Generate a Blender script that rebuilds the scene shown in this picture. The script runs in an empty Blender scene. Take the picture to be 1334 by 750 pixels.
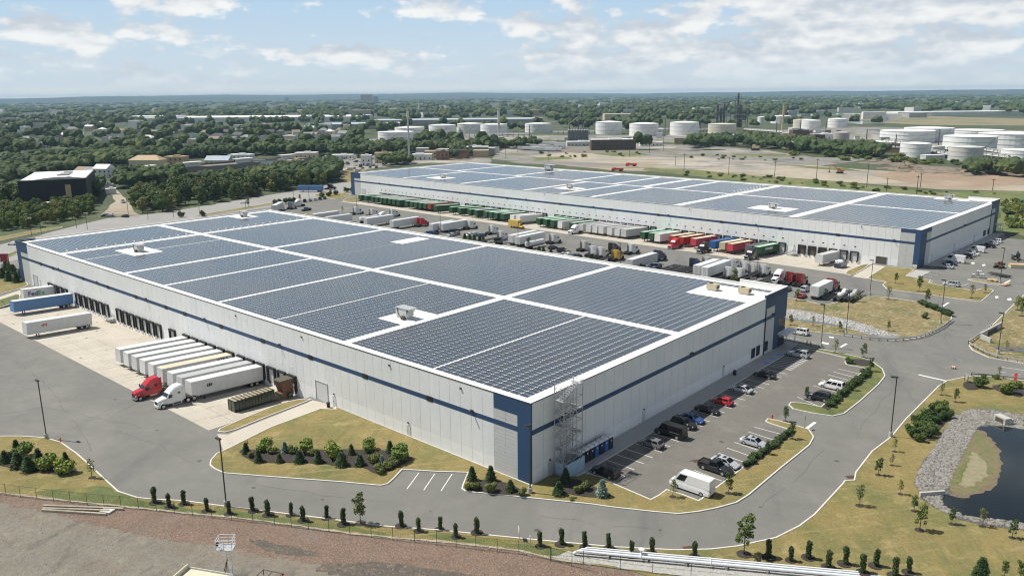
import bpy, math, random
import numpy as np
from math import sin, cos, pi, radians, sqrt, atan2, hypot
from mathutils import Matrix, Vector
from mathutils.geometry import tessellate_polygon
random.seed(7)
rng = np.random.default_rng(7)
scene = bpy.context.scene
col = scene.collection

# ------------------------------------------------------------------ mesh helper
class MB:
    def __init__(s): s.v = []; s.f = []; s.m = []
    def add(s, vs, fs, mi=0):
        o = len(s.v); s.v += [tuple(p) for p in vs]
        for f in fs: s.f.append(tuple(i + o for i in f)); s.m.append(mi)
        return s
    def box(s, x0, x1, y0, y1, z0, z1, mi=0, rz=0, c=None):
        vs = [(x, y, z) for z in (z0, z1) for x, y in ((x0, y0), (x1, y0), (x1, y1), (x0, y1))]
        if rz:
            cx, cy = c or ((x0 + x1) / 2, (y0 + y1) / 2)
            vs = [(cx + (x - cx) * cos(rz) - (y - cy) * sin(rz), cy + (x - cx) * sin(rz) + (y - cy) * cos(rz), z) for x, y, z in vs]
        return s.add(vs, [(3, 2, 1, 0), (4, 5, 6, 7), (0, 1, 5, 4), (1, 2, 6, 5), (2, 3, 7, 6), (3, 0, 4, 7)], mi)
    def tube(s, p0, p1, r0, r1=None, n=8, mi=0):
        r1 = r0 if r1 is None else r1
        a = Vector(p0); b = Vector(p1); d = (b - a).normalized()
        u = d.orthogonal().normalized(); w = d.cross(u)
        vs = [a + (u * cos(2 * pi * i / n) + w * sin(2 * pi * i / n)) * r0 for i in range(n)]
        vs += [b + (u * cos(2 * pi * i / n) + w * sin(2 * pi * i / n)) * r1 for i in range(n)]
        fs = [(i, (i + 1) % n, n + (i + 1) % n, n + i) for i in range(n)]
        fs += [tuple(range(n - 1, -1, -1)), tuple(range(n, 2 * n))]
        return s.add(vs, fs, mi)
    def path(s, pts, r, n=6, mi=0):
        for a, b in zip(pts, pts[1:]): s.tube(a, b, r, n=n, mi=mi)
        return s
    def prism(s, out, z0, z1, mi=0, side_mi=None):
        if area(out) < 0: out = out[::-1]
        n = len(out)
        s.add([(x, y, z1) for x, y in out], [tuple(range(n))], mi)
        s.add([(x, y, z) for z in (z0, z1) for x, y in out], [(i, (i + 1) % n, n + (i + 1) % n, n + i) for i in range(n)], mi if side_mi is None else side_mi)
        return s
    def loft(s, secs, mi=0, cap=True):
        n = len(secs[0]); o = []
        for q in secs: o += list(q)
        fs = []
        for k in range(len(secs) - 1):
            for i in range(n):
                j = (i + 1) % n
                fs.append((k * n + i, k * n + j, (k + 1) * n + j, (k + 1) * n + i))
        if cap: fs += [tuple(range(n - 1, -1, -1)), tuple(range((len(secs) - 1) * n, len(secs) * n))]
        return s.add(o, fs, mi)
    def quad(s, a, b, c, d, mi=0): return s.add([a, b, c, d], [(0, 1, 2, 3)], mi)
    def mesh(s, name, mats, smooth=False):
        me = bpy.data.meshes.new(name); me.from_pydata(s.v, [], s.f)
        for m in mats: me.materials.append(M(m))
        if len(mats) > 1: me.polygons.foreach_set('material_index', s.m)
        if smooth: me.polygons.foreach_set('use_smooth', [True] * len(s.f))
        me.update(); return me

def area(p): return sum(p[i][0] * p[(i + 1) % len(p)][1] - p[(i + 1) % len(p)][0] * p[i][1] for i in range(len(p))) / 2

def obj(name, data, parent=None, loc=(0, 0, 0), rz=0, label=None, cat=None, group=None, kind=None):
    o = bpy.data.objects.new(name, data); col.objects.link(o)
    o.parent = parent; o.location = loc; o.rotation_euler = (0, 0, rz)
    if label: o['label'] = label
    if cat: o['category'] = cat
    if group: o['group'] = group
    if kind: o['kind'] = kind
    return o
def thing(name, label, cat, loc=(0, 0, 0), rz=0, group=None):
    if len(loc) == 2: loc = (loc[0], loc[1], 0)
    return obj(name, None, None, loc, rz, label, cat, group)
def part(name, mb, mats, parent, loc=(0, 0, 0), rz=0, smooth=False):
    if isinstance(mats, str): mats = [mats]
    return obj(name, mb.mesh(name, mats, smooth), parent, loc, rz)
CACHE = {}
def cpart(key, name, fn, mats, parent, loc=(0, 0, 0), rz=0, smooth=False):
    """a copy of a part: every copy is an object of its own and shares its mesh"""
    if isinstance(mats, str): mats = [mats]
    k = (key, name, tuple(mats))
    if k not in CACHE:
        mb = MB(); fn(mb); CACHE[k] = mb.mesh(name, mats, smooth)
    return obj(name, CACHE[k], parent, loc, rz)
def ground(name, mb, mats, kind='structure'):
    if isinstance(mats, str): mats = [mats]
    return obj(name, mb.mesh(name, mats), kind=kind)
def copy_tree(o, parent=None):
    c = o.copy(); col.objects.link(c); c.parent = parent
    for ch in o.children: copy_tree(ch, c)
    return c
ORD = ('first second third fourth fifth sixth seventh eighth ninth tenth eleventh twelfth thirteenth fourteenth fifteenth sixteenth seventeenth eighteenth nineteenth twentieth '
       'twenty-first twenty-second twenty-third twenty-fourth twenty-fifth twenty-sixth twenty-seventh twenty-eighth twenty-ninth thirtieth thirty-first thirty-second thirty-third thirty-fourth thirty-fifth '
       'thirty-sixth thirty-seventh thirty-eighth thirty-ninth fortieth forty-first forty-second forty-third forty-fourth forty-fifth forty-sixth forty-seventh forty-eighth forty-ninth fiftieth').split()

def P_(s): return [tuple(float(v) for v in p.split(',')) for p in s.split()]
P = P_
# ------------------------------------------------------------------ materials
MATS = {}; DEF = {}
def defm(name, color, rough=.7, noise=(), metal=0., bump=None, spec=.5, objrand=0., coat=0., alt=None):
    DEF[name] = (color, rough, noise, metal, bump, spec, objrand, coat, alt)
def M(name):
    if name in MATS: return MATS[name]
    color, rough, noise, metal, bump, spec, objrand, coat, alt = DEF[name]
    m = bpy.data.materials.new(name); m.use_nodes = True
    nt = m.node_tree; N = nt.nodes; L = nt.links
    b = N['Principled BSDF']
    b.inputs['Roughness'].default_value = rough; b.inputs['Metallic'].default_value = metal
    b.inputs['Specular IOR Level'].default_value = spec; b.inputs['Coat Weight'].default_value = coat
    b.inputs['Coat Roughness'].default_value = .08
    rgb = N.new('ShaderNodeRGB'); rgb.outputs[0].default_value = (*color, 1)
    out = rgb.outputs[0]
    tc = N.new('ShaderNodeTexCoord')
    def tex(scale, detail=4, rough=.6, stretch=None):
        n = N.new('ShaderNodeTexNoise'); n.inputs['Scale'].default_value = scale
        n.inputs['Detail'].default_value = detail; n.inputs['Roughness'].default_value = rough
        if stretch:
            mp = N.new('ShaderNodeMapping'); mp.inputs['Scale'].default_value = stretch[:3]
            if len(stretch) > 3: mp.vector_type = 'TEXTURE'; mp.inputs['Scale'].default_value = [1 / q for q in stretch[:3]]; mp.inputs['Rotation'].default_value = (0, 0, stretch[3])
            L.new(tc.outputs['Object'], mp.inputs['Vector']); L.new(mp.outputs[0], n.inputs['Vector'])
        else: L.new(tc.outputs['Object'], n.inputs['Vector'])
        return n.outputs['Fac']
    def rng_(src, a, b_, lo, hi):
        r = N.new('ShaderNodeMapRange'); r.inputs['From Min'].default_value = a; r.inputs['From Max'].default_value = b_
        r.inputs['To Min'].default_value = lo; r.inputs['To Max'].default_value = hi; L.new(src, r.inputs['Value']); return r.outputs[0]
    if alt:                       # patches of other colours the surface really has
        for (c2, scale, lo, hi, *rest) in alt:
            f = rng_(tex(scale, 5, .62, rest[0] if rest else None), lo, hi, 0, 1)
            mx = N.new('ShaderNodeMix'); mx.data_type = 'RGBA'
            L.new(f, mx.inputs['Factor']); L.new(out, mx.inputs['A']); mx.inputs['B'].default_value = (*c2, 1); out = mx.outputs['Result']
    for (scale, amt, *rest) in noise:
        f = rng_(tex(scale, 5, .65, rest[0] if rest else None), .25, .75, 1 - amt, 1 + amt)
        mx = N.new('ShaderNodeMix'); mx.data_type = 'RGBA'; mx.blend_type = 'MULTIPLY'; mx.inputs['Factor'].default_value = 1
        L.new(out, mx.inputs['A']); L.new(f, mx.inputs['B']); out = mx.outputs['Result']
    if objrand:
        oi = N.new('ShaderNodeObjectInfo')
        f = rng_(oi.outputs['Random'], 0, 1, 1 - objrand, 1 + objrand)
        hs = N.new('ShaderNodeHueSaturation'); L.new(out, hs.inputs['Color']); L.new(f, hs.inputs['Value'])
        L.new(rng_(oi.outputs['Random'], 0, 1, .5 + objrand * .07, .5 - objrand * .09), hs.inputs['Hue']); out = hs.outputs[0]
    L.new(out, b.inputs['Base Color'])
    if bump:
        bp = N.new('ShaderNodeBump'); bp.inputs['Strength'].default_value = bump[1]; bp.inputs['Distance'].default_value = bump[2] if len(bump) > 2 else .1
        L.new(tex(bump[0], 6), bp.inputs['Height']); L.new(bp.outputs[0], b.inputs['Normal'])
    MATS[name] = m; return m

# ground
defm('asphalt', (.170, .168, .151), .88, [(.05, .12), (.35, .09), (6, .12)], bump=(9, .25, .03), alt=[((.21, .20, .178), .07, .50, .72), ((.132, .129, .123), .13, .56, .72, (1, .14, 1, .5)), ((.20, .19, .168), .10, .58, .74, (.15, 1, 1, .5)), ((.125, .122, .118), .55, .68, .76)])
defm('asphalt_lot', (.158, .150, .132), .88, [(.08, .10), (.6, .10), (7, .12)], bump=(9, .25, .03), alt=[((.185, .174, .15), .16, .50, .72), ((.125, .12, .11), .5, .64, .74), ((.15, .145, .13), .3, .56, .72, (1, .2, 1, .05))])
defm('road', (.30, .29, .275), .9, [(.05, .10), (.5, .06)])
defm('concrete', (.50, .455, .38), .85, [(.12, .10), (1.2, .08), (6, .06)], alt=[((.40, .36, .30), .35, .56, .75), ((.46, .41, .33), .22, .5, .7, (.25, 1, 1))])
defm('kerb', (.62, .60, .56), .85, [(1.5, .12)])
defm('sidewalk', (.40, .385, .37), .88, [(1.2, .08)])
defm('paint', (.80, .80, .76), .7, [(3, .10)])
defm('paint_yellow', (.60, .42, .10), .7, [(3, .15)])
defm('paint_blue', (.16, .32, .62), .7, [(3, .12)])
defm('dry_grass', (.238, .188, .068), .95, [(.25, .14), (2.2, .22), (9, .28)], bump=(5, .6, .25), alt=[((.135, .145, .046), .08, .46, .66), ((.33, .262, .115), .30, .54, .72), ((.165, .155, .055), .6, .52, .70, (1, .09, 1, .55)), ((.30, .24, .11), .8, .56, .70, (1, .1, 1, 2.5)), ((.32, .27, .18), .5, .68, .76)])
defm('green_grass', (.115, .138, .044), .95, [(.4, .18), (3, .22)], bump=(5, .6, .25), alt=[((.20, .18, .055), .22, .5, .7), ((.07, .10, .025), .35, .56, .70, (1, .3, 1, .9))])
defm('weedy_grass', (.235, .187, .080), .95, [(.12, .2), (1.4, .3), (8, .25)], bump=(3, .8, .4), alt=[((.130, .150, .050), .10, .52, .66), ((.36, .30, .17), .3, .54, .68), ((.40, .35, .24), .9, .54, .66), ((.13, .135, .05), .35, .56, .68)])
defm('field_grass', (.16, .17, .06), .95, [(.05, .2), (.6, .3), (3, .25)], alt=[((.085, .125, .035), .05, .46, .60), ((.27, .23, .11), .08, .56, .68)])
defm('mulch', (.045, .036, .031), .95, [(3, .3), (11, .3)], bump=(8, .8, .1))
defm('crushed_brick', (.215, .150, .110), .95, [(.3, .15), (3, .35), (8, .4)], bump=(6, .9, .25), alt=[((.30, .235, .18), 6, .58, .68), ((.10, .072, .055), 4.5, .57, .68), ((.215, .175, .14), .10, .56, .72)])
defm('grey_dirt', (.208, .190, .152), .95, [(.12, .16), (1.2, .2), (7, .25)], bump=(4, .7, .2), alt=[((.175, .145, .11), .14, .50, .68), ((.115, .108, .092), .3, .56, .70, (1, .3, 1, .4)), ((.27, .245, .195), .5, .60, .74), ((.15, .125, .098), 1.4, .60, .72)])
defm('sand', (.40, .345, .26), .95, [(.02, .14), (.2, .16), (1, .1)], alt=[((.32, .25, .175), .008, .50, .62), ((.25, .235, .205), .02, .50, .66), ((.17, .165, .09), .03, .56, .66, (.25, 1, 1, .72)), ((.22, .205, .18), .05, .54, .64, (.2, 1, 1, .72)), ((.50, .45, .36), .06, .60, .70, (.2, 1, 1, .72))])
defm('brown_dirt', (.30, .22, .15), .95, [(.02, .2), (.3, .2)], alt=[((.40, .33, .25), .012, .52, .68)])
defm('yard', (.235, .222, .20), .95, [(.02, .2), (.2, .2)], alt=[((.42, .38, .32), .012, .54, .64), ((.12, .115, .105), .03, .55, .66), ((.13, .145, .06), .02, .56, .64)])
defm('land', (.066, .085, .036), .95, [(.004, .2), (.05, .3), (.4, .3)], alt=[((.17, .16, .12), .012, .60, .68), ((.20, .195, .18), .03, .66, .72)])
defm('riprap', (.16, .156, .148), .9, [(3, .35), (9, .3)], bump=(4, 1, .5), alt=[((.12, .12, .118), 5, .50, .60), ((.25, .22, .165), .4, .6, .72)])
defm('dark_ground', (.115, .100, .082), .95, [(.6, .2), (4, .35)], bump=(6, .9, .2), alt=[((.20, .15, .115), 1.1, .52, .66)])
defm('heap_earth', (.20, .165, .125), .95, [(.05, .25), (.3, .25)])
defm('stone', (.235, .222, .198), .85, [(1.1, .4), (4, .2)])
defm('brick_bits', (.33, .235, .175), .9, [(2.5, .5)])
defm('pond_water', (.014, .018, .018), .06, [(.08, .2)], bump=(1.2, .05, .05), spec=.6)
defm('ditch_water', (.10, .13, .17), .1, spec=.6)
# buildings
defm('wall_light', (.76, .765, .755), .8, [(.15, .06), (1.2, .04, (1, 1, .2))], alt=[((.72, .725, .715), .22, .55, .78, (1, 1, .12))])
defm('wall_base', (.84, .845, .84), .8, [(.3, .05)])
defm('wall_joint', (.30, .305, .31), .9)
defm('corner_grey', (.54, .545, .535), .8, [(.4, .04)])
defm('blue_panel', (.022, .064, .145), .55, [(.4, .05)])
defm('roof_white', (.80, .79, .745), .7, [(.07, .04), (.8, .03)], alt=[((.68, .66, .60), .22, .60, .76), ((.62, .56, .45), .06, .68, .78)])
defm('cap_white', (.78, .78, .76), .6)
defm('solar', (.022, .036, .058), .24, [(.6, .12)], spec=.75, objrand=.06, coat=.35, alt=[((.030, .046, .070), .05, .48, .62), ((.036, .041, .048), .03, .52, .66)])
defm('solar_frame', (.55, .56, .57), .4, metal=.5)
defm('black_rubber', (.018, .019, .018), .8)
defm('black_metal', (.022, .021, .020), .5)
defm('bronze_metal', (.045, .038, .032), .5)
defm('door_white', (.60, .605, .60), .6)
defm('door_grey', (.42, .43, .43), .6)
defm('dark_glass', (.012, .016, .022), .06, spec=.8)
defm('steel', (.48, .49, .50), .35, metal=.8, noise=[(2, .1)])
defm('galv', (.52, .53, .53), .45, metal=.35, noise=[(3, .08)])
defm('hvac_grey', (.55, .56, .55), .5, [(1.5, .08)])
defm('hvac_tan', (.50, .43, .30), .6, [(1.5, .08)])
defm('louvre_dark', (.09, .08, .06), .8)
defm('concrete_wall', (.46, .45, .42), .85, [(.8, .12)])
defm('wood', (.40, .36, .28), .85, [(2, .25)])
defm('gravel_pale', (.40, .39, .36), .95, [(2, .25), (7, .3)], bump=(6, .9, .15))
# vehicles
for n, c in dict(v_white=(.74, .74, .73), v_offwhite=(.62, .61, .57), v_silver=(.42, .44, .46), v_grey=(.16, .165, .17), v_black=(.012, .012, .013), v_blue=(.025, .075, .22), v_navy=(.018, .035, .10),
                 v_red=(.50, .018, .025), v_crimson=(.27, .010, .016), v_yellow=(.68, .40, .03), v_darkgreen=(.013, .027, .016)).items():
    defm(n, c, .28, [(1.2, .05)], coat=.5)
for n, c in dict(t_white=(.66, .665, .655), t_grey=(.45, .455, .455), t_palegrey=(.56, .565, .56), t_blue=(.10, .22, .44), t_green=(.032, .095, .042), t_red=(.40, .035, .03), t_pink=(.55, .07, .10), t_tan=(.56, .48, .34),
                 t_deepblue=(.03, .13, .35), t_darkgrey=(.10, .105, .11), t_brown=(.24, .07, .04), t_yellow=(.62, .42, .10), t_paleblue=(.50, .55, .60)).items():
    defm(n, c, .5, [(.5, .06), (3, .05, (1, 1, .3))], alt=[(tuple(x * .78 for x in c), .9, .60, .78, (1, 1, .35))])
defm('roof_trailer', (.66, .67, .67), .5, [(.4, .06), (2, .05)])
defm('roof_tan', (.66, .58, .42), .6, [(.4, .08), (2.5, .12, (4, .5, 1))])
defm('roof_green', (.40, .60, .45), .55, [(.5, .08)])
defm('tyre', (.016, .016, .016), .85)
defm('rim', (.55, .56, .57), .3, metal=.6)
defm('chassis', (.03, .03, .032), .7)
defm('chrome', (.62, .63, .64), .18, metal=.9)
defm('lamp_clear', (.75, .77, .78), .15)
defm('lamp_red', (.45, .015, .012), .25)
defm('lamp_amber', (.75, .26, .03), .3)
defm('ink_dark', (.03, .025, .03), .6)
defm('ink_purple', (.045, .02, .16), .6)
defm('ink_green', (.03, .30, .12), .6)
defm('ink_red', (.55, .12, .04), .6)
defm('ink_white', (.80, .80, .78), .6)
defm('plastic_blue', (.04, .12, .38), .4)
defm('plastic_black', (.02, .022, .024), .5)
defm('plastic_white', (.66, .67, .66), .4)
defm('fence_blue', (.36, .50, .62), .6, [(1, .08)])
defm('orange', (.75, .16, .03), .6)
defm('rust_orange', (.42, .14, .05), .6)
defm('waste_edge', (.36, .31, .23), .95, [(1.5, .3), (6, .3)])
defm('field_tan', (.25, .21, .12), .95, [(.01, .2), (.1, .2)], alt=[((.10, .13, .05), .01, .5, .62)])
defm('mud', (.165, .125, .082), .9, [(.8, .25), (4, .25)], bump=(4, .5, .1), alt=[((.10, .13, .05), .5, .56, .68)])
defm('dry_bank', (.25, .225, .135), .95, [(.9, .2), (5, .25)], alt=[((.20, .20, .09), .7, .58, .7)])
defm('seal', (.105, .104, .102), .9)
defm('pond_weed', (.185, .155, .080), .95, [(.5, .2), (3, .3)], alt=[((.105, .135, .045), .5, .46, .62), ((.20, .125, .075), .7, .56, .68)])
defm('riprap_pale', (.30, .29, .27), .9, [(3, .35), (9, .3)], bump=(4, 1, .5))
defm('stone_pale', (.42, .41, .39), .85, [(1.1, .35)])
defm('lid_tan', (.36, .31, .20), .7, [(2, .2)])
defm('worn_concrete', (.385, .345, .285), .9, [(.6, .12)])
defm('oil_dark', (.085, .083, .080), .6, [(2, .2)])
defm('flag_red', (.55, .03, .04), .8)
defm('sign_red', (.35, .02, .03), .6)
defm('fence_green', (.028, .034, .028), .6)
defm('pipe_white', (.70, .72, .74), .4, [(1, .06)])
defm('rust', (.16, .08, .05), .9, [(3, .3)])
defm('ivory', (.62, .58, .44), .6, [(2, .12)])
# plants
defm('bark', (.10, .075, .055), .95, [(4, .3)])
for n, c, r in (('leaf_mid', (0.096, 0.147, 0.033), .30), ('leaf_dark', (0.053, 0.095, 0.026), .25), ('leaf_bright', (0.166, 0.216, 0.039), .25), ('leaf_olive', (0.157, 0.182, 0.047), .25), ('leaf_shrub', (0.185, 0.251, 0.045), .2),
                ('needle', (0.060, 0.104, 0.035), .2), ('needle_blue', (0.194, 0.285, 0.223), .12), ('thuja_green', (0.050, 0.082, 0.022), .15), ('leaf_sparse', (0.194, 0.216, 0.075), .2)):
    defm(n, c, .65, [(.35, .25), (1.6, .3)], objrand=r, spec=.3)
defm('leaf_far', (.060, .090, .032), .8, [(.02, .3), (.12, .45)], alt=[((.115, .135, .045), .022, .52, .64), ((.026, .046, .022), .05, .53, .64), ((.095, .115, .04), .09, .58, .68)], spec=.2)
defm('hill_green', (.035, .055, .03), .95, [(.002, .2), (.01, .3)])
# background
for n, c in dict(h_white=(.70, .70, .68), h_cream=(.60, .53, .38), h_tan=(.48, .36, .22), h_grey=(.36, .36, .36), h_brick=(.24, .14, .09), h_pale=(.55, .55, .52), h_blue=(.22, .32, .46), h_darkbrick=(.10, .075, .055), tank_white=(.80, .80, .78),
                 tank_cream=(.62, .58, .48), tank_rust=(.42, .28, .16), tank_grey=(.38, .36, .34), r_grey=(.26, .26, .27), r_brown=(.30, .22, .15), r_dark=(.09, .09, .095), r_white=(.78, .78, .76), black_net=(.014, .017, .019), rail_grey=(.22, .20, .18),
                 refinery=(.10, .10, .11), r_paleblue=(.42, .47, .52)).items():
    defm(n, c, .8, [(.15, .10), (.03, .06)])
# ------------------------------------------------------------------ ground sheets
def offset(poly, d):
    n = len(poly); out = []
    sgn = 1 if area(poly) > 0 else -1
    for i in range(n):
        p0, p1, p2 = poly[i - 1], poly[i], poly[(i + 1) % n]
        a = Vector((p1[0] - p0[0], p1[1] - p0[1])).normalized(); b = Vector((p2[0] - p1[0], p2[1] - p1[1])).normalized()
        na = Vector((-a.y, a.x)); nb = Vector((-b.y, b.x)); m = na + nb
        k = max(m.length_squared / 2, .35)
        m = m / k
        out.append((p1[0] + m.x * d * sgn, p1[1] + m.y * d * sgn))
    return out
def offset_open(pts, d):
    out = []
    for i in range(len(pts)):
        a = pts[max(i - 1, 0)]; b = pts[min(i + 1, len(pts) - 1)]
        t = Vector((b[0] - a[0], b[1] - a[1])).normalized()
        out.append((pts[i][0] - t.y * d, pts[i][1] + t.x * d))
    return out
def smooth(pts, closed=True, it=2):
    for _ in range(it):
        o = []; n = len(pts)
        for i in range(n if closed else n - 1):
            p, q = pts[i], pts[(i + 1) % n]
            o += [(p[0] * .78 + q[0] * .22, p[1] * .78 + q[1] * .22), (p[0] * .22 + q[0] * .78, p[1] * .22 + q[1] * .78)]
        if not closed: o = [pts[0]] + o + [pts[-1]]
        pts = o
    return pts
def ragged(pts, amp, step=2.0):
    o = []
    for i in range(len(pts)):
        p, q = pts[i], pts[(i + 1) % len(pts)]
        n = max(1, int(hypot(q[0] - p[0], q[1] - p[1]) / step))
        for k in range(n): o.append((p[0] + (q[0] - p[0]) * k / n + random.uniform(-amp, amp), p[1] + (q[1] - p[1]) * k / n + random.uniform(-amp, amp)))
    return o
def sheet(name, poly, z, mat, kind='structure'):
    mb = MB(); p = poly if area(poly) > 0 else poly[::-1]
    tri = tessellate_polygon([[Vector((x, y, 0)) for x, y in p]])
    mb.add([(x, y, z) for x, y in p], tri)
    return fix_up(ground(name, mb, mat, kind))
def fix_up(o):
    me = o.data
    flip = [p.index for p in me.polygons if p.normal.z < 0]
    if flip:
        for i in flip: me.polygons[i].flip()
        me.update()
    return o
def holed(name, loops, z, mat):
    mb = MB(); vs = [[Vector((x, y, 0)) for x, y in l] for l in loops]
    tri = tessellate_polygon(vs)
    mb.add([(x, y, z) for l in loops for x, y in l], tri)
    return fix_up(ground(name, mb, mat))
def band(name, outer, inner, z0, z1, mat, closed=True):
    mb = MB(); n = len(outer)
    for i in range(n if closed else n - 1):
        j = (i + 1) % n; a, b, c, d = outer[i], outer[j], inner[j], inner[i]
        mb.add([(*a, z0), (*b, z0), (*a, z1), (*b, z1), (*d, z1), (*c, z1), (*d, z0), (*c, z0)], [(0, 1, 3, 2), (2, 3, 5, 4), (4, 5, 7, 6)])
    return ground(name, mb, mat)
def island(name, poly, mat, sm=1, top=.12, down=-.2, kerb=True, w=.22):
    if sm: poly = smooth(poly, True, sm)
    if area(poly) < 0: poly = poly[::-1]
    inner = offset(poly, w) if kerb else poly
    mb = MB(); mb.prism(inner, down, top); o = fix_up(ground(name, mb, mat))
    if kerb: band('kerb', poly, inner, -.02, .16, 'kerb')
    return inner
def strip(mb, a, b, w, z):
    d = Vector((b[0] - a[0], b[1] - a[1])).normalized() * (w / 2)
    mb.quad((a[0] - d.y * -1, a[1] - d.x, z), (b[0] + d.y, b[1] - d.x, z), (b[0] - d.y, b[1] + d.x, z), (a[0] - d.y, a[1] + d.x, z))

LA, WA, HA = 223.0, 94.8, 13.5
BORG, BYAW = (0.1, -204.87), -0.041
LB, WB, HB = 328.8, 98.9, 13.32
def bw(x, y): return (BORG[0] + x * cos(BYAW) - y * sin(BYAW), BORG[1] + x * sin(BYAW) + y * cos(BYAW))
CD = 1.2                                              # the truck courts fall 1.2 m towards the docks
def court(y, depth): return -CD * max(0, min(1, 1 - y / depth))
AD, BD = 22.0, 24.0
apA = [(58.6, -.3), (203, -.3), (203, AD), (58.6, AD)]
apB = [bw(*p) for p in [(14.6, -.3), (306, -.3), (306, BD), (14.6, BD)]]
R_ = 16000
big = [(-R_, R_), (-R_, -R_), (R_ * 1.2, -R_ * 1.2), (R_, R_)]
holed('ground', [big, apA, apB], -.06, 'land')
front_kerb = P("85.07,47.94 81.84,45.21 77.89,42.75 73.63,41.71 66.84,41.71 60.45,42.08 54.55,42.51 47.16,42.98 42.91,41.93 40.64,40.62 36.61,37.80 29.56,34.24 18.56,28.38 7.90,22.92 1.36,18.69 -10.91,11.61 -19.84,6.24 -26.47,1.55 -29.86,-1.60 -32.23,-4.61 -35.23,-9.96 -36.40,-14.93 -36.80,-19.44 -36.51,-31.52 -36.41,-32.78 -37.46,-33.83 -36.68,-36.79 -36.07,-46.32 -36.64,-54.59 -36.18,-65.02 -36.13,-77.07 -36.09,-87.09 -36.56,-91.64 -38.59,-96.04 -39.88,-98.12 -43.19,-100.27 -48.80,-101.90")
east_kerb = P("-108.40,-97.74 -110.01,-110.17 -46.69,-114.24 -39.81,-114.07 -35.55,-117.86 -33.85,-121.85 -33.23,-126.15 -34.49,-143.66 -34.39,-173.01 -34.45,-185.88 -47.45,-251.64")
site = front_kerb + east_kerb + P("-41.1,-269.3 -16.4,-290.6 -10.4,-290.4") + [bw(-3, -99), bw(-3, -60), bw(200, -60), bw(329, -60)] + P("446.0,-308.5 394.9,-267.2 378.1,-220.0 366.0,-173.2 348.0,-116.0 346.1,-92.4 349.0,-80.1 339.6,-65.3 326.5,-46.7 317.4,-35.6 308.0,-19.2 290.0,2.1 163.61,34.76 94.77,52.56")
holed('asphalt_yard', [site, apA, apB], 0, 'asphalt')
# concrete truck courts, sloping down to the docks
for nm, pts, D in (('concrete_apron', apA, AD), ('concrete_apron', apB, BD)):
    mb = MB(); zs = (-CD, -CD, .004, .004)
    mb.add([(x, y, z) for (x, y), z in zip(pts, zs)], [(0, 1, 2, 3)]); fix_up(ground(nm, mb, 'concrete'))
mb = MB()
for (x, s) in ((58.6, 0), (203, 0)): mb.add([(x, -.3, 0), (x, -.3, -CD - .05), (x, AD, -.05), (x, AD, 0)], [(0, 1, 2, 3)])
for x in (14.6, 306):
    a = bw(x, -.3); b = bw(x, BD); mb.add([(*a, 0), (*a, -CD - .05), (*b, -.05), (*b, 0)], [(0, 1, 2, 3)])
ground('retaining_kerb', mb, 'concrete_wall')
sheet('concrete_drive', P("55.78,21.84 54.13,20.67 55.14,12.52 56.13,2.43 56.53,0.88 52.10,-0.16 49.07,0.42 51.44,2.67 51.01,13.97 48.66,23.48 47.38,25.21"), .004, 'concrete')
sheet('concrete_drive', P("13.09,-179.23 14.09,-202.66 9.90,-202.38 7.92,-179.06"), .006, 'concrete')
sheet('concrete_walk', P("-4.23,-189.65 -0.31,-190.70 0.01,-202.33 -4.72,-202.73"), .13, 'sidewalk')
sheet('concrete_drive', P("200.79,21.23 203.77,12.20 208.91,4.77 203.32,4.17 195.64,14.65 192.51,23.48"), .006, 'concrete')
sheet('parking_lot', P("-3.91,-8.59 -7.54,-9.59 -9.88,-8.53 -16.83,-8.05 -16.80,-12.28 -21.09,-12.61 -22.43,-12.51 -22.32,-20.28 -22.32,-44.43 -17.64,-46.55 -18.14,-55.70 -16.70,-59.13 -22.16,-60.61 -21.14,-88.87 -17.03,-88.79 -16.02,-90.70 -16.30,-93.32 -1.84,-94.44 -1.54,-90.30"), .004, 'asphalt_lot')
# verge, grass islands
verge = front_kerb + P("-108.92,-101.72 -97.41,-12.71 -41.58,6.57 -24.40,9.63 -19.95,11.86 -15.26,14.02 -10.80,15.32 -5.37,18.24 -0.71,20.94 4.41,24.20 9.97,27.38 18.36,31.47 25.72,35.35 34.49,40.52 39.35,43.19 41.83,44.70 52.03,50.64 61.08,55.16 68.66,59.32 92.33,53.20")
sheet('grass_verge', verge, .10, 'dry_grass', 'stuff')
inn = offset_open(front_kerb, .22)
band('kerb', front_kerb, offset_open(front_kerb, -.22), -.02, .15, 'kerb', False)
ek = east_kerb[1:]
band('kerb', ek, offset_open(ek, -.22), -.02, .15, 'kerb', False)
sheet('grass_slope', ek + P("-124.42,-221.70"), .09, 'weedy_grass', 'stuff')
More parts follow.
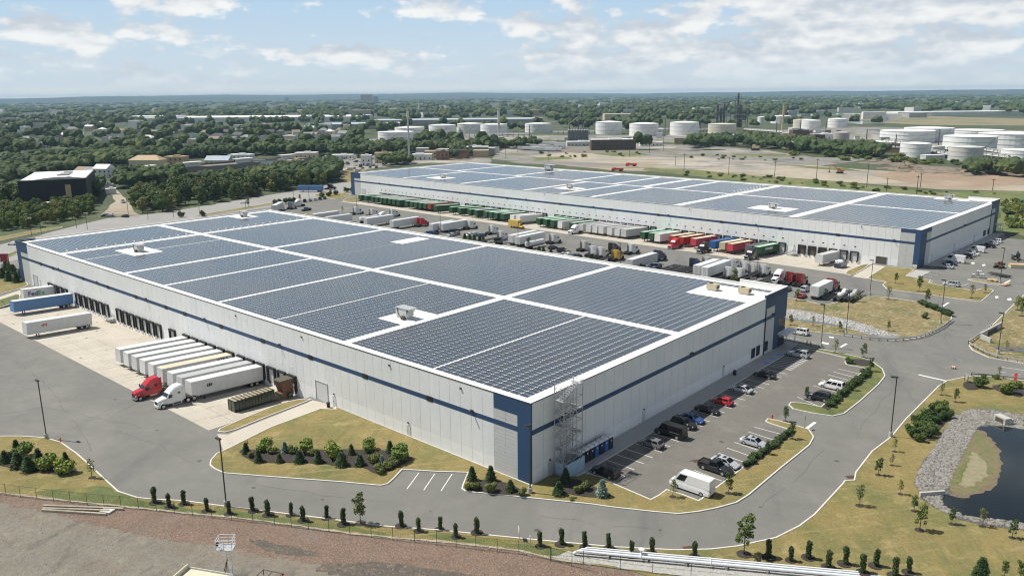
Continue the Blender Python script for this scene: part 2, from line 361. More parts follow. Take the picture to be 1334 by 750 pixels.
# green tinge of the verge near the fence
for s in ("57.14,52.13 51.55,44.08 38.77,41.49 28.31,34.96 15.06,28.21 6.62,23.99 5.69,24.77 18.22,31.19 34.36,40.12 49.98,49.21", "1.14,20.36 -6.12,15.70 -14.05,12.18 -18.25,10.99 -17.26,13.01 -7.96,16.15 -0.67,20.62"):
    sheet('green_grass', ragged(P_(s), .5), .115, 'green_grass', 'stuff')
F_ISL = island('grass_island', P("44.88,29.23 46.40,28.27 48.15,26.26 48.66,23.48 51.01,13.97 51.44,2.67 48.97,0.85") + [(50.2, .1), (-.1, .1), (-.1, -6.6), (-3.6, -6.9)] + P("-3.93,-8.78 -7.17,-9.27 -9.81,-8.63 -16.64,-8.04 -16.86,-9.95 -16.80,-12.28 -19.47,-12.48 -22.25,-12.36 -22.27,-17.11 -22.26,-20.40 -22.31,-26.37 -22.22,-44.56 -21.91,-46.06 -17.95,-46.53 -16.96,-46.91 -16.77,-48.50 -18.69,-48.84 -22.02,-48.87 -24.68,-48.41 -26.55,-45.84 -27.27,-42.07 -27.16,-30.63 -27.24,-18.78 -26.91,-15.42 -25.51,-12.13 -23.92,-9.32 -21.98,-6.80 -18.85,-4.99 -13.93,-2.40 -10.58,-0.90 -2.97,3.30 2.32,6.08 4.89,7.63 6.30,8.20 7.33,8.00 8.34,6.64 10.38,3.55 14.50,6.60 19.20,9.62 17.80,12.66 17.19,14.34 17.57,15.50 20.65,17.28 23.00,18.61 32.65,24.59 40.30,29.23 42.98,29.46"), 'dry_grass', 0)
P1_ISL = island('grass_island', P("0.69,-96.34 -5.12,-95.60 -11.79,-96.19 -17.13,-95.87 -20.21,-95.24 -24.11,-90.69 -25.97,-86.47 -26.59,-80.29 -26.88,-67.96 -26.76,-59.97 -25.59,-57.29 -22.08,-56.27 -18.48,-55.98 -16.93,-57.49 -16.70,-59.13 -18.99,-60.27 -22.05,-60.52 -21.14,-88.87 -18.23,-88.71 -16.91,-88.68 -15.99,-90.32 -16.18,-93.15 -9.44,-93.87 -2.11,-94.27"), 'green_grass', 0)
island('grass_island', P("57.21,21.58 58.43,16.26 59.66,8.52 59.36,2.93 56.91,0.43 56.65,2.07 55.67,12.68 54.60,20.40"), 'dry_grass', 1, down=-1.4)
island('grass_island', P("5.01,-106.88 -8.72,-110.81 -15.58,-112.31 -20.25,-114.55 -23.77,-120.76 -25.34,-132.45 -25.47,-142.32 -23.61,-149.71 -18.34,-156.50 -8.71,-157.66 -0.41,-156.32 3.85,-146.20 5.82,-136.65 13.24,-138.50 18.30,-137.89 25.53,-134.36 13.22,-107.97"), 'weedy_grass', 1)
island('grass_island', P("8.58,-179.97 9.84,-201.78 2.19,-203.74 0.32,-202.72 -0.31,-190.70 -4.19,-189.77 -8.21,-189.32 -8.70,-184.85 -11.62,-183.84 -19.20,-182.79 -22.10,-181.97 -23.00,-186.53 -25.43,-187.87 -26.68,-185.71 -26.79,-169.48 -25.66,-168.33 -13.70,-168.17 -3.05,-167.67 -0.90,-168.49 1.64,-173.03 2.00,-177.53 5.49,-178.19"), 'dry_grass', 0)
island('grass_island', P("17.28,-182.61 13.17,-179.46 14.51,-202.33 16.83,-201.47"), 'dry_grass', 1, down=-1.4)
island('grass_island', P("-16.57,-196.83 -17.57,-199.78 -27.26,-196.58 -25.86,-194.10"), 'dry_grass', 1)
island('grass_island', P("197.16,18.25 199.37,13.53 203.91,6.60 193.86,9.61 189.69,14.43 187.02,21.16"), 'green_grass', 1)
island('grass_island', P("257.00,5.91 239.24,-0.38 240.52,-4.15 228.35,-1.47 219.11,-0.11 214.56,0.46 210.49,4.04 207.73,11.01 202.94,20.64"), 'dry_grass', 1)
island('grass_island', P("280.4,-5.6 278.0,-11.5 286.6,-18.8 278.5,-17.0 270.3,-9.9 268.4,-2.2"), 'green_grass', 1)
island('grass_island', P("322.8,-12.0 327.6,-25.1 336.2,-41.9 338.3,-54.3 332.7,-53.0 327.5,-40.6 316.4,-21.7 306.0,-7.4"), 'dry_grass', 1)
island('grass_island', P("319.3,-109.8 325.0,-130.0 331.8,-159.7 336.7,-172.9 327.3,-167.3 322.6,-146.9 315.5,-116.2"), 'dry_grass', 1)
island('grass_island', P("280.5,-150.2 278.8,-158.5 279.6,-172.4 273.5,-169.8 270.2,-154.7 269.7,-145.1"), 'dry_grass', 1)
island('grass_island', P("353.3,-217.2 335.8,-220.2 326.6,-217.3 315.4,-197.9 325.8,-199.0 344.1,-199.3"), 'dry_grass', 1)
island('grass_island', P("307.7,-195.0 316.9,-205.8 311.3,-214.6 303.6,-211.3 299.5,-196.9"), 'dry_grass', 1)
island('grass_island', P("419.9,-275.7 489.2,-336.9 473.3,-339.2 450.9,-329.4 440.8,-304.5 377.0,-255.4"), 'dry_grass', 1)
sheet('sidewalk', [(-.05, -6.7), (-3.7, -7.2), (-3.7, -86), (-2.8, -97), (-.05, -97)], .13, 'sidewalk')
band('kerb', [(-3.72, -7.2), (-3.72, -86)], [(-3.9, -7.2), (-3.9, -86)], 0, .14, 'kerb', False)
sheet('sidewalk', [bw(-.1, -7), bw(-4, -7), bw(-4, -97), bw(-.1, -97)], .13, 'sidewalk')
# mulch beds
beds = ["45.60,23.50 41.20,24.24 37.62,22.13 32.24,17.57 26.40,14.87 24.44,13.20 21.69,13.52 20.25,12.65 20.36,9.33 20.47,6.11 22.76,5.13 26.17,6.04 31.46,10.12 41.43,18.97 46.00,22.44", "73.31,52.62 64.91,49.90 59.75,46.40 59.23,44.60 61.86,44.02 68.77,47.10 74.64,51.08", "7.80,6.85 5.73,7.61 2.24,6.17 -1.11,4.20 -1.19,2.46 0.33,2.14 3.56,2.07 7.00,3.70",
        "-3.27,-0.93 -6.73,-1.38 -9.48,-2.53 -11.68,-4.40 -11.50,-5.44 -8.94,-5.75 -5.42,-6.07 -2.08,-4.94", "-39.08,-56.23 -38.31,-62.17 -38.13,-69.08 -38.06,-75.54 -40.07,-76.72 -41.55,-73.92 -42.48,-68.45 -42.27,-64.16 -42.12,-58.38 -41.25,-55.14", "-39.33,-92.17 -40.19,-94.09 -42.21,-93.98 -43.19,-91.31 -41.97,-88.58 -40.70,-88.65", "-44.19,-93.88 -45.28,-95.38 -49.68,-96.75 -50.75,-90.44 -48.24,-90.50 -46.05,-91.44",
        "-16.47,-90.38 -20.80,-89.91 -20.78,-93.98 -19.64,-94.42 -16.90,-93.54"]
for s in beds: sheet('mulch', ragged(smooth(P_(s), True, 2), .15, 1), .20, 'mulch')
for s in ("-22.44,-26.66 -22.22,-45.66 -23.22,-45.63 -23.34,-26.16", "-22.42,-60.32 -21.44,-87.47 -22.95,-87.76 -23.82,-59.73"): sheet('mulch', P_(s), .20, 'mulch')
# pond
sheet('riprap_bank', ragged(P("-44.01,-77.49 -47.30,-79.76 -53.08,-81.19 -64.16,-87.22 -69.35,-36.13 -60.46,-33.62 -58.20,-32.88 -55.36,-31.94 -52.93,-31.52 -51.20,-31.73 -48.92,-32.69 -47.16,-34.20 -46.03,-36.37 -45.04,-38.78 -44.21,-44.25 -43.53,-50.09 -43.64,-53.93 -43.45,-57.01 -42.92,-65.61 -42.61,-71.12"), .35, 1.5), .13, 'riprap', 'stuff')
sheet('pond_water', ragged(smooth(P("-47.96,-70.33 -51.32,-72.48 -53.80,-72.58 -65.15,-77.45 -69.07,-38.90 -60.06,-35.95 -57.23,-34.47 -53.30,-32.50 -51.32,-33.28 -49.92,-34.44 -49.05,-35.82 -49.77,-37.98 -51.35,-38.39 -47.19,-67.61 -47.21,-69.23"), True, 1), .4, .8), .17, 'pond_water')
sheet('mud_bank', ragged(smooth(P("-46.37,-68.53 -48.57,-66.84 -50.28,-64.87 -51.71,-62.37 -53.85,-55.33 -54.55,-48.87 -54.02,-43.17 -51.81,-38.17 -50.12,-38.28 -48.84,-41.36 -48.06,-49.68 -47.28,-59.02"), True, 2), .5, .8), .19, 'mud')
sheet('weed_bank', ragged(smooth(P("-47.22,-67.46 -48.59,-65.56 -49.95,-64.17 -51.38,-61.69 -53.51,-54.82 -54.07,-49.15 -53.58,-43.76 -51.54,-38.87 -50.11,-39.21 -49.11,-41.58 -48.39,-49.23 -47.86,-57.50"), True, 2), .5, .7), .20, 'pond_weed', 'stuff')
sheet('green_grass', ragged(smooth(P("-49.45,-42.86 -48.90,-50.40 -49.33,-52.98 -49.89,-48.02 -50.27,-42.57"), True, 1), .2, 1), .23, 'green_grass', 'stuff')
sheet('gravel_patch', ragged(smooth(P("-49.95,-41.64 -49.90,-46.98 -48.96,-55.69 -49.25,-57.50 -51.81,-52.87 -52.74,-49.39 -52.65,-45.25 -51.43,-42.58"), True, 2), .45, .7), .22, 'dry_bank', 'stuff')
# ditch by the entrance road
sheet('riprap_bank', ragged(P("20.84,-124.31 12.78,-126.57 7.71,-127.55 -0.76,-126.33 -7.59,-125.16 -12.98,-120.44 -19.89,-118.81 -19.15,-115.27 -15.06,-113.95 -7.30,-117.52 -1.11,-118.30 8.25,-115.93 15.86,-113.62"), .3, 1.5), .15, 'riprap_pale', 'stuff')
sheet('ditch_water', ragged(P("16.89,-115.83 9.03,-117.76 5.12,-118.52 -6.68,-119.28 -15.68,-116.58 -14.63,-115.29 -7.05,-118.22 4.39,-116.70 15.86,-113.62"), .15, 2), .17, 'ditch_water')
sheet('riprap_bank', ragged(P("-39.10,-123.87 -44.42,-127.53 -59.47,-133.34 -60.26,-125.58 -45.21,-122.92 -40.28,-121.05"), .3, 1.5), .15, 'riprap', 'stuff')
# foreground waste ground
sheet('waste_ground', P("68.66,59.32 61.08,55.16 52.03,50.64 41.83,44.70 39.35,43.19 34.49,40.52 25.72,35.35 18.36,31.47 9.97,27.38 4.41,24.20 -0.71,20.94 -5.37,18.24 -10.80,15.32 -15.26,14.02 -19.95,11.86 -24.40,9.63 -41.58,6.57 -40.21,46.93 10.20,74.44"), .05, 'grey_dirt')
sheet('crushed_brick', ragged(P("61.71,56.03 51.77,50.73 41.59,44.80 34.28,40.63 25.52,35.46 18.11,31.64 9.81,27.50 -0.94,21.15 -10.98,15.53 -20.11,12.18 -24.54,9.85 -40.57,7.44 -31.41,28.78 -17.15,27.57 -2.03,29.93 2.65,32.37 7.44,34.88 15.19,38.67 19.70,40.32 27.63,44.57 35.99,48.28 43.30,50.64 49.13,52.72 58.40,57.00"), .5, .45), .065, 'crushed_brick', 'stuff')
sheet('dark_ground', ragged(smooth(P("19.53,37.90 17.94,36.28 14.01,34.96 11.15,33.74 8.49,32.93 9.27,34.56 12.06,36.23 15.15,37.42"), True, 2), .3, .7), .075, 'dark_ground')  # long ragged patch, darker than the brick ground around it
sheet('dark_ground', ragged(smooth(P("7.99,36.27 3.16,30.74 -4.48,25.58 -12.12,22.16 -11.23,26.74 -1.37,33.10"), True, 2), .4, 1), .078, 'dark_ground')
gl = P("62.00,55.94 52.03,50.64 41.83,44.70 34.49,40.52 25.72,35.35 18.36,31.47 9.97,27.38 4.41,24.20 -0.71,20.94 -5.37,18.24 -10.80,15.32 -15.26,14.02 -19.95,11.86")
gl2 = [(x + random.uniform(-.2, .2), y + random.uniform(-.15, .15)) for x, y in ragged(gl, .1, 1.5)][:0] or gl
sheet('gravel_strip', ragged(offset_open(gl, .25) + offset_open(gl, -.12)[::-1], .15, .8), .13, 'waste_edge', 'stuff')
sheet('gravel_strip', ragged(P("-14.88,13.87 -15.94,11.29 -21.30,8.37 -29.92,2.63 -37.50,-2.49 -47.64,-9.18 -53.30,-11.46 -55.05,-5.01 -41.58,6.57 -31.15,5.83 -24.31,9.49 -19.70,11.62"), .25, 1), .14, 'gravel_pale', 'stuff')
# far open ground
for nm, s, z, m in (('storage_yard', "449.8,-475.4 570.1,-631.8 572.6,-722.3 393.6,-762.3 287.3,-723.2 214.0,-659.6 163.7,-694.0 182.6,-490.9 274.5,-455.6 391.5,-462.8", -.03, 'yard'),
                    ('sand', "385.9,-466.7 383.6,-532.2 340.5,-584.8 229.8,-595.5 146.1,-563.6 105.9,-561.0 40.3,-623.3 -16.2,-648.8 -29.9,-495.6 15.1,-476.0 55.8,-455.5 91.3,-461.2 145.1,-469.8 234.3,-468.7 289.2,-445.2", -.02, 'sand'),
                    ('brown_dirt', "116.6,-517.3 114.1,-570.5 82.5,-617.0 45.1,-651.8 -15.0,-662.9 -24.8,-552.8 22.3,-518.0 49.8,-475.6 83.8,-484.0", -.012, 'brown_dirt'),
                    ('sand', "444.8,-525.8 442.9,-592.0 412.9,-625.9 365.8,-604.2 360.5,-536.8 390.6,-494.4", -.01, 'sand'),
                    ('weeds', "281.5,-475.6 243.9,-485.7 173.0,-469.5 127.0,-464.2 99.0,-455.5 54.4,-441.7 15.1,-476.0 -29.9,-495.6 -47.6,-298.1 -15.2,-298.9 -4.4,-310.0 17.2,-416.4 49.5,-391.8 151.6,-422.2 270.6,-458.4", -.008, 'field_grass'),
                    ('storage_yard', "531.2,-325.7 594.0,-424.4 552.3,-491.6 456.2,-482.4 408.6,-431.1 465.5,-411.1 462.1,-338.4 449.8,-298.0", -.03, 'yard'),
                    ('tank_farm_ground', "725.6,-549.5 721.9,-649.2 623.3,-752.9 419.4,-799.4 287.4,-782.0 192.4,-786.0 72.8,-813.9 160.4,-1327.1 430,-1346 510.5,-962.2 846.0,-764.5 834.2,-623.1", -.035, 'yard'),
                    ('bare_field', "647,-1908 545,-2093 376,-1952 167,-1870 125,-1542 341,-1469 538,-1650", -.03, 'field_tan'),
                    ('gravel_yard', "488.3,-590.2 477.2,-658.6 398.5,-694.2 352.6,-680.0 367.7,-628.7 419.6,-580.8", -.009, 'grey_dirt'), ('gravel_yard', "298.9,-517.7 277.2,-572.9 226.3,-587.9 183.0,-580.4 217.2,-538.5 253.9,-503.7", -.009, 'yard'), ('weeds', "413.1,-585.1 380.6,-620.1 351.0,-601.7 370.6,-564.2", -.007, 'field_grass'), ('weeds', "431.9,-510.6 407.3,-539.2 384.0,-520.7 402.2,-486.4", -.007, 'field_grass'), ('weeds', "211.3,-569.6 153.1,-566.8 128.3,-544.9 169.8,-546.7", -.007, 'field_grass'), ('dark_gravel', "419.7,-463.6 357.4,-496.7 301.3,-497.1 333.9,-464.9 391.8,-452.7", -.006, 'rail_grey'), ('weeds', "299.5,-661.5 252.4,-680.6 229.0,-660.8 269.5,-633.1", -.007, 'field_grass'),
                    ('dark_gravel', "152.8,-659.0 93.6,-617.4 42.0,-622.0 37.5,-595.7 83.6,-577.0 145.5,-615.9", -.005, 'heap_earth'),
                    ('road', "355.6,-78.2 416.2,-112.3 505.4,-142.2 537.4,-149.3 545.1,-156.8 500.5,-145.8 410.6,-116.6 343.8,-94.2", -.025, 'sand'),
                    ('road', "958.2,-279.2 1144.8,-385.7 1096.3,-372.7 864.0,-254.3", -.03, 'road')):
    sheet(nm, ragged(P_(s), 1.5, 15), z, m)
for s in ("305.9,-18.5 288.2,2.5 240.96,14.75 258.99,-4.42 310.5,-67.6 311.7,-105.9 318.5,-153.9 330.1,-186.8 343.6,-229.7 446.0,-308.5 394.9,-267.2 376.2,-218.6 364.3,-172.1 346.5,-115.2 344.7,-91.8 347.6,-79.5 338.3,-64.8 325.4,-46.3 316.3,-35.2",): sheet('road', P_(s), .012, 'road')
# markings
mk = MB(); Z = .02
for k in range(27):
    y = -12 - 2.84 * k
    if y > -76: strip(mk, (-4.1, y), (-9.3, y), .13, Z)
for k in range(6): strip(mk, (-4.1, -8.1 - .55 * k), (-9.3, -9.3 - .45 * k), .12, Z + .001 * k)
strip(mk, (-9.4, -8.4), (-9.4, -12.0), .13, Z + .008)
for s in ("-16.74,-20.92 -21.86,-20.40", "-16.82,-25.38 -21.97,-24.64", "-16.67,-29.25 -21.74,-28.81", "-16.85,-32.02 -22.27,-31.52", "-16.81,-34.95 -21.75,-34.58", "-16.77,-37.78 -21.76,-37.41", "-16.61,-40.69 -21.98,-40.24", "-16.59,-43.37 -22.46,-43.45", "-16.48,-84.97 -22.11,-84.49", "-16.39,-82.27 -22.31,-81.53", "-16.36,-79.68 -20.79,-79.03", "-16.19,-75.79 -21.93,-74.91", "-16.43,-71.18 -22.13,-70.44", "-16.40,-67.10 -22.14,-65.84", "-16.58,-62.79 -22.05,-60.52",
          "16.47,8.52 13.76,13.47", "14.25,7.09 11.53,11.99", "12.07,5.34 9.31,10.43", "-8.25,-186.56 -2.12,-187.22", "-8.63,-180.06 -8.88,-188.47", "-17.50,-184.65 -18.40,-192.07", "-2.75,-195.06 -7.17,-194.21", "-3.63,-198.78 -7.91,-198.50", "-3.99,-203.69 -8.33,-203.35", "-4.37,-208.73 -8.75,-208.32", "-19.22,-217.58 -23.26,-217.75", "-19.52,-224.18 -23.82,-224.45"):
    a, b = P_(s); strip(mk, a, b, .13, Z)
for s in ("-31.08,-92.00 -36.56,-91.64", "-24.08,-52.64 -24.02,-48.74", "-19.86,-162.21 -19.72,-156.54", "-11.51,-104.47 -11.37,-100.80", "-26.72,-196.14 -27.40,-204.93"):
    a, b = P_(s); strip(mk, a, b, .55, Z)
for s in ("1.26,-100.42 0.13,-100.52", "-0.68,-100.44 -1.85,-100.41", "-2.64,-100.33 -3.79,-100.31", "-4.56,-100.29 -5.64,-100.39", "-43.43,-104.90 -44.78,-105.39", "-45.93,-105.39 -47.57,-105.81", "-43.41,-108.81 -47.48,-109.58"): a, b = P_(s); strip(mk, a, b, .14, Z)
for s in ("-6.05,-107.74 -7.16,-107.82 -7.51,-106.86 -6.48,-106.59", "-6.42,-102.25 -8.16,-102.08 -8.48,-100.75 -6.75,-100.91", "-28.32,-178.45 -28.90,-179.53 -29.57,-177.10 -28.99,-176.04", "-31.63,-177.61 -32.29,-179.33 -33.01,-176.42 -32.26,-175.24", "-11.25,-227.50 -11.91,-228.89 -12.75,-226.16 -12.09,-224.78", "-14.92,-226.06 -15.55,-227.57 -16.34,-224.89 -15.71,-223.39"):
    p = P_(s); mk.add([(x, y, Z + .003) for x, y in p], [(0, 1, 2, 3)])
fix_up(ground('road_marking', mk, 'paint'))
mk = MB()
for k in range(10): strip(mk, (-4.3, -77 - 1.25 * k), (-9.2, -77.9 - 1.25 * k), .12, Z)
for k in range(9): strip(mk, (-7.2, -78.2 - 1.25 * k), (-9.3, -77.2 - 1.25 * k), .14, Z + .003)
fix_up(ground('road_marking', mk, 'paint'))
mk = MB()
for y in (-77.5, -81.2, -85.0): mk.box(-3.6, -2.2, y, y - 1.5, .135, .14)
ground('tactile_paving', mk, 'paint_blue')
mk = MB(); c = P("-31.78,-106.66")[0]
for r, w in ((3.9, .22), (3.55, .10)):
    for i in range(48):
        a, b = 2 * pi * i / 48, 2 * pi * (i + 1) / 48
        if i % 12 == 5: continue
        mk.quad((c[0] + r * cos(a), c[1] + r * sin(a), .015), (c[0] + r * cos(b), c[1] + r * sin(b), .015), (c[0] + (r + w) * cos(b), c[1] + (r + w) * sin(b), .015), (c[0] + (r + w) * cos(a), c[1] + (r + w) * sin(a), .015))
fix_up(ground('tyre_mark', mk, 'v_grey'))
for i, s in enumerate(("-36.68,-34.71", "-27.54,-0.01", "-36.72,-69.85", "-15.47,-24.23", "-5.19,15.47")):
    c = P_(s)[0]; d = thing('drain_grate', ['rusty kerb inlet grate in the notch of the outer kerb', 'rusty kerb inlet grate on the bend beside the arborvitae row', 'brown drain grate at the kerb above the pond shrubs', 'small drain grate at the lot edge beside the hedge strip', 'round drain cover in the front drive'][i], 'drain', (c[0], c[1], .0), .9)
    m = MB(); m.box(-.75, .75, -.5, .5, .006, .02); part('frame', m, 'rust', d)
    m = MB()
    for k in range(7): m.box(-.7 + k * .2, -.62 + k * .2, -.45, .45, .022, .035)
    part('grate', m, 'black_metal', d)
# loose stones along the pond (nobody could count them)
mb = MB()
ico = [(.05, .02, 1)] + [(cos(a) * .66, sin(a) * .66, .72) for a in (.2, 1.4, 2.8, 3.9, 5.2)] + [(cos(a) * .98, sin(a) * .98, .12) for a in (.6, 1.9, 3.1, 4.4, 5.6)] + [(cos(a) * .8, sin(a) * .8, -.55) for a in (.2, 1.4, 2.8, 3.9, 5.2)]
icf = [(0, i, i % 5 + 1) for i in range(1, 6)]
for k_ in (0, 5): icf += [(i + k_, i + k_ + 5, i % 5 + 1 + k_) for i in range(1, 6)] + [(i + k_ + 5, (i % 5) + 6 + k_, i % 5 + 1 + k_) for i in range(1, 6)]
def inside(p, poly):
    x, y = p; r = False
    for i in range(len(poly)):
        (x1, y1), (x2, y2) = poly[i - 1], poly[i]
        if (y1 > y) != (y2 > y) and x < (x2 - x1) * (y - y1) / (y2 - y1) + x1: r = not r
    return r
def scatter(poly, n, avoid=()):
    xs = [p[0] for p in poly]; ys = [p[1] for p in poly]; out = []; t = 0
    while len(out) < n and t < n * 60:
        t += 1; p = (random.uniform(min(xs), max(xs)), random.uniform(min(ys), max(ys)))
        if inside(p, poly) and not any(inside(p, a) for a in avoid): out.append(p)
    return out
def stones(mb, pts, lo, hi, z):
    for x, y in pts:
        r = lo + (hi - lo) * random.random() ** 2; a = random.random() * 6.3; sx, sy, sz = r * random.uniform(.8, 1.3), r * random.uniform(.7, 1.1), r * random.uniform(.5, .8)
        mb.add([(x + (px * cos(a) - py * sin(a)) * sx, y + (px * sin(a) + py * cos(a)) * sy, z + pz * sz) for px, py, pz in ico], icf)
ring = P("-44.11,-77.07 -47.38,-79.33 -52.50,-80.22 -53.74,-72.97 -51.28,-72.68 -47.88,-70.71 -47.19,-68.77 -47.72,-60.21 -48.39,-49.23 -49.24,-41.04 -49.10,-36.47 -50.36,-33.92 -53.27,-32.65 -57.21,-34.61 -60.06,-35.95 -60.38,-34.08 -55.31,-32.17 -51.14,-31.97 -48.86,-32.93 -46.21,-36.52 -45.13,-38.85 -44.31,-44.33 -43.82,-53.68 -43.11,-65.33 -42.76,-71.05")
stones(mb, scatter(ring, 8000), .08, .36, .12)
ground('rubble_stones', mb, 'stone', 'stuff')
mb = MB(); stones(mb, scatter(P("20.47,-123.51 7.39,-126.76 -7.84,-124.42 -19.36,-118.79 -14.74,-114.95 -0.67,-119.45 16.20,-114.35"), 1800), .12, .38, .13)
ground('rubble_stones', mb, 'stone_pale', 'stuff')
mb = MB(); stones(mb, scatter(P("59.68,55.58 41.36,44.90 17.75,31.88 -1.22,21.42 -20.52,12.74 -21.24,24.06 -3.56,31.23 18.49,41.01 42.38,50.99"), 6000), .03, .10, .055)
ground('rubble_stones', mb, 'brick_bits', 'stuff')
mb = MB(); stones(mb, scatter(offset_open(gl, .5) + offset_open(gl, -.5)[::-1], 380), .05, .15, .09)
ground('rubble_stones', mb, 'stone', 'stuff')
mb = MB(); stones(mb, scatter(P("58.94,56.84 49.62,52.55 35.57,48.46 20.23,40.03 8.04,34.45 -6.23,27.21 -8.95,29.73 5.58,37.34 18.38,42.84 32.70,49.67 44.85,54.21 53.71,58.38"), 2600), .03, .10, .045)
ground('rubble_stones', mb, 'brick_bits', 'stuff')
mb = MB(); stones(mb, scatter(P("56.80,57.47 40.15,51.83 17.84,40.94 -4.90,31.13 -0.72,41.70 30.29,64.43"), 700), .03, .13, .05)
ground('rubble_stones', mb, 'stone', 'stuff')

# crack sealing and skid streaks on the yard
mk = MB()
cr = random.Random(3)
for s in ("130.65,31.04 108.25,32.22 86.20,35.77 60.68,40.38", "71.81,33.16 58.74,30.78 45.08,30.88", "33.49,28.04 22.05,23.20 11.30,17.15", "-6.56,6.36 -16.81,1.81 -25.50,-4.27", "-29.98,-16.54 -30.34,-29.66 -29.77,-44.19", "-31.53,-54.19 -29.83,-72.31 -29.04,-95.47", "96.53,44.49 93.94,37.18 79.64,32.71 66.38,28.56", "-20.39,-126.57 -19.56,-105.31 -15.70,-91.13", "-21.90,-157.24 -28.06,-124.33 -36.66,-101.84", "277.4,-88.1 279.9,-121.1 294.6,-172.2", "150.88,-144.24 98.21,-146.42 52.74,-144.10", "-8.91,-18.67 -9.71,-27.19 -10.81,-38.94", "2.08,-25.79 -6.01,-28.25 -15.21,-27.85"):
    q = P_(s); w_ = []
    for a, b in zip(q, q[1:]):
        n = max(2, int(hypot(b[0] - a[0], b[1] - a[1]) / 2.5))
        w_ += [(a[0] + (b[0] - a[0]) * i / n + cr.uniform(-.35, .35), a[1] + (b[1] - a[1]) * i / n + cr.uniform(-.35, .35)) for i in range(n)]
    for a, b in zip(w_, w_[1:]):
        if cr.random() < .88: strip(mk, a, b, cr.uniform(.05, .11), .0125)
fix_up(ground('crack_seal', mk, 'seal'))

# joints, tyre wear and oil drips on the truck courts
jm = MB(); wm_ = MB(); om = MB()
def on_court(mb, x, y0, y1, w, frame, D, z):
    n = 4
    for i in range(n):
        a, b = y0 + (y1 - y0) * i / n, y0 + (y1 - y0) * (i + 1) / n; za, zb = court(a, D) + z, court(b, D) + z
        q = [(x - w / 2, a, za), (x + w / 2, a, za), (x + w / 2, b, zb), (x - w / 2, b, zb)]
        mb.add([(*frame(px, py), pz) for px, py, pz in q], [(0, 1, 2, 3)])
fA = lambda x, y: (x, y)
for frame, D, x0, x1 in ((fA, AD, 60, 202), (bw, BD, 16, 305)):
    x = x0
    while x < x1: on_court(jm, x, .2, D - .1, .05, frame, D, .012); x += 4.6
    for y in (5.5, 11, 16.5):
        a, b = frame(x0 - 1, y), frame(x1 + .5, y); z = court(y, D) + .013; d = Vector((b[0] - a[0], b[1] - a[1])).normalized()
        jm.add([(a[0], a[1], z), (b[0], b[1], z), (b[0] - d.y * .05, b[1] + d.x * .05, z), (a[0] - d.y * .05, a[1] + d.x * .05, z)], [(0, 1, 2, 3)])
    x = x0 + 3
    while x < x1 - 2:
        for s_ in (-.95, .95):
            if cr.random() < .8: on_court(wm_, x + s_ + cr.uniform(-.1, .1), cr.uniform(.8, 4), cr.uniform(12, D - .3), cr.uniform(.25, .55), frame, D, .008)
        x += 3.9
def blot(mb, x, y, z, r):
    n = 11; mb.add([(x + cos(i * 6.283 / n) * r * cr.uniform(.6, 1.15), y + sin(i * 6.283 / n) * r * .8 * cr.uniform(.6, 1.15), z) for i in range(n)], [tuple(range(n))])
for k in range(26): blot(om, -6.5 + cr.uniform(-1.6, 1.4), -10.6 - 2.84 * k + cr.uniform(-.4, .4), .014 + k * 1e-4, cr.uniform(.15, .45))
for k in range(40):
    x, y = cr.uniform(60, 195), cr.uniform(1.5, 21); blot(om, x, y, court(y, AD) + .016 + k * 1e-4 + .02, cr.uniform(.15, .4))
for k, (x, y) in enumerate(P("87.61,26.48 65.83,28.10 47.79,29.44 32.35,28.74 21.05,23.92 6.12,15.73 -9.26,9.61 -22.26,-1.50 -29.98,-16.54 -32.94,-39.06 -32.36,-64.20 -26.94,-115.31 -27.77,-132.68 -15.00,-33.75 -14.70,-23.58 -9.83,-63.88 -6.37,-32.92 137.28,-130.13 114.14,-139.13 84.53,-136.86 58.75,-134.88 176.36,-142.42 42.75,-140.90 26.18,-143.80 11.09,-160.01")): blot(om, x, y, .016, cr.uniform(.2, .55))
fix_up(ground('concrete_joint', jm, 'seal')); fix_up(ground('tyre_wear', wm_, 'worn_concrete')); fix_up(ground('oil_stain', om, 'oil_dark'))
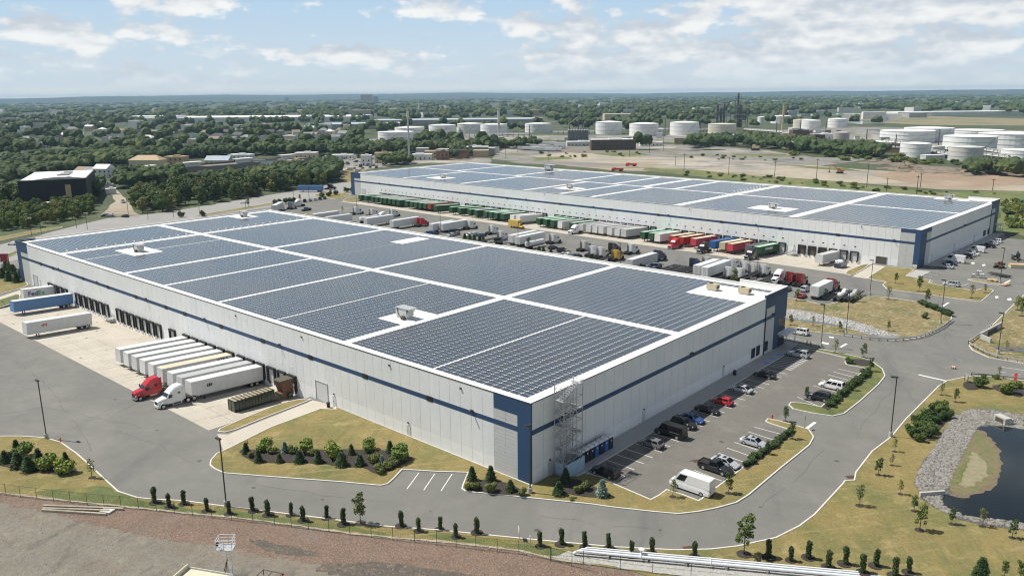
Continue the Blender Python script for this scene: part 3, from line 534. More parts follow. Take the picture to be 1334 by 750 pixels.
# ------------------------------------------------------------------ the two warehouses
def panels(mb, a0, a1, z0, z1, axis, pos, out, pitch, gap, mi, th=.12):
    """concrete wall panels with open joints; axis 'x': wall along x at y=pos, outward +y/-y by sign of out"""
    n = max(1, round((a1 - a0) / pitch)); w = (a1 - a0) / n
    for i in range(n):
        s, e = a0 + i * w + gap / 2, a0 + (i + 1) * w - gap / 2
        lo, hi = sorted((pos, pos + out * th))
        if axis == 'x': mb.box(s, e, lo, hi, z0, z1, mi)
        else: mb.box(lo, hi, s, e, z0, z1, mi)
def warehouse(name, label, L, W, H, loc, rz, opt):
    b = thing(name, label, 'warehouse', (*loc, 0), rz)
    hp = H - .35
    mb = MB(); mb.box(.3, L - .3, -W + .3, -.3, -CD - .3, H - .5); part('wall_core', mb, 'wall_joint', b)
    bz0, bz1 = 8.15, 9.0
    cx = opt['front_blue']            # blue strip at the near corner on the dock side, x 0..cx
    fx = opt['front_cap']             # cap extent
    for z0, z1, m, nm in ((-CD - .3, 2.35, 'wall_base', 'wall_base'), (2.37, bz0, 'wall_light', 'wall'), (bz1, H, 'wall_light', 'wall')):
        mb = MB(); panels(mb, fx, L - 10, z0, z1, 'x', -.3, 1, 2.5, .05, 0, .3); part(nm, mb, m, b)
        e0 = opt.get('end_blue', 0); e1 = opt['entry']
        mb = MB(); panels(mb, -e1[0], -opt['end_cap'], z0, z1, 'y', .3, -1, 2.75, .05, 0, .3); part(nm, mb, m, b)
        mb = MB(); panels(mb, .3, L - .3, z0, z1, 'x', -W + .3, -1, 5, .03, 0, .3); part(nm, mb, m, b)
        mb = MB(); panels(mb, -W + .3, -.3, z0, z1, 'y', L - .3, 1, 5, .03, 0, .3); part(nm, mb, m, b)
    # blue stripe
    mb = MB(); mb.box(cx, L - 3.5, -.28, .012, bz0 + .005, bz1 - .005); part('stripe', mb, 'blue_panel', b)
    mb = MB(); mb.box(-.012, .28, -e1[1], -max(opt['end_blue'], .0) - .002, bz0 + .005, bz1 - .005); part('stripe', mb, 'blue_panel', b)
    # corner feature on the dock side
    zt = opt['front_z']
    mb = MB(); mb.box(-.02, cx, -.3, .03, -CD - .3, H + .05); mb.box(cx + .003, fx - .003, -.3, .03, zt, H + .05); part('corner_panel', mb, 'blue_panel', b)
    mb = MB()
    for z0, z1 in ((-CD - .3, bz0), (bz1, zt)):
        n = max(1, round((z1 - z0) / .62))
        for i in range(n):
            zz = z0 + (z1 - z0) * i / n
            mb.box(cx + .02, (cx + fx) / 2 - .02, -.3, .0, zz + .02, zz + (z1 - z0) / n - .02); mb.box((cx + fx) / 2 + .02, fx - .02, -.3, .0, zz + .02, zz + (z1 - z0) / n - .02)
    part('ribbed_panel', mb, 'corner_grey', b)
    mb = MB(); ec, eb = opt['end_cap'], opt['end_blue']
    if eb:
        mb.box(-.034, .3, -eb, -.304, -CD, H + .046); mb.box(-.034, .3, -ec + .003, -eb - .003, 11.7, H + .046); part('corner_panel', mb, 'blue_panel', b)
        mb = MB(); mb.box(0, .3, -ec + .02, -eb - .02, -CD, bz0); mb.box(0, .3, -ec + .02, -eb - .02, bz1, 11.7); part('ribbed_panel', mb, 'corner_grey', b)
    # far corner feature
    mb = MB(); mb.box(L - 3.5, L + .03, -.3, .03, -CD - .3, H + .35); mb.box(L - 9.997, L - 3.503, -.3, .03, 10.4, H + .35)
    mb.box(L - .3, L + .03, -6, -.303, 10.4, H + .35); part('corner_panel', mb, 'blue_panel', b)
    mb = MB(); mb.box(L - 9.98, L - 3.52, -.3, 0, -CD - .3, bz0); mb.box(L - 9.98, L - 3.52, -.3, 0, bz1, 10.4); part('ribbed_panel', mb, 'corner_grey', b)
    # entrance corner
    y0, y1 = e1                         # wall panels end at y0, blue starts at y1
    mb = MB(); mb.box(-.05, .3, -W - .03, -y1, 7.0, 14.3); mb.box(-.05, .3, -y1 + .003, -y0 + .3, 11.0, 14.3); mb.box(-.05, .3, -y1 - 2.6, -y1, -.2, 6.997)
    mb.box(-.05, .3, -W - .03, -y1 - 2.603, 3.9, 4.2)
    mb.box(.303, 12, -W - .03, -W + .3, 10.5, 14.3); mb.box(.303, 4, -W - .03, -W + .3, -.2, 10.49)
    part('entrance_panel', mb, 'blue_panel', b)
    mb = MB(); mb.box(.303, 12, -W + .303, -W + .55, H - .5, 14.25); mb.box(.303, .55, -W + .56, -y0 + .3, H - .5, 14.25); mb.box(-.06, .56, -W - .04, -y0 + .31, 14.3, 14.36); mb.box(.57, 12, -W - .04, -W + .56, 14.3, 14.36)
    part('parapet', mb, 'cap_white', b)
    mb = MB(); mb.box(0, .3, -y1 + .02, -y0 + .02, -.2, bz0); mb.box(0, .3, -y1 + .02, -y0 + .02, bz1, 11.0); part('ribbed_panel', mb, 'corner_grey', b)
    w = part('entrance_window', MB().box(-.02, .2, -W + .4, -y1 - 2.62, 4.21, 6.98), 'dark_glass', b)
    mb = MB()
    for k in range(4): yy = -W + .4 + k * ((W - .4 - y1 - 2.62) / 3); mb.box(-.05, -.021, yy - .05, yy + .05, 4.22, 6.97)
    for z in (4.9, 5.6, 6.3): mb.box(-.045, -.0215, -W + .46, -y1 - 2.7, z, z + .06)
    part('mullion', mb, 'black_metal', w)
    w = part('entrance_door', MB().box(-.02, .2, -W + .4, -y1 - 2.62, .1, 3.4), 'dark_glass', b)
    mb = MB()
    for k in range(6): yy = -W + .4 + k * ((W - .4 - y1 - 2.62) / 5); mb.box(-.05, -.021, yy - .05, yy + .05, .1, 3.4)
    part('mullion', mb, 'black_metal', w)
    part('canopy', MB().box(-2.4, -.06, -W - 1.6, -y1 - 2.2, 3.35, 3.8), 'cap_white', b)
    for yy in (-W - 1.3, -y1 - 2.6): part('canopy_post', MB().tube((-2.1, yy, .1), (-2.1, yy, 3.34), .09), 'steel', b)
    # roof
    part('roof', MB().box(.33, L - .33, -W + .33, -.33, H - .49, hp), 'roof_white', b)
    mb = MB()
    mb.box(-.02, L + .02, -.42, .02, H, H + .06); mb.box(-.02, L + .02, -W - .02, -W + .42, H, H + .059)
    mb.box(-.02, .42, -W + .43, -.43, H, H + .06); mb.box(L - .42, L + .02, -W + .43, -.43, H, H + .06)
    mb.box(0, L, -.40, -.305, hp, H); mb.box(.305, .40, -W, -.41, hp, H)
    part('parapet_cap', mb, 'cap_white', b)
    mb = MB(); mb.box(-.03, L + .03, .022, .05, H - .12, H + .03); mb.box(-.05, -.022, -W, 0, H - .12, H + .03); part('drip_edge', mb, 'bronze_metal', b)
    # docks
    def seal(m): m.box(-1.5, -1.1, 0, .45, -.05, 3.0); m.box(1.1, 1.5, 0, .45, -.05, 3.0); m.box(-1.5, 1.5, 0, .52, 3.003, 3.35); m.box(-1.1, 1.1, .0, .03, -.05, 3.0)
    def dk(m): m.box(-1.09, 1.09, .031, .06, 0, 2.9); [m.box(-1.05, 1.05, .062, .075, z, z + .03) for z in (.6, 1.2, 1.8, 2.4)]
    def bump(m): m.box(-.15, .15, .002, .25, -.5, -.06)
    for x, op in opt['docks']:
        d = cpart(name, 'dock_door', dk, 'louvre_dark' if op else 'door_white', b, (x, 0, 0))
        cpart(name, 'dock_seal', seal, 'black_rubber', d); [cpart(name, 'dock_bumper', bump, 'black_rubber', d, (sx, 0, 0)) for sx in (-.95, .95)]
        cpart(name, 'dock_number', lambda m: m.box(-.35, .35, 0, .03, 4.85, 5.25), 'ink_dark' if opt['numbers'] else 'wall_base', d)
    for x in opt['lights']:
        l = cpart(name, 'wall_light', lambda m: (m.box(-.3, .3, .01, .25, 8.95, 9.25), m.box(-.12, .12, .25, .8, 9.05, 9.18)), 'bronze_metal', b, (x, 0, 0))
    for x in opt['vents']: cpart(name, 'wall_vent', lambda m: (m.box(-.75, .75, .013, .06, 8.1, 9.05), [m.box(-.7, .7, .06, .09, 8.2 + .16 * k, 8.26 + .16 * k) for k in range(5)]), 'black_metal', b, (x, 0, 0))
    for x in opt['leaders']: cpart(name, 'overflow_scupper', lambda m: m.box(-.15, .15, .0, .22, 12.2, 12.5), 'louvre_dark', b, (x, 0, 0))
    for (x, w_, z0, z1, m_) in opt['roll']:
        d = part('roller_door', MB().box(x - w_ / 2, x + w_ / 2, .002, .03, z0, z1), m_, b)
        part('door_frame', MB().box(x - w_ / 2 - .12, x - w_ / 2 - .002, 0, .12, z0, z1 + .12).box(x + w_ / 2 + .002, x + w_ / 2 + .12, 0, .12, z0, z1 + .12).box(x - w_ / 2, x + w_ / 2, 0, .12, z1, z1 + .12), 'door_grey', d)
    for x in opt['doors']:
        d = cpart(name, 'door', lambda m: m.box(-.5, .5, .002, .06, .05, 2.2), 'door_white', b, (x, 0, 0)); cpart(name, 'handle', lambda m: m.box(.3, .38, .06, .14, 1.0, 1.15), 'steel', d)
        cpart(name, 'door_lamp', lambda m: m.box(-.15, .15, .003, .2, 2.5, 2.7), 'bronze_metal', d)
    for y in opt['end_doors']:
        d = cpart(name + 'e', 'door', lambda m: m.box(-.06, -.002, -.5, .5, .14, 2.3), 'door_white', b, (0, y, 0)); cpart(name + 'e', 'door_lamp', lambda m: m.box(-.2, -.003, -.15, .15, 2.5, 2.7), 'bronze_metal', d)
    for y in opt['end_windows']:
        d = cpart(name, 'window', lambda m: m.box(-.02, .0, -.9, .9, .85, 3.05), 'dark_glass', b, (0, y, 0)); cpart(name, 'window_frame', lambda m: (m.box(-.06, -.021, -.95, -.85, .8, 3.1), m.box(-.06, -.021, .85, .95, .8, 3.1), m.box(-.06, -.021, -.84, .84, .8, .88), m.box(-.06, -.021, -.84, .84, 3.02, 3.1)), 'black_metal', d)
    for y in opt['end_lights']: cpart(name + 'e', 'wall_light', lambda m: (m.box(-.3, -.013, -.5, .5, 8.95, 9.3), m.box(-.8, -.3, -.2, .2, 9.1, 9.25)), 'bronze_metal', b, (0, y, 0))
    for y in opt['end_pipes']: cpart(name, 'downspout', lambda m: m.box(-.22, -.01, -.12, .12, .1, 10.9), 'bronze_metal', b, (0, y, 0))
    return b
A_docks = [196, 192, 188, 184] + [174.8 - 3.95 * k for k in range(6)] + [146.8 - 3.84 * k for k in range(7)] + [116.2, 109.1, 105, 100.9, 96.9, 92.8, 88.7, 84.1, 80.2, 76.3, 72.1, 68.2, 64.4]
A = warehouse('warehouse', 'nearer white warehouse with blue stripe, parking stalls along its shaded end wall', LA, WA, HA, (0, 0), 0, dict(front_blue=2.7, front_cap=7.7, front_z=10.9, end_blue=0, end_cap=.3, entry=(83.2, 88.2),
    docks=[(x, False) for x in A_docks], numbers=False, lights=[99.2, 68.2, 129.1, 159.4, 187.4, 12.5], vents=[40.2, 22.7, 108.9, 91.9, 74.8, 57.5, 118.6, 135.2, 152.4, 169.4, 192, 202.3], leaders=[15, 33, 60, 85],
    roll=[(54.3, 3.8, .05, 4.1, 'door_white'), (209, 3.4, .05, 3.9, 'door_white')], doors=[50.3, 28.5, 205], end_doors=[-4.6, -32.3, -63.5], end_windows=[-77.7, -80.2, -84.4], end_lights=[-49.1, -8.2, -87], end_pipes=[-83.1]))
B_docks = []
x = 21.5
while x < 300:
    if not any(a < x < b_ for a, b_ in ((41.8, 45.5), (102, 106), (163, 168), (226, 231))): B_docks.append(x)
    x += 3.9
B = warehouse('warehouse', 'farther white warehouse with blue stripe, green and red containers backed along its docks', LB, WB, HB, BORG, BYAW, dict(front_blue=1.8, front_cap=6.6, front_z=12.0, end_blue=6.2, end_cap=10.8, entry=(87.3, 93.5),
    docks=[(x, 33 < x < 41) for x in B_docks], numbers=True, lights=[8.5, 60, 100, 140, 182, 222, 262, 300], vents=[28, 50, 75, 105, 130, 160, 195, 230, 270, 290], leaders=[20, 90, 170, 250],
    roll=[(12.1, 3.6, .05, 2.6, 'louvre_dark'), (316, 3.6, .05, 4.3, 'door_white')], doors=[44, 104, 311], end_doors=[-14, -40, -66], end_windows=[-79.5, -81.5, -86], end_lights=[-50, -90], end_pipes=[-87.2]))
part('gas_meter', MB().box(-1.4, .0, .04, .5, .2, 1.3).tube((-1.2, .3, 0), (-1.2, .3, .2), .06).tube((-.2, .3, 0), (-.2, .3, .2), .06), 'ivory', B, (1.6, 0, 0))
# ------------------------------------------------------------------ solar arrays
def panel_mb(mb, x=0, y=0, z=0):
    a, h, y_ = .83, .05, .47
    mb.add([(x - a, y - y_, z), (x + a, y - y_, z + .035), (x + a, y + y_, z + .035), (x - a, y + y_, z), (x - a, y - y_, z - .03), (x + a, y - y_, z + .005), (x + a, y + y_, z + .005), (x - a, y + y_, z - .03)],
           [(0, 1, 2, 3)], 0)
    n = len(mb.v) - 8
    for f in ((4, 5, 1, 0), (5, 6, 2, 1), (6, 7, 3, 2), (7, 4, 0, 3), (7, 6, 5, 4)): mb.f.append(tuple(i + n for i in f)); mb.m.append(1)
PX, PY = 1.9, 1.115
def solar(label, loc, rz, zr, x0, x1, y0, y1, cuts=(), indiv=0, group='solar arrays on the warehouse roofs'):
    """x0<x1 along the building, y0>y1 inwards"""
    t = thing('solar_array', label, 'solar panels', (*loc, zr), rz, group)
    n = round((x1 - x0 + .3) / PX); m = round((y0 - y1) / PY); px, py = (x1 - x0 + .36) / n, (y0 - y1) / m
    cells = [(x0 + .81 + i * px, y0 - .5 - j * py) for i in range(n) for j in range(m)]
    cells = [c for c in cells if not any(a - .8 < c[0] < b_ + .8 and e - .5 < c[1] < d_ + .5 for a, b_, d_, e in cuts)]
    if indiv:
        cells.sort(key=lambda c: c[0] - c[1] * .6)
        for c in cells[:indiv]: cpart('solar', 'solar_panel', panel_mb, ['solar', 'solar_frame'], t, (c[0], c[1], .07))
        cells = cells[indiv:]
    mb = MB()
    for c in cells: panel_mb(mb, c[0], c[1], .07)
    o = part('panel_field', mb, ['solar', 'solar_frame'], t); o['kind'] = 'stuff'
    mb = MB()
    for i in range(n): mb.box(x0 + .81 + i * px - .6, x0 + .81 + i * px - .52, y1, y0, .0, .035); mb.box(x0 + .81 + i * px + .52, x0 + .81 + i * px + .6, y1, y0, .0, .05)
    return t
zA = HA - .35; zB = HB - .35
cA = [(49, 56.5, -17.5, -26), (168, 180, -15, -23), (2, 18, -78, -90), (211, 219, -75, -82), (120, 124, -79, -90)]
AX = [(2.6, 23.4), (24.1, 46.6), (49.1, 71.9), (72.7, 95.2), (96.8, 121.6), (123.2, 144), (146.2, 173), (174, 187), (190.6, 219)]
AX2 = [(2.6, 46.6), (49.0, 95.2), (97.2, 120.9), (121.6, 144.8), (147.2, 187.6), (190.8, 219)]
for i, (a, b_) in enumerate(AX): solar(f'{ORD[i]} solar array from the parking end, dock side of the nearer warehouse roof', (0, 0), 0, zA, a, b_, -2.1, -46.0, cA, 100 if i < 4 else 0)
for i, (a, b_) in enumerate(AX2): solar(f'{ORD[i]} solar array from the parking end, truck lot side of the nearer warehouse roof', (0, 0), 0, zA, a, b_, -48.3, -92.4, cA, 100 if i < 2 else 0)
cB = [(257, 270, -12, -22), (167, 179, -18, -27), (55, 70, -14, -25), (12, 24, -92, -97)]
BX = [(3, 45), (49, 96), (100, 142), (145, 161), (164, 184), (187, 231), (234, 279), (282, 325)]
BX2 = [(3, 45), (49, 96), (100, 130), (133, 147), (151, 167), (170, 194), (197, 238), (241, 288), (291, 325)]
for i, (a, b_) in enumerate(BX): solar(f'{ORD[i]} solar array from the blue corner, dock side of the farther warehouse roof', BORG, BYAW, zB, a, b_, -2.2, -51.1, cB)
for i, (a, b_) in enumerate(BX2): solar(f'{ORD[i]} solar array from the entrance corner, back half of the farther warehouse roof', BORG, BYAW, zB, a, b_, -53.3, -96, cB)
# rooftop units
def rooftop(label, p, rz, s, big):
    t = thing('rooftop_unit', label, 'air handler', p, rz, 'air handling units on the roofs')
    if big:
        part('housing', MB().box(-1.9 * s, 1.9 * s, -1.2 * s, 1.2 * s, .55, 2.6 * s), 'hvac_grey', t); part('curb', MB().box(-1.7 * s, 1.7 * s, -1.0 * s, 1.0 * s, .02, .55), 'hvac_grey', t)
        part('hood', MB().box(-3.1 * s, 2.0 * s, -1.4 * s, 1.35 * s, 2.6 * s + .003, 2.72 * s).add([(-3.0 * s, -1.2 * s, 2.6 * s), (-1.9 * s - .003, -1.2 * s, 1.4 * s), (-1.9 * s - .003, 1.2 * s, 1.4 * s), (-3.0 * s, 1.2 * s, 2.6 * s)], [(0, 1, 2, 3)]), 'galv', t)
        part('intake', MB().box(-1.6 * s, -.6 * s, 1.203 * s, 1.9 * s, .1, .8), 'louvre_dark', t)
        part('pipe', MB().path([(-.3 * s, 1.28 * s, .3), (.9 * s, 1.28 * s, .9), (1.2 * s, 1.28 * s, 2.2)], .07), 'black_metal', t)
        part('grille', MB().box(.3 * s, 1.6 * s, -1.24 * s, -1.203 * s, .8, 1.8), 'louvre_dark', t)
    else:
        part('housing', MB().box(-1.3, 1.3, -.9, .9, .35, 1.6), 'hvac_tan', t); part('curb', MB().box(-1.1, 1.1, -.7, .7, .02, .35), 'hvac_grey', t)
        part('grille', MB().box(-1.33, -1.303, -.7, .7, .6, 1.3), 'louvre_dark', t); part('fan', MB().tube((.5, 0, 1.6), (.5, 0, 1.75), .5, n=16), 'black_metal', t)
    return t
for l, p, s, bg in (('galvanized rooftop unit with wide hood on the nearer roof beside the cross aisle', (52.6, -20.8, zA), .88, 1), ('galvanized rooftop unit with hood at the far end of the nearer roof', (174.1, -18.8, zA), .85, 1),
                    ('small tan rooftop unit in the notched bay above the entrance, at the parapet side', (6.5, -85.6, zA), 1, 0), ('small tan rooftop unit in the notched bay, set deeper between the panels', (14, -84.3, zA), 1, 0), ('grey rooftop unit at the far back corner of the nearer roof', (215, -78.7, zA), .8, 1)):
    rooftop(l, p, 0, s, bg)
for l, p, s in (('rooftop unit at the first cross aisle from the green containers end of the farther roof', (262.6, -17, zB), 1), ('rooftop unit in the middle of the farther roof', (173, -22.5, zB), 1), ('rooftop unit above the red trailers on the farther roof', (63.2, -19.5, zB), 1), ('rooftop unit at the back edge of the farther roof near the entrance', (18.7, -94, zB), 1),
                ('wide pale rooftop unit at the far corner of the farther roof', (246, -90, zB), 1.6)):
    q = bw(p[0], p[1]); rooftop(l, (*q, p[2]), BYAW, s * .8, 1)
def support(m): m.box(-.25, .25, -.25, .25, .02, .12); m.tube((0, 0, .1), (0, 0, .75), .09); m.tube((-.45, 0, .78), (.45, 0, .78), .1)
for k in range(30):
    if 14 <= k <= 15: continue
    y = -3.5 - 2.95 * k; o = cpart('sup', 'pipe_support', support, 'cap_white', None, (189, y, zA))
    o['label'] = 'small white T-shaped pipe support in the line across the far end of the nearer roof'; o['category'] = 'pipe support'; o['group'] = 'pipe supports on the nearer roof'
for k in range(24):
    q = bw(98 if k < 14 else 101.5, -38 - 3.0 * k if k < 14 else -58 - 3.2 * (k - 14)); o = cpart('sup', 'pipe_support', support, 'cap_white', None, (*q, zB), BYAW)
    o['label'] = 'small white pipe support in the line across the farther roof'; o['category'] = 'pipe support'; o['group'] = 'pipe supports on the farther roof'
# stair tower of scaffold at the shaded end of the nearer warehouse
st = thing('scaffold_tower', 'silver scaffold stair tower standing against the shaded end wall', 'scaffold', (-1.6, -7.4, 0))
wx, wy, H_ = .95, 2.4, 15.2
for x_ in (-wx, wx):
    for y_ in (-wy, wy): part('upright', MB().tube((x_, y_, .15), (x_, y_, H_), .075, n=6), 'steel', st)
    for y_ in (-.8, .8): part('upright', MB().tube((x_, y_, .15), (x_, y_, H_ - 1), .06, n=6), 'steel', st)
for k in range(7):
    z = .4 + k * 2.05; m = MB()
    m.path([(-wx, -wy, z), (wx, -wy, z), (wx, wy, z), (-wx, wy, z), (-wx, -wy, z)], .055); part('ledger', m, 'steel', st)
    if k < 7:
        m = MB(); s_ = 1 if k % 2 else -1
        m.path([(-wx, -wy * s_, z), (-wx, wy * s_, min(z + 2.05, H_))], .045); m.path([(wx, wy * s_, z), (wx, -wy * s_, min(z + 2.05, H_))], .045)
        m.path([(-wx, wy, z), (wx, wy, min(z + 2.05, H_))], .045); m.path([(-wx, -.8, z), (-wx, -wy, z + 1)], .025); m.path([(-wx, .8, z), (-wx, wy, z + 1)], .025); part('brace', m, 'steel', st)
        m = MB()
        for i in range(9): yy = (-1.9 + i * .42) * s_; m.box(-.45, .45, yy - .12, yy + .12, z + .2 + i * .21, z + .25 + i * .21)
        for xx in (-.5, .5): m.tube((xx, -1.9 * s_, z + .15), (xx, 1.6 * s_, z + 1.95), .04, n=5); m.tube((xx, -1.9 * s_, z + 1.15), (xx, 1.6 * s_, z + 2.9), .025, n=5)
        part('stair_flight', m, 'galv', st)
        part('landing', MB().box(-wx + .05, wx - .05, (1.65 if s_ > 0 else -2.35), (2.35 if s_ > 0 else -1.65), z + 1.98, z + 2.05), 'galv', st)
m = MB(); m.path([(-wx, -wy, H_), (wx, -wy, H_), (wx, wy, H_), (-wx, wy, H_), (-wx, -wy, H_)], .04); part('guard_rail', m, 'galv', st)
hd = thing('hoarding', 'pale blue hoarding round the foot of the scaffold stair', 'fence', (-3.1, -5.2, .0))
part('panel', MB().box(-.03, .03, -4.6, 0, .05, 2.4), 'fence_blue', hd); part('panel', MB().box(.034, 2.4, -.03, .03, .05, 2.4), 'fence_blue', hd)
for yy in (-4.5, -2.3, -.1): part('post', MB().box(.035, .1, yy - .04, yy + .04, 0, 2.45), 'steel', hd)
# portable toilets
def cabin(m): m.box(-.55, .55, -.56, .56, .16, 2.1); m.box(-.6, .6, -.6, .6, .03, .16)
def toilet(label, y, mat, tall=0):
    t = thing('portable_toilet', label, 'portable toilet', (-1.55, y, .13), 0, 'portable toilets beside the scaffold')
    cpart('wc', 'cabin', cabin, mat, t); cpart('wc', 'roof', lambda m: (m.loft([[(-.62, -.62, 2.1), (.62, -.62, 2.1), (.62, .62, 2.1), (-.62, .62, 2.1)], [(-.4, -.45, 2.38), (.4, -.45, 2.38), (.4, .45, 2.38), (-.4, .45, 2.38)]])), 'plastic_white', t)
    d = cpart('wc', 'door', lambda m: (m.box(-.58, -.552, -.42, .42, .25, 1.9)), mat, t); cpart('wc', 'door_sign', lambda m: m.tube((-.60, 0, 1.55), (-.582, 0, 1.55), .16, n=12), 'plastic_white', d)
    cpart('wc', 'vent_pipe', lambda m: m.tube((.45, .42, 2.0), (.45, .42, 2.6), .05), 'plastic_black', t)
cs = ['plastic_black', 'plastic_black', 'plastic_black', 'plastic_blue', 'plastic_black', 'plastic_blue', 'plastic_black']
nm = ['dark portable toilet next to the pale blue hoarding', 'second dark portable toilet counted from the hoarding', 'third dark portable toilet, just before the first blue one', 'blue portable toilet nearer the scaffold', 'dark portable toilet between the two blue ones', 'blue portable toilet second from the far end', 'dark portable toilet at the far end of the row']
for k in range(7): toilet(nm[k], -10.6 - 1.36 * k, cs[k])
# ------------------------------------------------------------------ vehicles
def wheel_mb(r, w):
    def f(m):
        m.tube((0, -w / 2, 0), (0, w / 2, 0), r, n=16)
    return f
def rim_mb(r, w):
    def f(m):
        for s in (-1, 1): m.tube((0, s * (w / 2 + .004), 0), (0, s * (w / 2 + .012), 0), r * .62, n=12)
    return f
def wheel(key, r, w, parent, loc, rim=True):
    o = cpart(f'{key}{r}{w}', 'wheel', wheel_mb(r, w), 'tyre', parent, loc)
    if rim: cpart(f'{key}{r}{w}', 'rim', rim_mb(r, w), 'rim', o)
    return o
def text_mesh(txt, size):
    k = ('txt', txt, size)
    if k not in CACHE:
        c = bpy.data.curves.new('lettering', 'FONT'); c.body = txt; c.size = size; c.align_x = 'CENTER'; c.align_y = 'CENTER'; c.extrude = .012; c.offset = size * .018
        o = bpy.data.objects.new('lettering', c); col.objects.link(o)
        dg = bpy.context.evaluated_depsgraph_get(); me = bpy.data.meshes.new_from_object(o.evaluated_get(dg))
        bpy.data.objects.remove(o); CACHE[k] = me
    return CACHE[k]
def lettering(txt, size, mat, parent, loc, side):
    if txt.startswith('#'):            # an emblem of slanted strokes
        m = MB(); n = int(txt[1:])
        for i in range(n):
            x = (i - n / 2) * size * .55; h_ = size * (.5 if i % 2 else .36)
            m.add([(x, 0, -h_), (x + size * .42, 0, -h_), (x + size * .62, 0, h_), (x + size * .2, 0, h_), (x, .012, -h_), (x + size * .42, .012, -h_), (x + size * .62, .012, h_), (x + size * .2, .012, h_)], [(0, 1, 2, 3), (7, 6, 5, 4), (0, 4, 5, 1), (1, 5, 6, 2), (2, 6, 7, 3), (3, 7, 4, 0)])
        o = part('emblem', m, mat, parent, loc); o.rotation_euler = (0, 0, 0 if side < 0 else pi); return o
    me = text_mesh(txt, size).copy(); me.materials.clear(); me.materials.append(M(mat))
    o = obj('lettering', me, parent, loc); o.rotation_euler = (pi / 2, 0, 0 if side < 0 else pi); return o
def trailer(label, loc, rz, body='t_white', roof='roof_trailer', L=16.1, kind='van', group=None, pitch=0, text=None, reefer=False, rim=False, detail=True):
    """dry van or container on a chassis; front at +x, rear at -x"""
    nm = 'semi_trailer' if kind == 'van' else 'container_trailer'
    t = thing(nm, label, 'trailer' if kind == 'van' else 'container trailer', loc, rz, group)
    t.rotation_euler = (0, pitch, rz)
    h = L / 2; key = f'{kind}{L}'
    z0 = 1.12 if kind == 'van' else 1.35
    if kind == 'van':
        def bd(m):
            m.box(-h, h, -1.27, 1.27, z0, 4.04); m.box(-h, h, -1.3, 1.3, z0 - .12, z0 + .02); m.box(-h - .01, h + .01, -1.3, 1.3, 3.93, 4.05)
            for x in (-h + .05, h - .05): [m.box(x - .06, x + .06, s * 1.29 - .03, s * 1.29 + .03, z0, 3.93) for s in (-1, 1)]
            n = int(L / 1.22)
            for i in range(1, n): [m.box(-h + i * L / n - .025, -h + i * L / n + .025, s * 1.28 - .012, s * 1.28 + .012, z0 + .02, 3.93) for s in (-1, 1)]
    else:
        def bd(m):
            m.box(-h + .06, h - .06, -1.17, 1.17, z0, 3.98)
            n = int(L / .28)
            for i in range(n):
                x = -h + .12 + i * (L - .24) / n
                for s in (-1, 1): m.box(x, x + .14, s * 1.19 - .022, s * 1.19 + .022, z0 + .12, 3.86)
            for x in (-h + .08, h - .08): [m.box(x - .08, x + .08, s * 1.16 - .07, s * 1.16 + .07, z0, 4.0) for s in (-1, 1)]
            for s in (-1, 1): m.box(-h, h, s * 1.17 - .06, s * 1.17 + .06, z0, z0 + .12); m.box(-h, h, s * 1.17 - .06, s * 1.17 + .06, 3.86, 4.0)
            for i in range(7): m.box(h - .07, h - .02, -1.0 + i * .31, -.86 + i * .31, z0 + .2, 3.8)
    cpart(key, 'body', bd, body, t)
    cpart(key, 'roof', lambda m: (m.box(-h + .05, h - .05, -1.22, 1.22, 4.055, 4.085), [m.box(-h + .5 + i * 1.0, -h + .56 + i * 1.0, -1.2, 1.2, 4.085, 4.1) for i in range(int(L - 1))]), roof, t)
    def doors(m):
        for s in (-1, 1):
            m.box(-h - .04, -h - .012, s * .65 - .6, s * .65 + .6, z0 + .08, 3.9)
            for k in (.35, .95): m.tube((-h - .07, s * k, z0 + .1), (-h - .07, s * k, 3.85), .025, n=5)
    cpart(key, 'rear_door', doors, body, t)
    def fr(m):
        m.box(-h + .3, h - .4, -.55, -.42, .92, z0 - .125); m.box(-h + .3, h - .4, .42, .55, .92, z0 - .125)
        for i in range(8): m.box(-h + .5 + i * 1.9, -h + .62 + i * 1.9, -1.15, 1.15, z0 - .3 + .07, z0 - .13)
        m.box(-h + .8, -h + 3.7, -1.0, 1.0, .62, .9); m.box(-h - .02, -h + .1, -1.1, 1.1, .5, .62); [m.box(-h, -h + .08, s * .7 - .05, s * .7 + .05, .62, 1.0) for s in (-1, 1)]
    cpart(key, 'chassis', fr, 'chassis', t)
    for s in (-1, 1):
        cpart(key, 'landing_leg', lambda m: (m.box(-.09, .09, -.09, .09, .12, 1.0), m.box(-.2, .2, -.18, .18, 0, .12)), 'chassis', t, (h - 2.9, s * .75, .0))
        for x in (-h + 1.4, -h + 2.7): wheel('tr', .51, .58, t, (x, s * .95, .51), rim)
        if detail: cpart(key, 'tail_lamp', lambda m: m.box(-.03, 0, -.12, .12, -.05, .05), 'lamp_red', t, (-h - .015, s * .95, .95))
    if detail: cpart(key, 'mud_flap', lambda m: (m.box(0, .03, -1.25, -.65, .25, .95), m.box(0, .03, .65, 1.25, .25, .95)), 'black_rubber', t, (-h + .55, 0, 0))
    if reefer: cpart(key, 'cooling_unit', lambda m: m.box(h + .005, h + .55, -.95, .95, 2.2, 3.9), 'plastic_white', t)
    if text:
        for (s_, sz, mt, x, z, side) in text: lettering(s_, sz, mt, t, (x, side * 1.315 if kind == 'van' else side * 1.245, z), side)
    return t
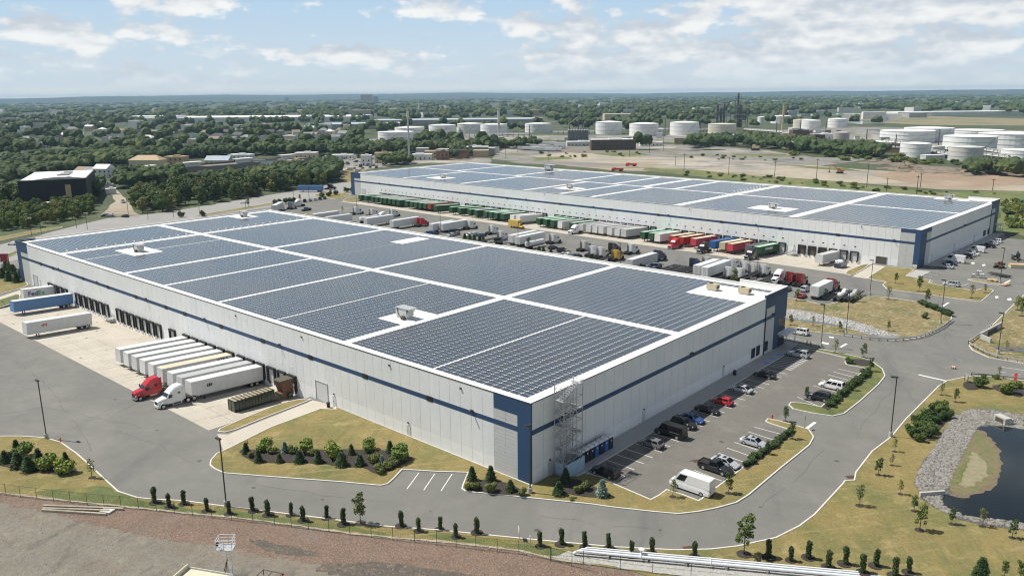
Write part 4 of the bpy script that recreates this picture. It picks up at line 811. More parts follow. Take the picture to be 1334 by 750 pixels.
def ring(x, w, zb, zt, tw, ch=.12):
    """cross-section of a vehicle body at x: half width w, top half width tw"""
    return [(x, -w, zb + .06), (x, -w * .99, (zb + zt) / 2), (x, -tw, zt - ch), (x, -tw + ch, zt), (x, tw - ch, zt), (x, tw, zt - ch), (x, w * .99, (zb + zt) / 2), (x, w, zb + .06), (x, w - .1, zb), (x, -w + .1, zb)]
def tractor(label, loc, rz, paint='v_white', group=None, daycab=False, rim=True, skirts=True, chrome='chrome'):
    t = thing('semi_tractor', label, 'truck', loc, rz, group)
    k = 'dc' if daycab else 'sl'
    back = .35 if daycab else -1.25
    def hood(m):
        m.loft([ring(3.72, .78, .95, 1.58, .70, .1), ring(3.5, .90, .85, 1.78, .80, .12), ring(2.6, 1.06, .85, 1.98, .92, .14), ring(1.95, 1.16, .85, 2.12, 1.02, .14)])
        for s in (-1, 1):       # wheel arches
            pts = [(3.45, .75), (3.25, 1.15), (2.85, 1.32), (2.4, 1.2), (2.15, .8)]
            for (xa, za), (xb, zb) in zip(pts, pts[1:]): m.add([(xa, s * .85, za), (xb, s * .85, zb), (xb, s * 1.24, zb), (xa, s * 1.24, za), (xa, s * .85, za + .1), (xb, s * .85, zb + .1), (xb, s * 1.22, zb + .1), (xa, s * 1.22, za + .1)], [(0, 1, 2, 3), (7, 6, 5, 4), (2, 6, 7, 3), (0, 4, 5, 1)])
    def cab(m):
        if daycab: m.loft([ring(1.95, 1.16, .8, 2.1, 1.04), ring(1.55, 1.2, .75, 2.72, 1.06, .15), ring(1.2, 1.21, .75, 2.88, 1.08, .16), ring(back, 1.21, .75, 2.92, 1.1, .16)])
        else: m.loft([ring(1.95, 1.16, .8, 2.1, 1.04), ring(1.5, 1.2, .75, 2.75, 1.06, .15), ring(1.1, 1.21, .75, 3.15, 1.08, .2), ring(.4, 1.22, .75, 3.68, 1.1, .25), ring(-.4, 1.23, .75, 3.93, 1.14, .25), ring(back, 1.23, .75, 4.0, 1.16, .22)])
        if not daycab: [m.box(back - .45, back + .02, s * 1.2 - .02, s * 1.2 + .02, 1.0, 3.9) for s in (-1, 1)]
    cpart(k, 'hood', hood, paint, t, smooth=False); cpart(k, 'cab', cab, paint, t)
    cpart(k, 'windscreen', lambda m: m.add([(1.955, -.92, 2.12), (1.955, .92, 2.12), (1.52, .9, 2.74), (1.52, -.9, 2.74), (1.90, -.92, 2.10), (1.90, .92, 2.10), (1.46, .9, 2.73), (1.46, -.9, 2.73)], [(0, 1, 2, 3), (7, 6, 5, 4), (0, 4, 5, 1), (1, 5, 6, 2), (2, 6, 7, 3), (3, 7, 4, 0)]), 'dark_glass', t)
    for s in (-1, 1):
        cpart(k, 'side_window', lambda m: m.add([(1.72, 1.225, 1.98), (.92, 1.235, 1.98), (.92, 1.20, 2.6), (1.42, 1.195, 2.62)], [(0, 1, 2, 3), (3, 2, 1, 0)]) if s > 0 else m.add([(1.72, -1.225, 1.98), (.92, -1.235, 1.98), (.92, -1.20, 2.6), (1.42, -1.195, 2.62)], [(0, 1, 2, 3), (3, 2, 1, 0)]), 'dark_glass', t) if False else part('side_window', MB().add([(1.72, s * 1.225, 1.98), (.92, s * 1.235, 1.98), (.92, s * 1.215, 2.58), (1.42, s * 1.205, 2.6), (1.72, s * 1.2, 1.98), (.92, s * 1.2, 1.98), (.92, s * 1.18, 2.58), (1.42, s * 1.17, 2.6)], [(0, 1, 2, 3), (3, 2, 1, 0), (0, 4, 5, 1), (2, 6, 7, 3)]), 'dark_glass', t)
        if not daycab: cpart(k, 'sleeper_window', lambda m: m.box(-.25, .25, -.01, .01, -.12, .18), 'dark_glass', t, (-.45, s * 1.236, 2.55))
        cpart(k, 'headlight', lambda m: m.box(-.2, .06, -.14, .14, -.1, .1), 'lamp_clear', t, (3.62, s * .84, 1.12))
        cpart(k, 'fuel_tank', lambda m: m.tube((-.75, 0, 0), (.75, 0, 0), .33, n=14), chrome, t, (.15, s * .98, .62))
        cpart(k, 'mirror', lambda m: (m.box(-.08, .08, -.13, .13, -.3, .3), m.box(-.03, .03, -.05 - .2, .05 + .2, .3, .34)), 'black_rubber', t, (1.62, s * 1.45, 2.35))
        cpart(k, 'step', lambda m: (m.box(-.35, .35, -.15, .15, .35, .4), m.box(-.35, .35, -.12, .12, .62, .67)), 'chassis', t, (1.35, s * 1.05, 0))
        wheel('st', .52, .32, t, (2.85, s * 1.02, .52), rim)
        for x in (-2.15, -3.45): wheel('dr', .52, .62, t, (x, s * .93, .52), rim)
        if skirts: cpart(k, 'side_fairing', lambda m: m.box(-1.0, .95, -.02, .02, .35, .88), paint, t, (.1, s * 1.24, 0))
        if not daycab: cpart(k, 'exhaust_stack', lambda m: m.tube((0, 0, .9), (0, 0, 3.7), .08), 'chrome', t, (back - .22, s * .9, 0))
    cpart(k, 'grille', lambda m: (m.box(3.70, 3.755, -.55, .55, .95, 1.52), [m.box(3.756, 3.77, -.52, .52, 1.0 + .09 * i, 1.04 + .09 * i) for i in range(6)]), 'black_metal', t)
    cpart(k, 'bumper', lambda m: m.loft([ring(3.45, 1.2, .38, .86, 1.2, .06), ring(3.78, 1.0, .36, .84, 1.0, .06), ring(3.86, .7, .38, .82, .7, .06)]), 'chrome' if paint != 'v_white' else 'v_white', t)
    cpart(k, 'frame', lambda m: (m.box(-4.1, 3.4, -.45, -.32, .72, .95), m.box(-4.1, 3.4, .32, .45, .72, .95), m.box(-4.12, -4.0, -1.1, 1.1, .7, .9), [m.box(x, x + .15, -1.0, 1.0, .45, .6) for x in (-2.2, -3.5, 2.8)]), 'chassis', t)
    cpart(k, 'fifth_wheel', lambda m: m.tube((-2.75, 0, .96), (-2.75, 0, 1.1), .5, n=14), 'black_metal', t)
    for s in (-1, 1): cpart(k, 'quarter_fender', lambda m: [m.box(-1.5 - .42 * i, -1.08 - .42 * i, -.32, .32, z, z + .03) for i, z in enumerate((1.04, 1.12, 1.12, 1.12, 1.12, 1.04))], 'black_rubber', t, (0, s * .93, 0))
    return t
CARS = dict(sedan=(4.75, .92, 1.45, .92, (1.15, -1.85, .30, -1.0), .33), hatch=(4.3, .90, 1.5, .95, (1.1, -1.95, .25, -1.55), .33), suv=(4.8, .96, 1.76, 1.06, (1.05, -2.25, .35, -1.95), .37), minivan=(5.1, .98, 1.78, 1.02, (1.55, -2.4, .65, -2.2), .35),
            van=(5.9, 1.0, 2.3, 1.2, (2.05, -2.85, 1.35, -2.78), .38), pickup=(5.7, 1.0, 1.9, 1.1, (1.15, -.85, .45, -.65), .40), sprinter=(7.0, 1.02, 2.75, 1.35, (2.75, -3.4, 1.75, -3.36), .38))
def car(label, loc, rz, kind='sedan', paint='v_silver', group='cars parked on the lots', lod=1, cat=None):
    Lc, W, H, belt, (gx0, gx1, rx0, rx1), r = CARS[kind]; h = Lc / 2
    t = thing({'sedan': 'sedan_car', 'hatch': 'hatchback_car', 'suv': 'suv', 'minivan': 'minivan', 'van': 'van', 'pickup': 'pickup_truck', 'sprinter': 'cargo_van'}[kind], label, cat or {'pickup': 'pickup truck', 'van': 'van', 'sprinter': 'van', 'minivan': 'van'}.get(kind, 'car'), loc, rz, group)
    hz = belt - .1 if kind in ('sedan', 'hatch', 'minivan') else belt - .04
    if kind in ('van', 'sprinter'): hz = belt - .1
    wb = h * .60
    def body(m):
        m.loft([ring(-h, W * .86, .42, belt - .1, W * .80, .08), ring(-h + .18, W * .97, .26, belt - .02, W * .88, .1), ring(-h + .9, W, .22, belt, W * .92, .1), ring(gx0 - .1, W, .22, belt, W * .92, .1), ring(gx0 + .25, W, .22, hz + .03, W * .92, .1), ring(h - .55, W * .98, .24, hz - .08, W * .86, .12), ring(h - .12, W * .88, .28, hz - .22, W * .74, .1), ring(h, W * .72, .38, hz - .32, W * .62, .08)])
        if kind == 'pickup': [m.box(-h + .1, gx1 - .05, s * (W * .9) - .06, s * (W * .9) + .06, belt - .02, belt + .14) for s in (-1, 1)]; m.box(-h + .08, -h + .16, -W * .85, W * .85, belt - .02, belt + .14)
    cpart(kind, 'body', body, paint, t)
    tw, bw_ = W * (.74 if kind not in ('van', 'sprinter') else .86), W * .93
    A_, B_ = (gx0, bw_, belt - .02), (rx0, tw, H - .06); C_, D_ = (rx1, tw, H - .06), (gx1, bw_, belt - .02)
    def cabin(m):
        m.loft([[(gx0, -bw_, belt - .02), (gx0, bw_, belt - .02), (gx1, bw_, belt - .02), (gx1, -bw_, belt - .02)], [(rx0, -tw, H - .05), (rx0, tw, H - .05), (rx1, tw, H - .05), (rx1, -tw, H - .05)], [(rx0 - .12, -tw + .12, H), (rx0 - .12, tw - .12, H), (rx1 + .12, tw - .12, H), (rx1 + .12, -tw + .12, H)]])
    cpart(kind, 'cabin', cabin, paint, t)
    def lerp(a, b, u): return a + (b - a) * u
    def glass_end(m, gx, rx, s):
        e = .012 * s
        m.add([(lerp(gx, rx, .10) + e, -lerp(bw_, tw, .1) * .90, lerp(belt, H - .05, .10) + .01), (lerp(gx, rx, .10) + e, lerp(bw_, tw, .1) * .90, lerp(belt, H - .05, .10) + .01), (lerp(gx, rx, .92) + e, lerp(bw_, tw, .92) * .90, lerp(belt, H - .05, .92) + .01), (lerp(gx, rx, .92) + e, -lerp(bw_, tw, .92) * .90, lerp(belt, H - .05, .92) + .01)], [(0, 1, 2, 3), (3, 2, 1, 0)])
    cpart(kind, 'windscreen', lambda m: glass_end(m, gx0, rx0, 1), 'dark_glass', t)
    if kind not in ('van', 'sprinter'): cpart(kind, 'rear_window', lambda m: glass_end(m, gx1, rx1, -1), 'dark_glass', t)
    def sidew(m, u0, u1, s):
        f = lambda u, v: (lerp(lerp(gx0, gx1, u), lerp(rx0, rx1, u), v), s * (lerp(bw_, tw, v) + .008), lerp(belt, H - .05, v))
        m.add([f(u0, .12), f(u1, .12), f(u1, .88), f(u0, .88)], [(0, 1, 2, 3), (3, 2, 1, 0)])
    spans = ((.08, .46), (.51, .90)) if kind not in ('van', 'sprinter', 'pickup') else ((.06, .30),) if kind != 'pickup' else ((.1, .5), (.55, .9))
    if kind in ('suv', 'minivan'): spans = ((.07, .36), (.40, .68), (.72, .94))
    if lod:
        for s in (-1, 1):
            for i, (u0, u1) in enumerate(spans): cpart(f'{kind}{i}{s}', 'side_window', lambda m: sidew(m, u0, u1, s), 'dark_glass', t)
            cpart(kind, 'headlight', lambda m: m.box(-.18, .05, -.16, .16, -.07, .07), 'lamp_clear', t, (h - .16, s * W * .62, hz - .30))
            cpart(kind, 'tail_light', lambda m: m.box(-.04, .1, -.13, .13, -.1, .1), 'lamp_red', t, (-h + .03, s * W * .72, belt - .22))
            cpart(kind, 'mirror', lambda m: m.box(-.07, .07, -.1, .1, -.07, .07), paint, t, (gx0 - .25, s * (W + .06), belt + .06))
        cpart(kind, 'bumper', lambda m: (m.box(h - .12, h + .03, -W * .66, W * .66, .30, .45), m.box(-h - .03, -h + .1, -W * .8, W * .8, .36, .52)), 'black_rubber', t)
        if kind in ('sedan', 'hatch', 'suv') : cpart(kind, 'sunroof', lambda m: m.box(rx0 - .75, rx0 - .2, -.4, .4, H + .002, H + .008), 'dark_glass', t)
        if kind in ('suv', 'minivan'): [cpart(kind, 'roof_rail', lambda m: m.box(rx1 + .15, rx0 - .3, -.025, .025, H - .02, H + .06), 'black_rubber', t, (0, s * (tw - .16), 0)) for s in (-1, 1)]
        if kind == 'pickup': cpart(kind, 'cargo_bed', lambda m: m.box(-h + .2, gx1 - .08, -W * .8, W * .8, belt + .002, belt + .02), 'black_rubber', t)
    for s in (-1, 1):
        for x in (wb, -wb): wheel('car', r, .24, t, (x, s * (W - .11), r), bool(lod))
    return t

# --- docked at the nearer warehouse (front out = +y)
RZ = pi / 2; PITCH = math.atan(CD / AD)
def dockA(label, x, **kw):
    d = kw.pop('d', .55); L = kw.get('L', 16.1); yc = d + L / 2
    return trailer(label, (x, yc, court(yc, AD)), RZ, pitch=-PITCH, rim=True, **kw)
gA = 'white trailers backed onto the docks of the nearer warehouse'
for k, x in enumerate((109.1, 105, 100.9, 96.9, 92.8)):
    dockA(f'{ORD[k]} plain white trailer of the block of six, counted from the empty docks', x, group=gA, body=('t_palegrey', 't_white', 't_palegrey', 't_white', 't_white')[k])
dockA('white trailer with tan slatted roof and dark lettering at its dock end', 88.7, group=gA, body='t_palegrey', roof='roof_tan', text=[('XTRA', 1.05, 'ink_dark', -5.6, 3.45, 1)])
dockA('white trailer right behind the red tractor', 84.1, group=gA)
dockA('grey-roofed white trailer squeezed between two others by the tractors', 80.2, group=gA, body='t_palegrey', roof='t_grey')
dockA('long white trailer hitched to the white tractor, small dark marks on its side', 76.3, group=gA, d=.6, text=[('#3', .75, 'ink_dark', 4.2, 2.75, 1)])
tractor('red sleeper tractor parked nose-out at the dock apron', (84.0, 20.6, court(20.6, AD)), RZ, 'v_red')
tractor('white sleeper tractor hitched to the end trailer on the dock apron', (76.2, 19.6, court(19.6, AD)), RZ, 'v_white', chrome='chassis')
trailer('short white trailer with bold dark and green lettering at the dock beyond the blue-sided one', (193.6, 4.9, court(4.9, AD)), RZ, pitch=-PITCH, body='t_white', group=gA, rim=True, L=8.6, text=[('Fed', 1.9, 'ink_purple', 1.75, 2.55, 1), ('Ex', 1.9, 'ink_green', -.6, 2.55, 1)])
trailer('blue-sided trailer parked alone on the dock apron', (178.2, 8.9, court(8.9, AD)), RZ + .07, pitch=-PITCH, body='t_blue', rim=True, L=16.1)
trailer('white trailer with small red lettering parked clear of the docks', (149.4, 14.9, court(14.9, AD)), RZ + .06, pitch=-PITCH, body='t_white', rim=True, L=16.1, text=[('#4', .62, 'ink_red', 3.9, 2.9, 1)])
# trash compactor and its container at the end dock
t = thing('compactor_container', 'dark green roll-off container with tan cross-barred top at the end dock', 'dumpster', (64.7, 9.4, court(9.4, AD)), RZ)
part('body', MB().box(-4.4, 4.4, -1.25, 1.25, .2, 2.45), 'v_darkgreen', t)
for s in (-1, 1):
    m = MB(); [m.box(-4.3 + i * .7, -4.2 + i * .7, s * 1.28 - .04, s * 1.28 + .04, .2, 2.45) for i in range(13)]; part('side_rib', m, 'v_darkgreen', t)
    part('rail', MB().box(-4.5, 4.5, s * .5 - .1, s * .5 + .1, 0, .2), 'chassis', t)
m = MB(); m.box(-4.3, 4.3, -1.15, 1.15, 2.452, 2.49); part('lid', m, 'lid_tan', t)
m = MB(); [m.box(-4.2 + i * .85, -3.9 + i * .85, -1.15, 1.15, 2.5, 2.58) for i in range(10)]; part('lid_bar', m, 'louvre_dark', t)
part('end_door', MB().box(4.41, 4.52, -1.2, 1.2, .25, 2.4).box(4.525, 4.58, -.05, .05, .3, 2.35).box(4.525, 4.58, -1.1, -1.0, .3, 2.35), 'v_darkgreen', t)
t = thing('trash_compactor', 'rusty brown compactor hopper standing against the wall behind the dark green container', 'compactor', (64.4, 4.3, court(4.3, AD)), RZ)
part('chute', MB().box(-3.6, -.6, -1.1, 1.1, .6, 1.4).loft([[(-3.6, -1.0, 1.4), (-1.2, -1.0, 1.4), (-1.2, 1.0, 1.4), (-3.6, 1.0, 1.4)], [(-3.4, -1.2, 4.0), (-.6, -1.2, 4.0), (-.6, 1.2, 4.0), (-3.4, 1.2, 4.0)]]), 'rust', t)
part('hood', MB().box(-3.6, -.4, -1.3, 1.3, 4.0, 4.1), 'louvre_dark', t); part('ram', MB().box(-.6, 1.6, -1.0, 1.0, .4, 1.3), 'v_darkgreen', t); part('power_unit', MB().box(-3.0, -2.0, 1.15, 1.7, .3, 1.2), 'v_darkgreen', t)
# --- docked at the farther warehouse
PB = math.atan(CD / BD); gB = 'trailers backed onto the docks of the farther warehouse'
def dockB(label, x, **kw):
    L = kw.get('L', 16.1); yc = kw.pop('d', .55) + L / 2; q = bw(x, yc)
    return trailer(label, (*q, court(yc, BD)), BYAW + RZ, pitch=-PB, group=kw.pop('group', gB), detail=False, **kw)
greens = [297.47, 292.15, 285.76, 281.90, 277.66, 274.17, 270.03, 266.27, 262.23, 255.27, 251.04, 247.50, 243.69, 239.92]
for k, x in enumerate(greens): dockB(f'{ORD[k]} green container trailer of the long block, counted from the blue far corner', x, kind='box', body='t_green', roof=('t_grey' if k % 3 else 'roof_green'), d=.55)
dockB('green container trailer with rusty red-brown roof among the green ones', [236.19][0], kind='box', body='t_brown', roof='t_brown')
x0_ = [228.97][0]; dockB('green container trailer with faded white lettering, standing proud of its neighbours', x0_, kind='box', body='t_green', roof='roof_green', d=2.6, text=[('#6', .8, 'ink_white', -2, 2.8, 1)])
for k, x in enumerate([219.37, 213.01, 205.67, 200.96, 194.17, 190.44, 187.01, 182.60]): dockB(f'{ORD[k]} green container trailer in the group between the lettered one and the white pair', x, kind='box', body='t_green', roof='t_grey' if k in (3, 6) else 'roof_green')
for k, x in enumerate([175.97, 171.97]): dockB(('white trailer beside the last green container of the long group', 'white trailer with the yellow box truck in front of it')[k], x, body='t_white')
for k, x in enumerate([159.35, 155.11, 150.94]): dockB(f'{ORD[k]} green container trailer of the group of three past the white pair', x, kind='box', body='t_green', roof='roof_green')
dockB('white trailer standing between green containers', [146.15][0], body='t_white', roof='t_grey')
dockB('green container trailer beside the white tractor at the docks', [139.46][0], kind='box', body='t_green', roof='roof_green')
for k, x in enumerate([134.23, 129.94, 126.36, 123.03, 118.52, 114.49]): dockB(f'{ORD[k]} plain grey-white trailer of the dock row behind the white tractor', x, body='t_palegrey', roof='t_grey')
q = bw([134.23][0], 20.5); tractor('white sleeper tractor coupled under the grey-white dock row', (*q, court(20.5, BD)), BYAW + RZ, 'v_white', rim=False)
dockB('weathered grey trailer with plain side at the end of the grey-white row', [111.12][0], body='t_grey', roof='t_palegrey')
for k, x in enumerate([101.64, 97.50]): dockB(('green container trailer next to the weathered grey trailer', 'green container trailer next to the lone white trailer')[k], x, kind='box', body='t_green', roof='roof_green')
dockB('lone white trailer between green and red containers', [94.35][0], body='t_white')
dockB('red container trailer with tan roof beside the lone white trailer', [87.63][0], kind='box', body='t_red', roof='roof_tan')
dockB('red container trailer pulled by the red tractor', [83.37][0], kind='box', body='t_red', roof='roof_tan')
q = bw([82.81][0], 21.5); tractor('bright red sleeper tractor at the farther docks', (*q, court(21.5, BD)), BYAW + RZ, 'v_red', rim=False)
dockB('red container trailer with dark markings and tan roof past the red tractor', [77.73][0], kind='box', body='t_pink', roof='roof_tan', text=[('#7', .8, 'ink_dark', -.5, 2.7, 1)])
dockB('deep blue container trailer pulled by a black tractor', [69.30][0], kind='box', body='t_deepblue', roof='t_deepblue')
q = bw([69.86][0], 21.8); tractor('black tractor in front of the deep blue container', (*q, court(21.8, BD)), BYAW + RZ, 'v_black', rim=False)
dockB('tan trailer between the blue and pink containers', [65.11][0], kind='box', body='t_tan', roof='ivory')
dockB('pink-red container trailer with large white letters', [61.33][0], kind='box', body='t_pink', roof='roof_tan', d=1.5, text=[('ONE', 1.9, 'ink_white', -3.5, 2.7, 1)])
dockB('dark grey trailer behind the black tractor', [54.33][0], body='t_darkgrey', roof='t_darkgrey')
dockB('green container trailer with white lettering, hitched to the black sleeper tractor', [51.16][0], kind='box', body='t_green', roof='roof_green', text=[('EVERGREEN', 1.15, 'ink_white', 0, 2.9, 1)])
q = bw([50.52][0], 21.3); tractor('black sleeper tractor pulling the last green container', (*q, court(21.3, BD)), BYAW + RZ, 'v_black', rim=False)
dockB('white trailer alone near the open dark docks', [27.84][0], body='t_palegrey', roof='t_palegrey', L=15)
c = P("22.09,-193.87")[0]; t = thing('dumpster', 'dark blue open dumpster heaped with pale rubbish at the end dock of the farther warehouse', 'dumpster', (*c, -.6), BYAW + RZ)
part('body', MB().loft([[(-2.6, -1.2, .2), (2.6, -1.2, .2), (2.6, 1.2, .2), (-2.6, 1.2, .2)], [(-3.2, -1.25, 1.8), (3.2, -1.25, 1.8), (3.2, 1.25, 1.8), (-3.2, 1.25, 1.8)]]), 'v_navy', t)
m = MB(); [m.box(random.uniform(-2.6, 1.8), random.uniform(-1.6, 2.6) + .6, -1.0, random.uniform(-.2, 1), 1.7, random.uniform(1.9, 2.5), rz=random.random()) for _ in range(12)]; part('rubbish_load', m, 'h_white', t); part('rail', MB().box(-2.8, 2.8, -.6, .6, 0, .2), 'chassis', t)
# yellow box truck
c = P("164.6,-185.1")[0]
t = thing('box_truck', 'yellow box truck crossing in front of the white trailer pair', 'truck', (*c, 0), BYAW + .05)
t.rotation_euler = (0, 0, BYAW + pi)
part('box', MB().box(-4, 2.0, -1.2, 1.2, .9, 3.6), 't_yellow', t); part('roof', MB().box(-3.95, 1.95, -1.15, 1.15, 3.605, 3.65), 't_yellow', t); part('rear_door', MB().box(-4.06, -4.005, -1.1, 1.1, 1, 3.5), 'louvre_dark', t)
part('cab', MB().loft([ring(2.05, 1.05, .6, 2.5, .9), ring(2.7, 1.05, .6, 2.4, .88), ring(3.3, 1.05, .6, 1.5, .9), ring(4.2, .95, .6, 1.2, .8)]), 'v_yellow', t); part('windscreen', MB().add([(3.28, -.8, 1.56), (3.28, .8, 1.56), (2.76, .75, 2.3), (2.76, -.75, 2.3)], [(0, 1, 2, 3), (3, 2, 1, 0)]), 'dark_glass', t)
for s in (-1, 1):
    for x in (-2.3, 3.2): wheel('bt', .45, .4, t, (x, s * .9, .45), False)
# --- the truck lot between the warehouses (front towards the farther one)
RL = -pi / 2
gT = 'tractors parked on the truck lot'; gL = 'trailers standing on the truck lot'
def lot(s): return P_(s)
LOT_TR = [("258.2,-167.5", 'v_white', 'white tractor at the far end of the truck lot, beside the small lot tree'), ("246.2,-168.3", 'v_white', 'white tractor behind a black-framed trailer at the far end of the truck lot'), ("237.0,-173.8", 'v_white', 'white tractor fourth from the far end of the truck lot'), ("202.8,-162.1", 'v_red', 'red tractor hitched to a white trailer on the truck lot'),
          ("179.6,-170.6", 'v_white', 'white tractor hitched to the long white trailer above the row of small cars'), ("162.37,-167.06", 'v_white', 'white tractor standing behind another white tractor near the small conifers'), ("149.71,-158.81", 'v_white', 'white tractor with bare black frame near the small conifers'), ("127.69,-166.03", 'v_white', 'white tractor hitched to the white tank trailer'),
          ("108.42,-161.21", 'v_offwhite', 'off-white tractor just past the cluster of parked cars'), ("99.71,-154.48", 'v_white', 'white tractor first of a close pair by the lot hedge'), ("95.55,-154.06", 'v_white', 'white tractor second of a close pair by the lot hedge'), ("97.19,-164.21", 'v_black', 'black tractor standing behind the yellow one'), ("88.42,-153.39", 'v_yellow', 'yellow tractor parked beside a black one'),
          ("90.88,-167.31", 'v_white', 'white tractor parked beyond the yellow tractor'), ("76.11,-162.40", 'v_navy', 'navy tractor hitched to a white trailer on the truck lot'), ("58.83,-157.64", 'v_navy', 'navy tractor parked on its own in front of bare flatbed frames'), ("56.67,-162.64", 'v_offwhite', 'off-white tractor beside the lone navy tractor'), ("49.03,-165.56", 'v_white', 'white tractor hitched to the trailer with a refrigerated front'),
          ("43.15,-151.90", 'v_white', 'white tractor nearest the roof edge in the crowded end of the truck lot'), ("39.58,-152.61", 'v_white', 'white tractor beside it at the crowded end, next to the light pole'), ("43.64,-164.35", 'v_white', 'white tractor in the back row, first of three close together'), ("39.50,-162.31", 'v_offwhite', 'cream-white tractor in the back row, middle of three close together'), ("36.18,-162.73", 'v_white', 'white tractor in the back row, last of three close together'),
          ("24.52,-157.12", 'v_crimson', 'dark red tractor behind the white one that faces the other way'), ("21.35,-156.97", 'v_crimson', 'dark red tractor second in the red pair'), ("11.16,-156.06", 'v_crimson', 'dark red tractor alone next to the white box trailer')]
for s, pm, lb in LOT_TR: c = P_(s)[0]; tractor(lb, (*c, 0), RL + random.uniform(-.05, .05), pm, gT, rim=False)
for s, lb in (("232.6,-162.7", 'white tractor facing the nearer warehouse at the far end of the truck lot'), ("28.41,-156.73", 'white tractor facing the nearer warehouse beside the dark red pair'), ("308.2,-165.7", 'white tractor by the entrance drive beyond the nearer warehouse')):
    c = P_(s)[0]; tractor(lb, (*c, 0), RL + pi + (.15 if '388' in lb else 0), 'v_white', gT, rim=False)
c = P("302.9,-158.2")[0]; tractor('blue and white day-cab tractor hitched to a long white trailer beyond the nearer warehouse', (*c, 0), RL + .6, 't_paleblue' if False else 'v_silver', gT, rim=False)
def lot_tr(label, front, L=16.1, **kw):
    c = P_(front)[0]; return trailer(label, (c[0], c[1] + L / 2 + .4, 0), RL, L=L, group=gL, detail=False, **kw)
for f, kw, lb in (("206.5,-163.5", {}, 'long white trailer behind the red tractor on the truck lot'), ("221.6,-160.5", {}, 'white trailer alongside it, partly hidden by the roof edge'), ("182.2,-171.2", {}, 'long white trailer behind a white tractor, above the row of small cars'),
                  ("185.4,-166.0", dict(L=14), 'white trailer parked behind the long one above the small cars'), ("138.35,-167.82", {}, 'first of two white trailers side by side near the lot tree'), ("133.80,-166.81", {}, 'second of two white trailers side by side near the lot tree'), ("74.30,-156.84", dict(body='t_palegrey'), 'grey-white trailer behind the navy tractor'),
                  ("48.33,-161.34", dict(reefer=True), 'white trailer with a cooling unit near the crowded end of the truck lot'), ("51.73,-160.17", dict(L=14, body='t_palegrey'), 'grey-white trailer beside the lone navy tractor'), ("10.88,-152.50", dict(L=11), 'short white box trailer behind the lone dark red tractor'), ("239.5,-149.6", dict(L=14, roof='t_palegrey', reefer=True), 'white trailer with cooling unit just beyond the far roof edge'), ("252.7,-151.8", dict(L=14, body='t_palegrey'), 'white trailer beside it just beyond the far roof edge')):
    lot_tr(lb, f, **kw)
c = P("301.1,-148.5")[0]; trailer('long white trailer behind the blue and white tractor by the entrance drive', (*c, 0), RL + .75, L=15, group=gL, detail=False)
# tank trailers
for s, lb, mt in (("127.00,-154.64", 'white tank trailer hitched to a white tractor on the truck lot', 'v_white'), ("231.8,-155.6", 'white tank trailer lying among the tractors at the far end of the lot', 'v_white')):
    c = P_(s)[0]; t = thing('tank_trailer', lb, 'tank trailer', (c[0], c[1] + 1.5, 0), RL, gL)
    m = MB(); m.tube((-5, 0, 2.1), (5, 0, 2.1), 1.05, n=18); m.tube((5, 0, 2.1), (5.35, 0, 2.1), 1.05, .6, n=18); m.tube((-5, 0, 2.1), (-5.35, 0, 2.1), 1.05, .6, n=18); part('tank', m, mt, t, smooth=False)
    part('frame', MB().box(-5.2, 5.0, -.5, .5, .8, 1.15), 'chassis', t); part('hatch', MB().tube((0, 0, 3.1), (0, 0, 3.35), .35), 'steel', t); part('ladder', MB().path([(-1, 1.05, 1.2), (-1, .8, 3.0)], .04).path([(-.6, 1.05, 1.2), (-.6, .8, 3.0)], .04), 'steel', t)
    for sd in (-1, 1):
        for x in (-4.2, -3.0): wheel('tr', .51, .58, t, (x, sd * .85, .51), False)
# flatbeds and bare chassis
def flatbed(label, c, rz, load=None, L=13, mat='chassis'):
    t = thing('flatbed_trailer', label, 'flatbed trailer', (*c, 0), rz, gL)
    part('deck', MB().box(-L / 2, L / 2, -1.2, -.6, 1.15, 1.3).box(-L / 2, L / 2, .6, 1.2, 1.15, 1.3).box(-L / 2, L / 2, -.15, .15, 1.15, 1.3), mat, t)
    m = MB(); [m.box(-L / 2 + .3 + i * 1.4, -L / 2 + .5 + i * 1.4, -1.2, 1.2, 1.0, 1.15) for i in range(int(L / 1.4))]; part('crossmember', m, 'chassis', t)
    for s in (-1, 1):
        for x in (-L / 2 + 1.2, -L / 2 + 2.5): wheel('tr', .51, .58, t, (x, s * .9, .51), False)
        part('landing_leg', MB().box(L / 2 - 2.9, L / 2 - 2.7, s * .7 - .1, s * .7 + .1, 0, 1.15), 'chassis', t)
    return t
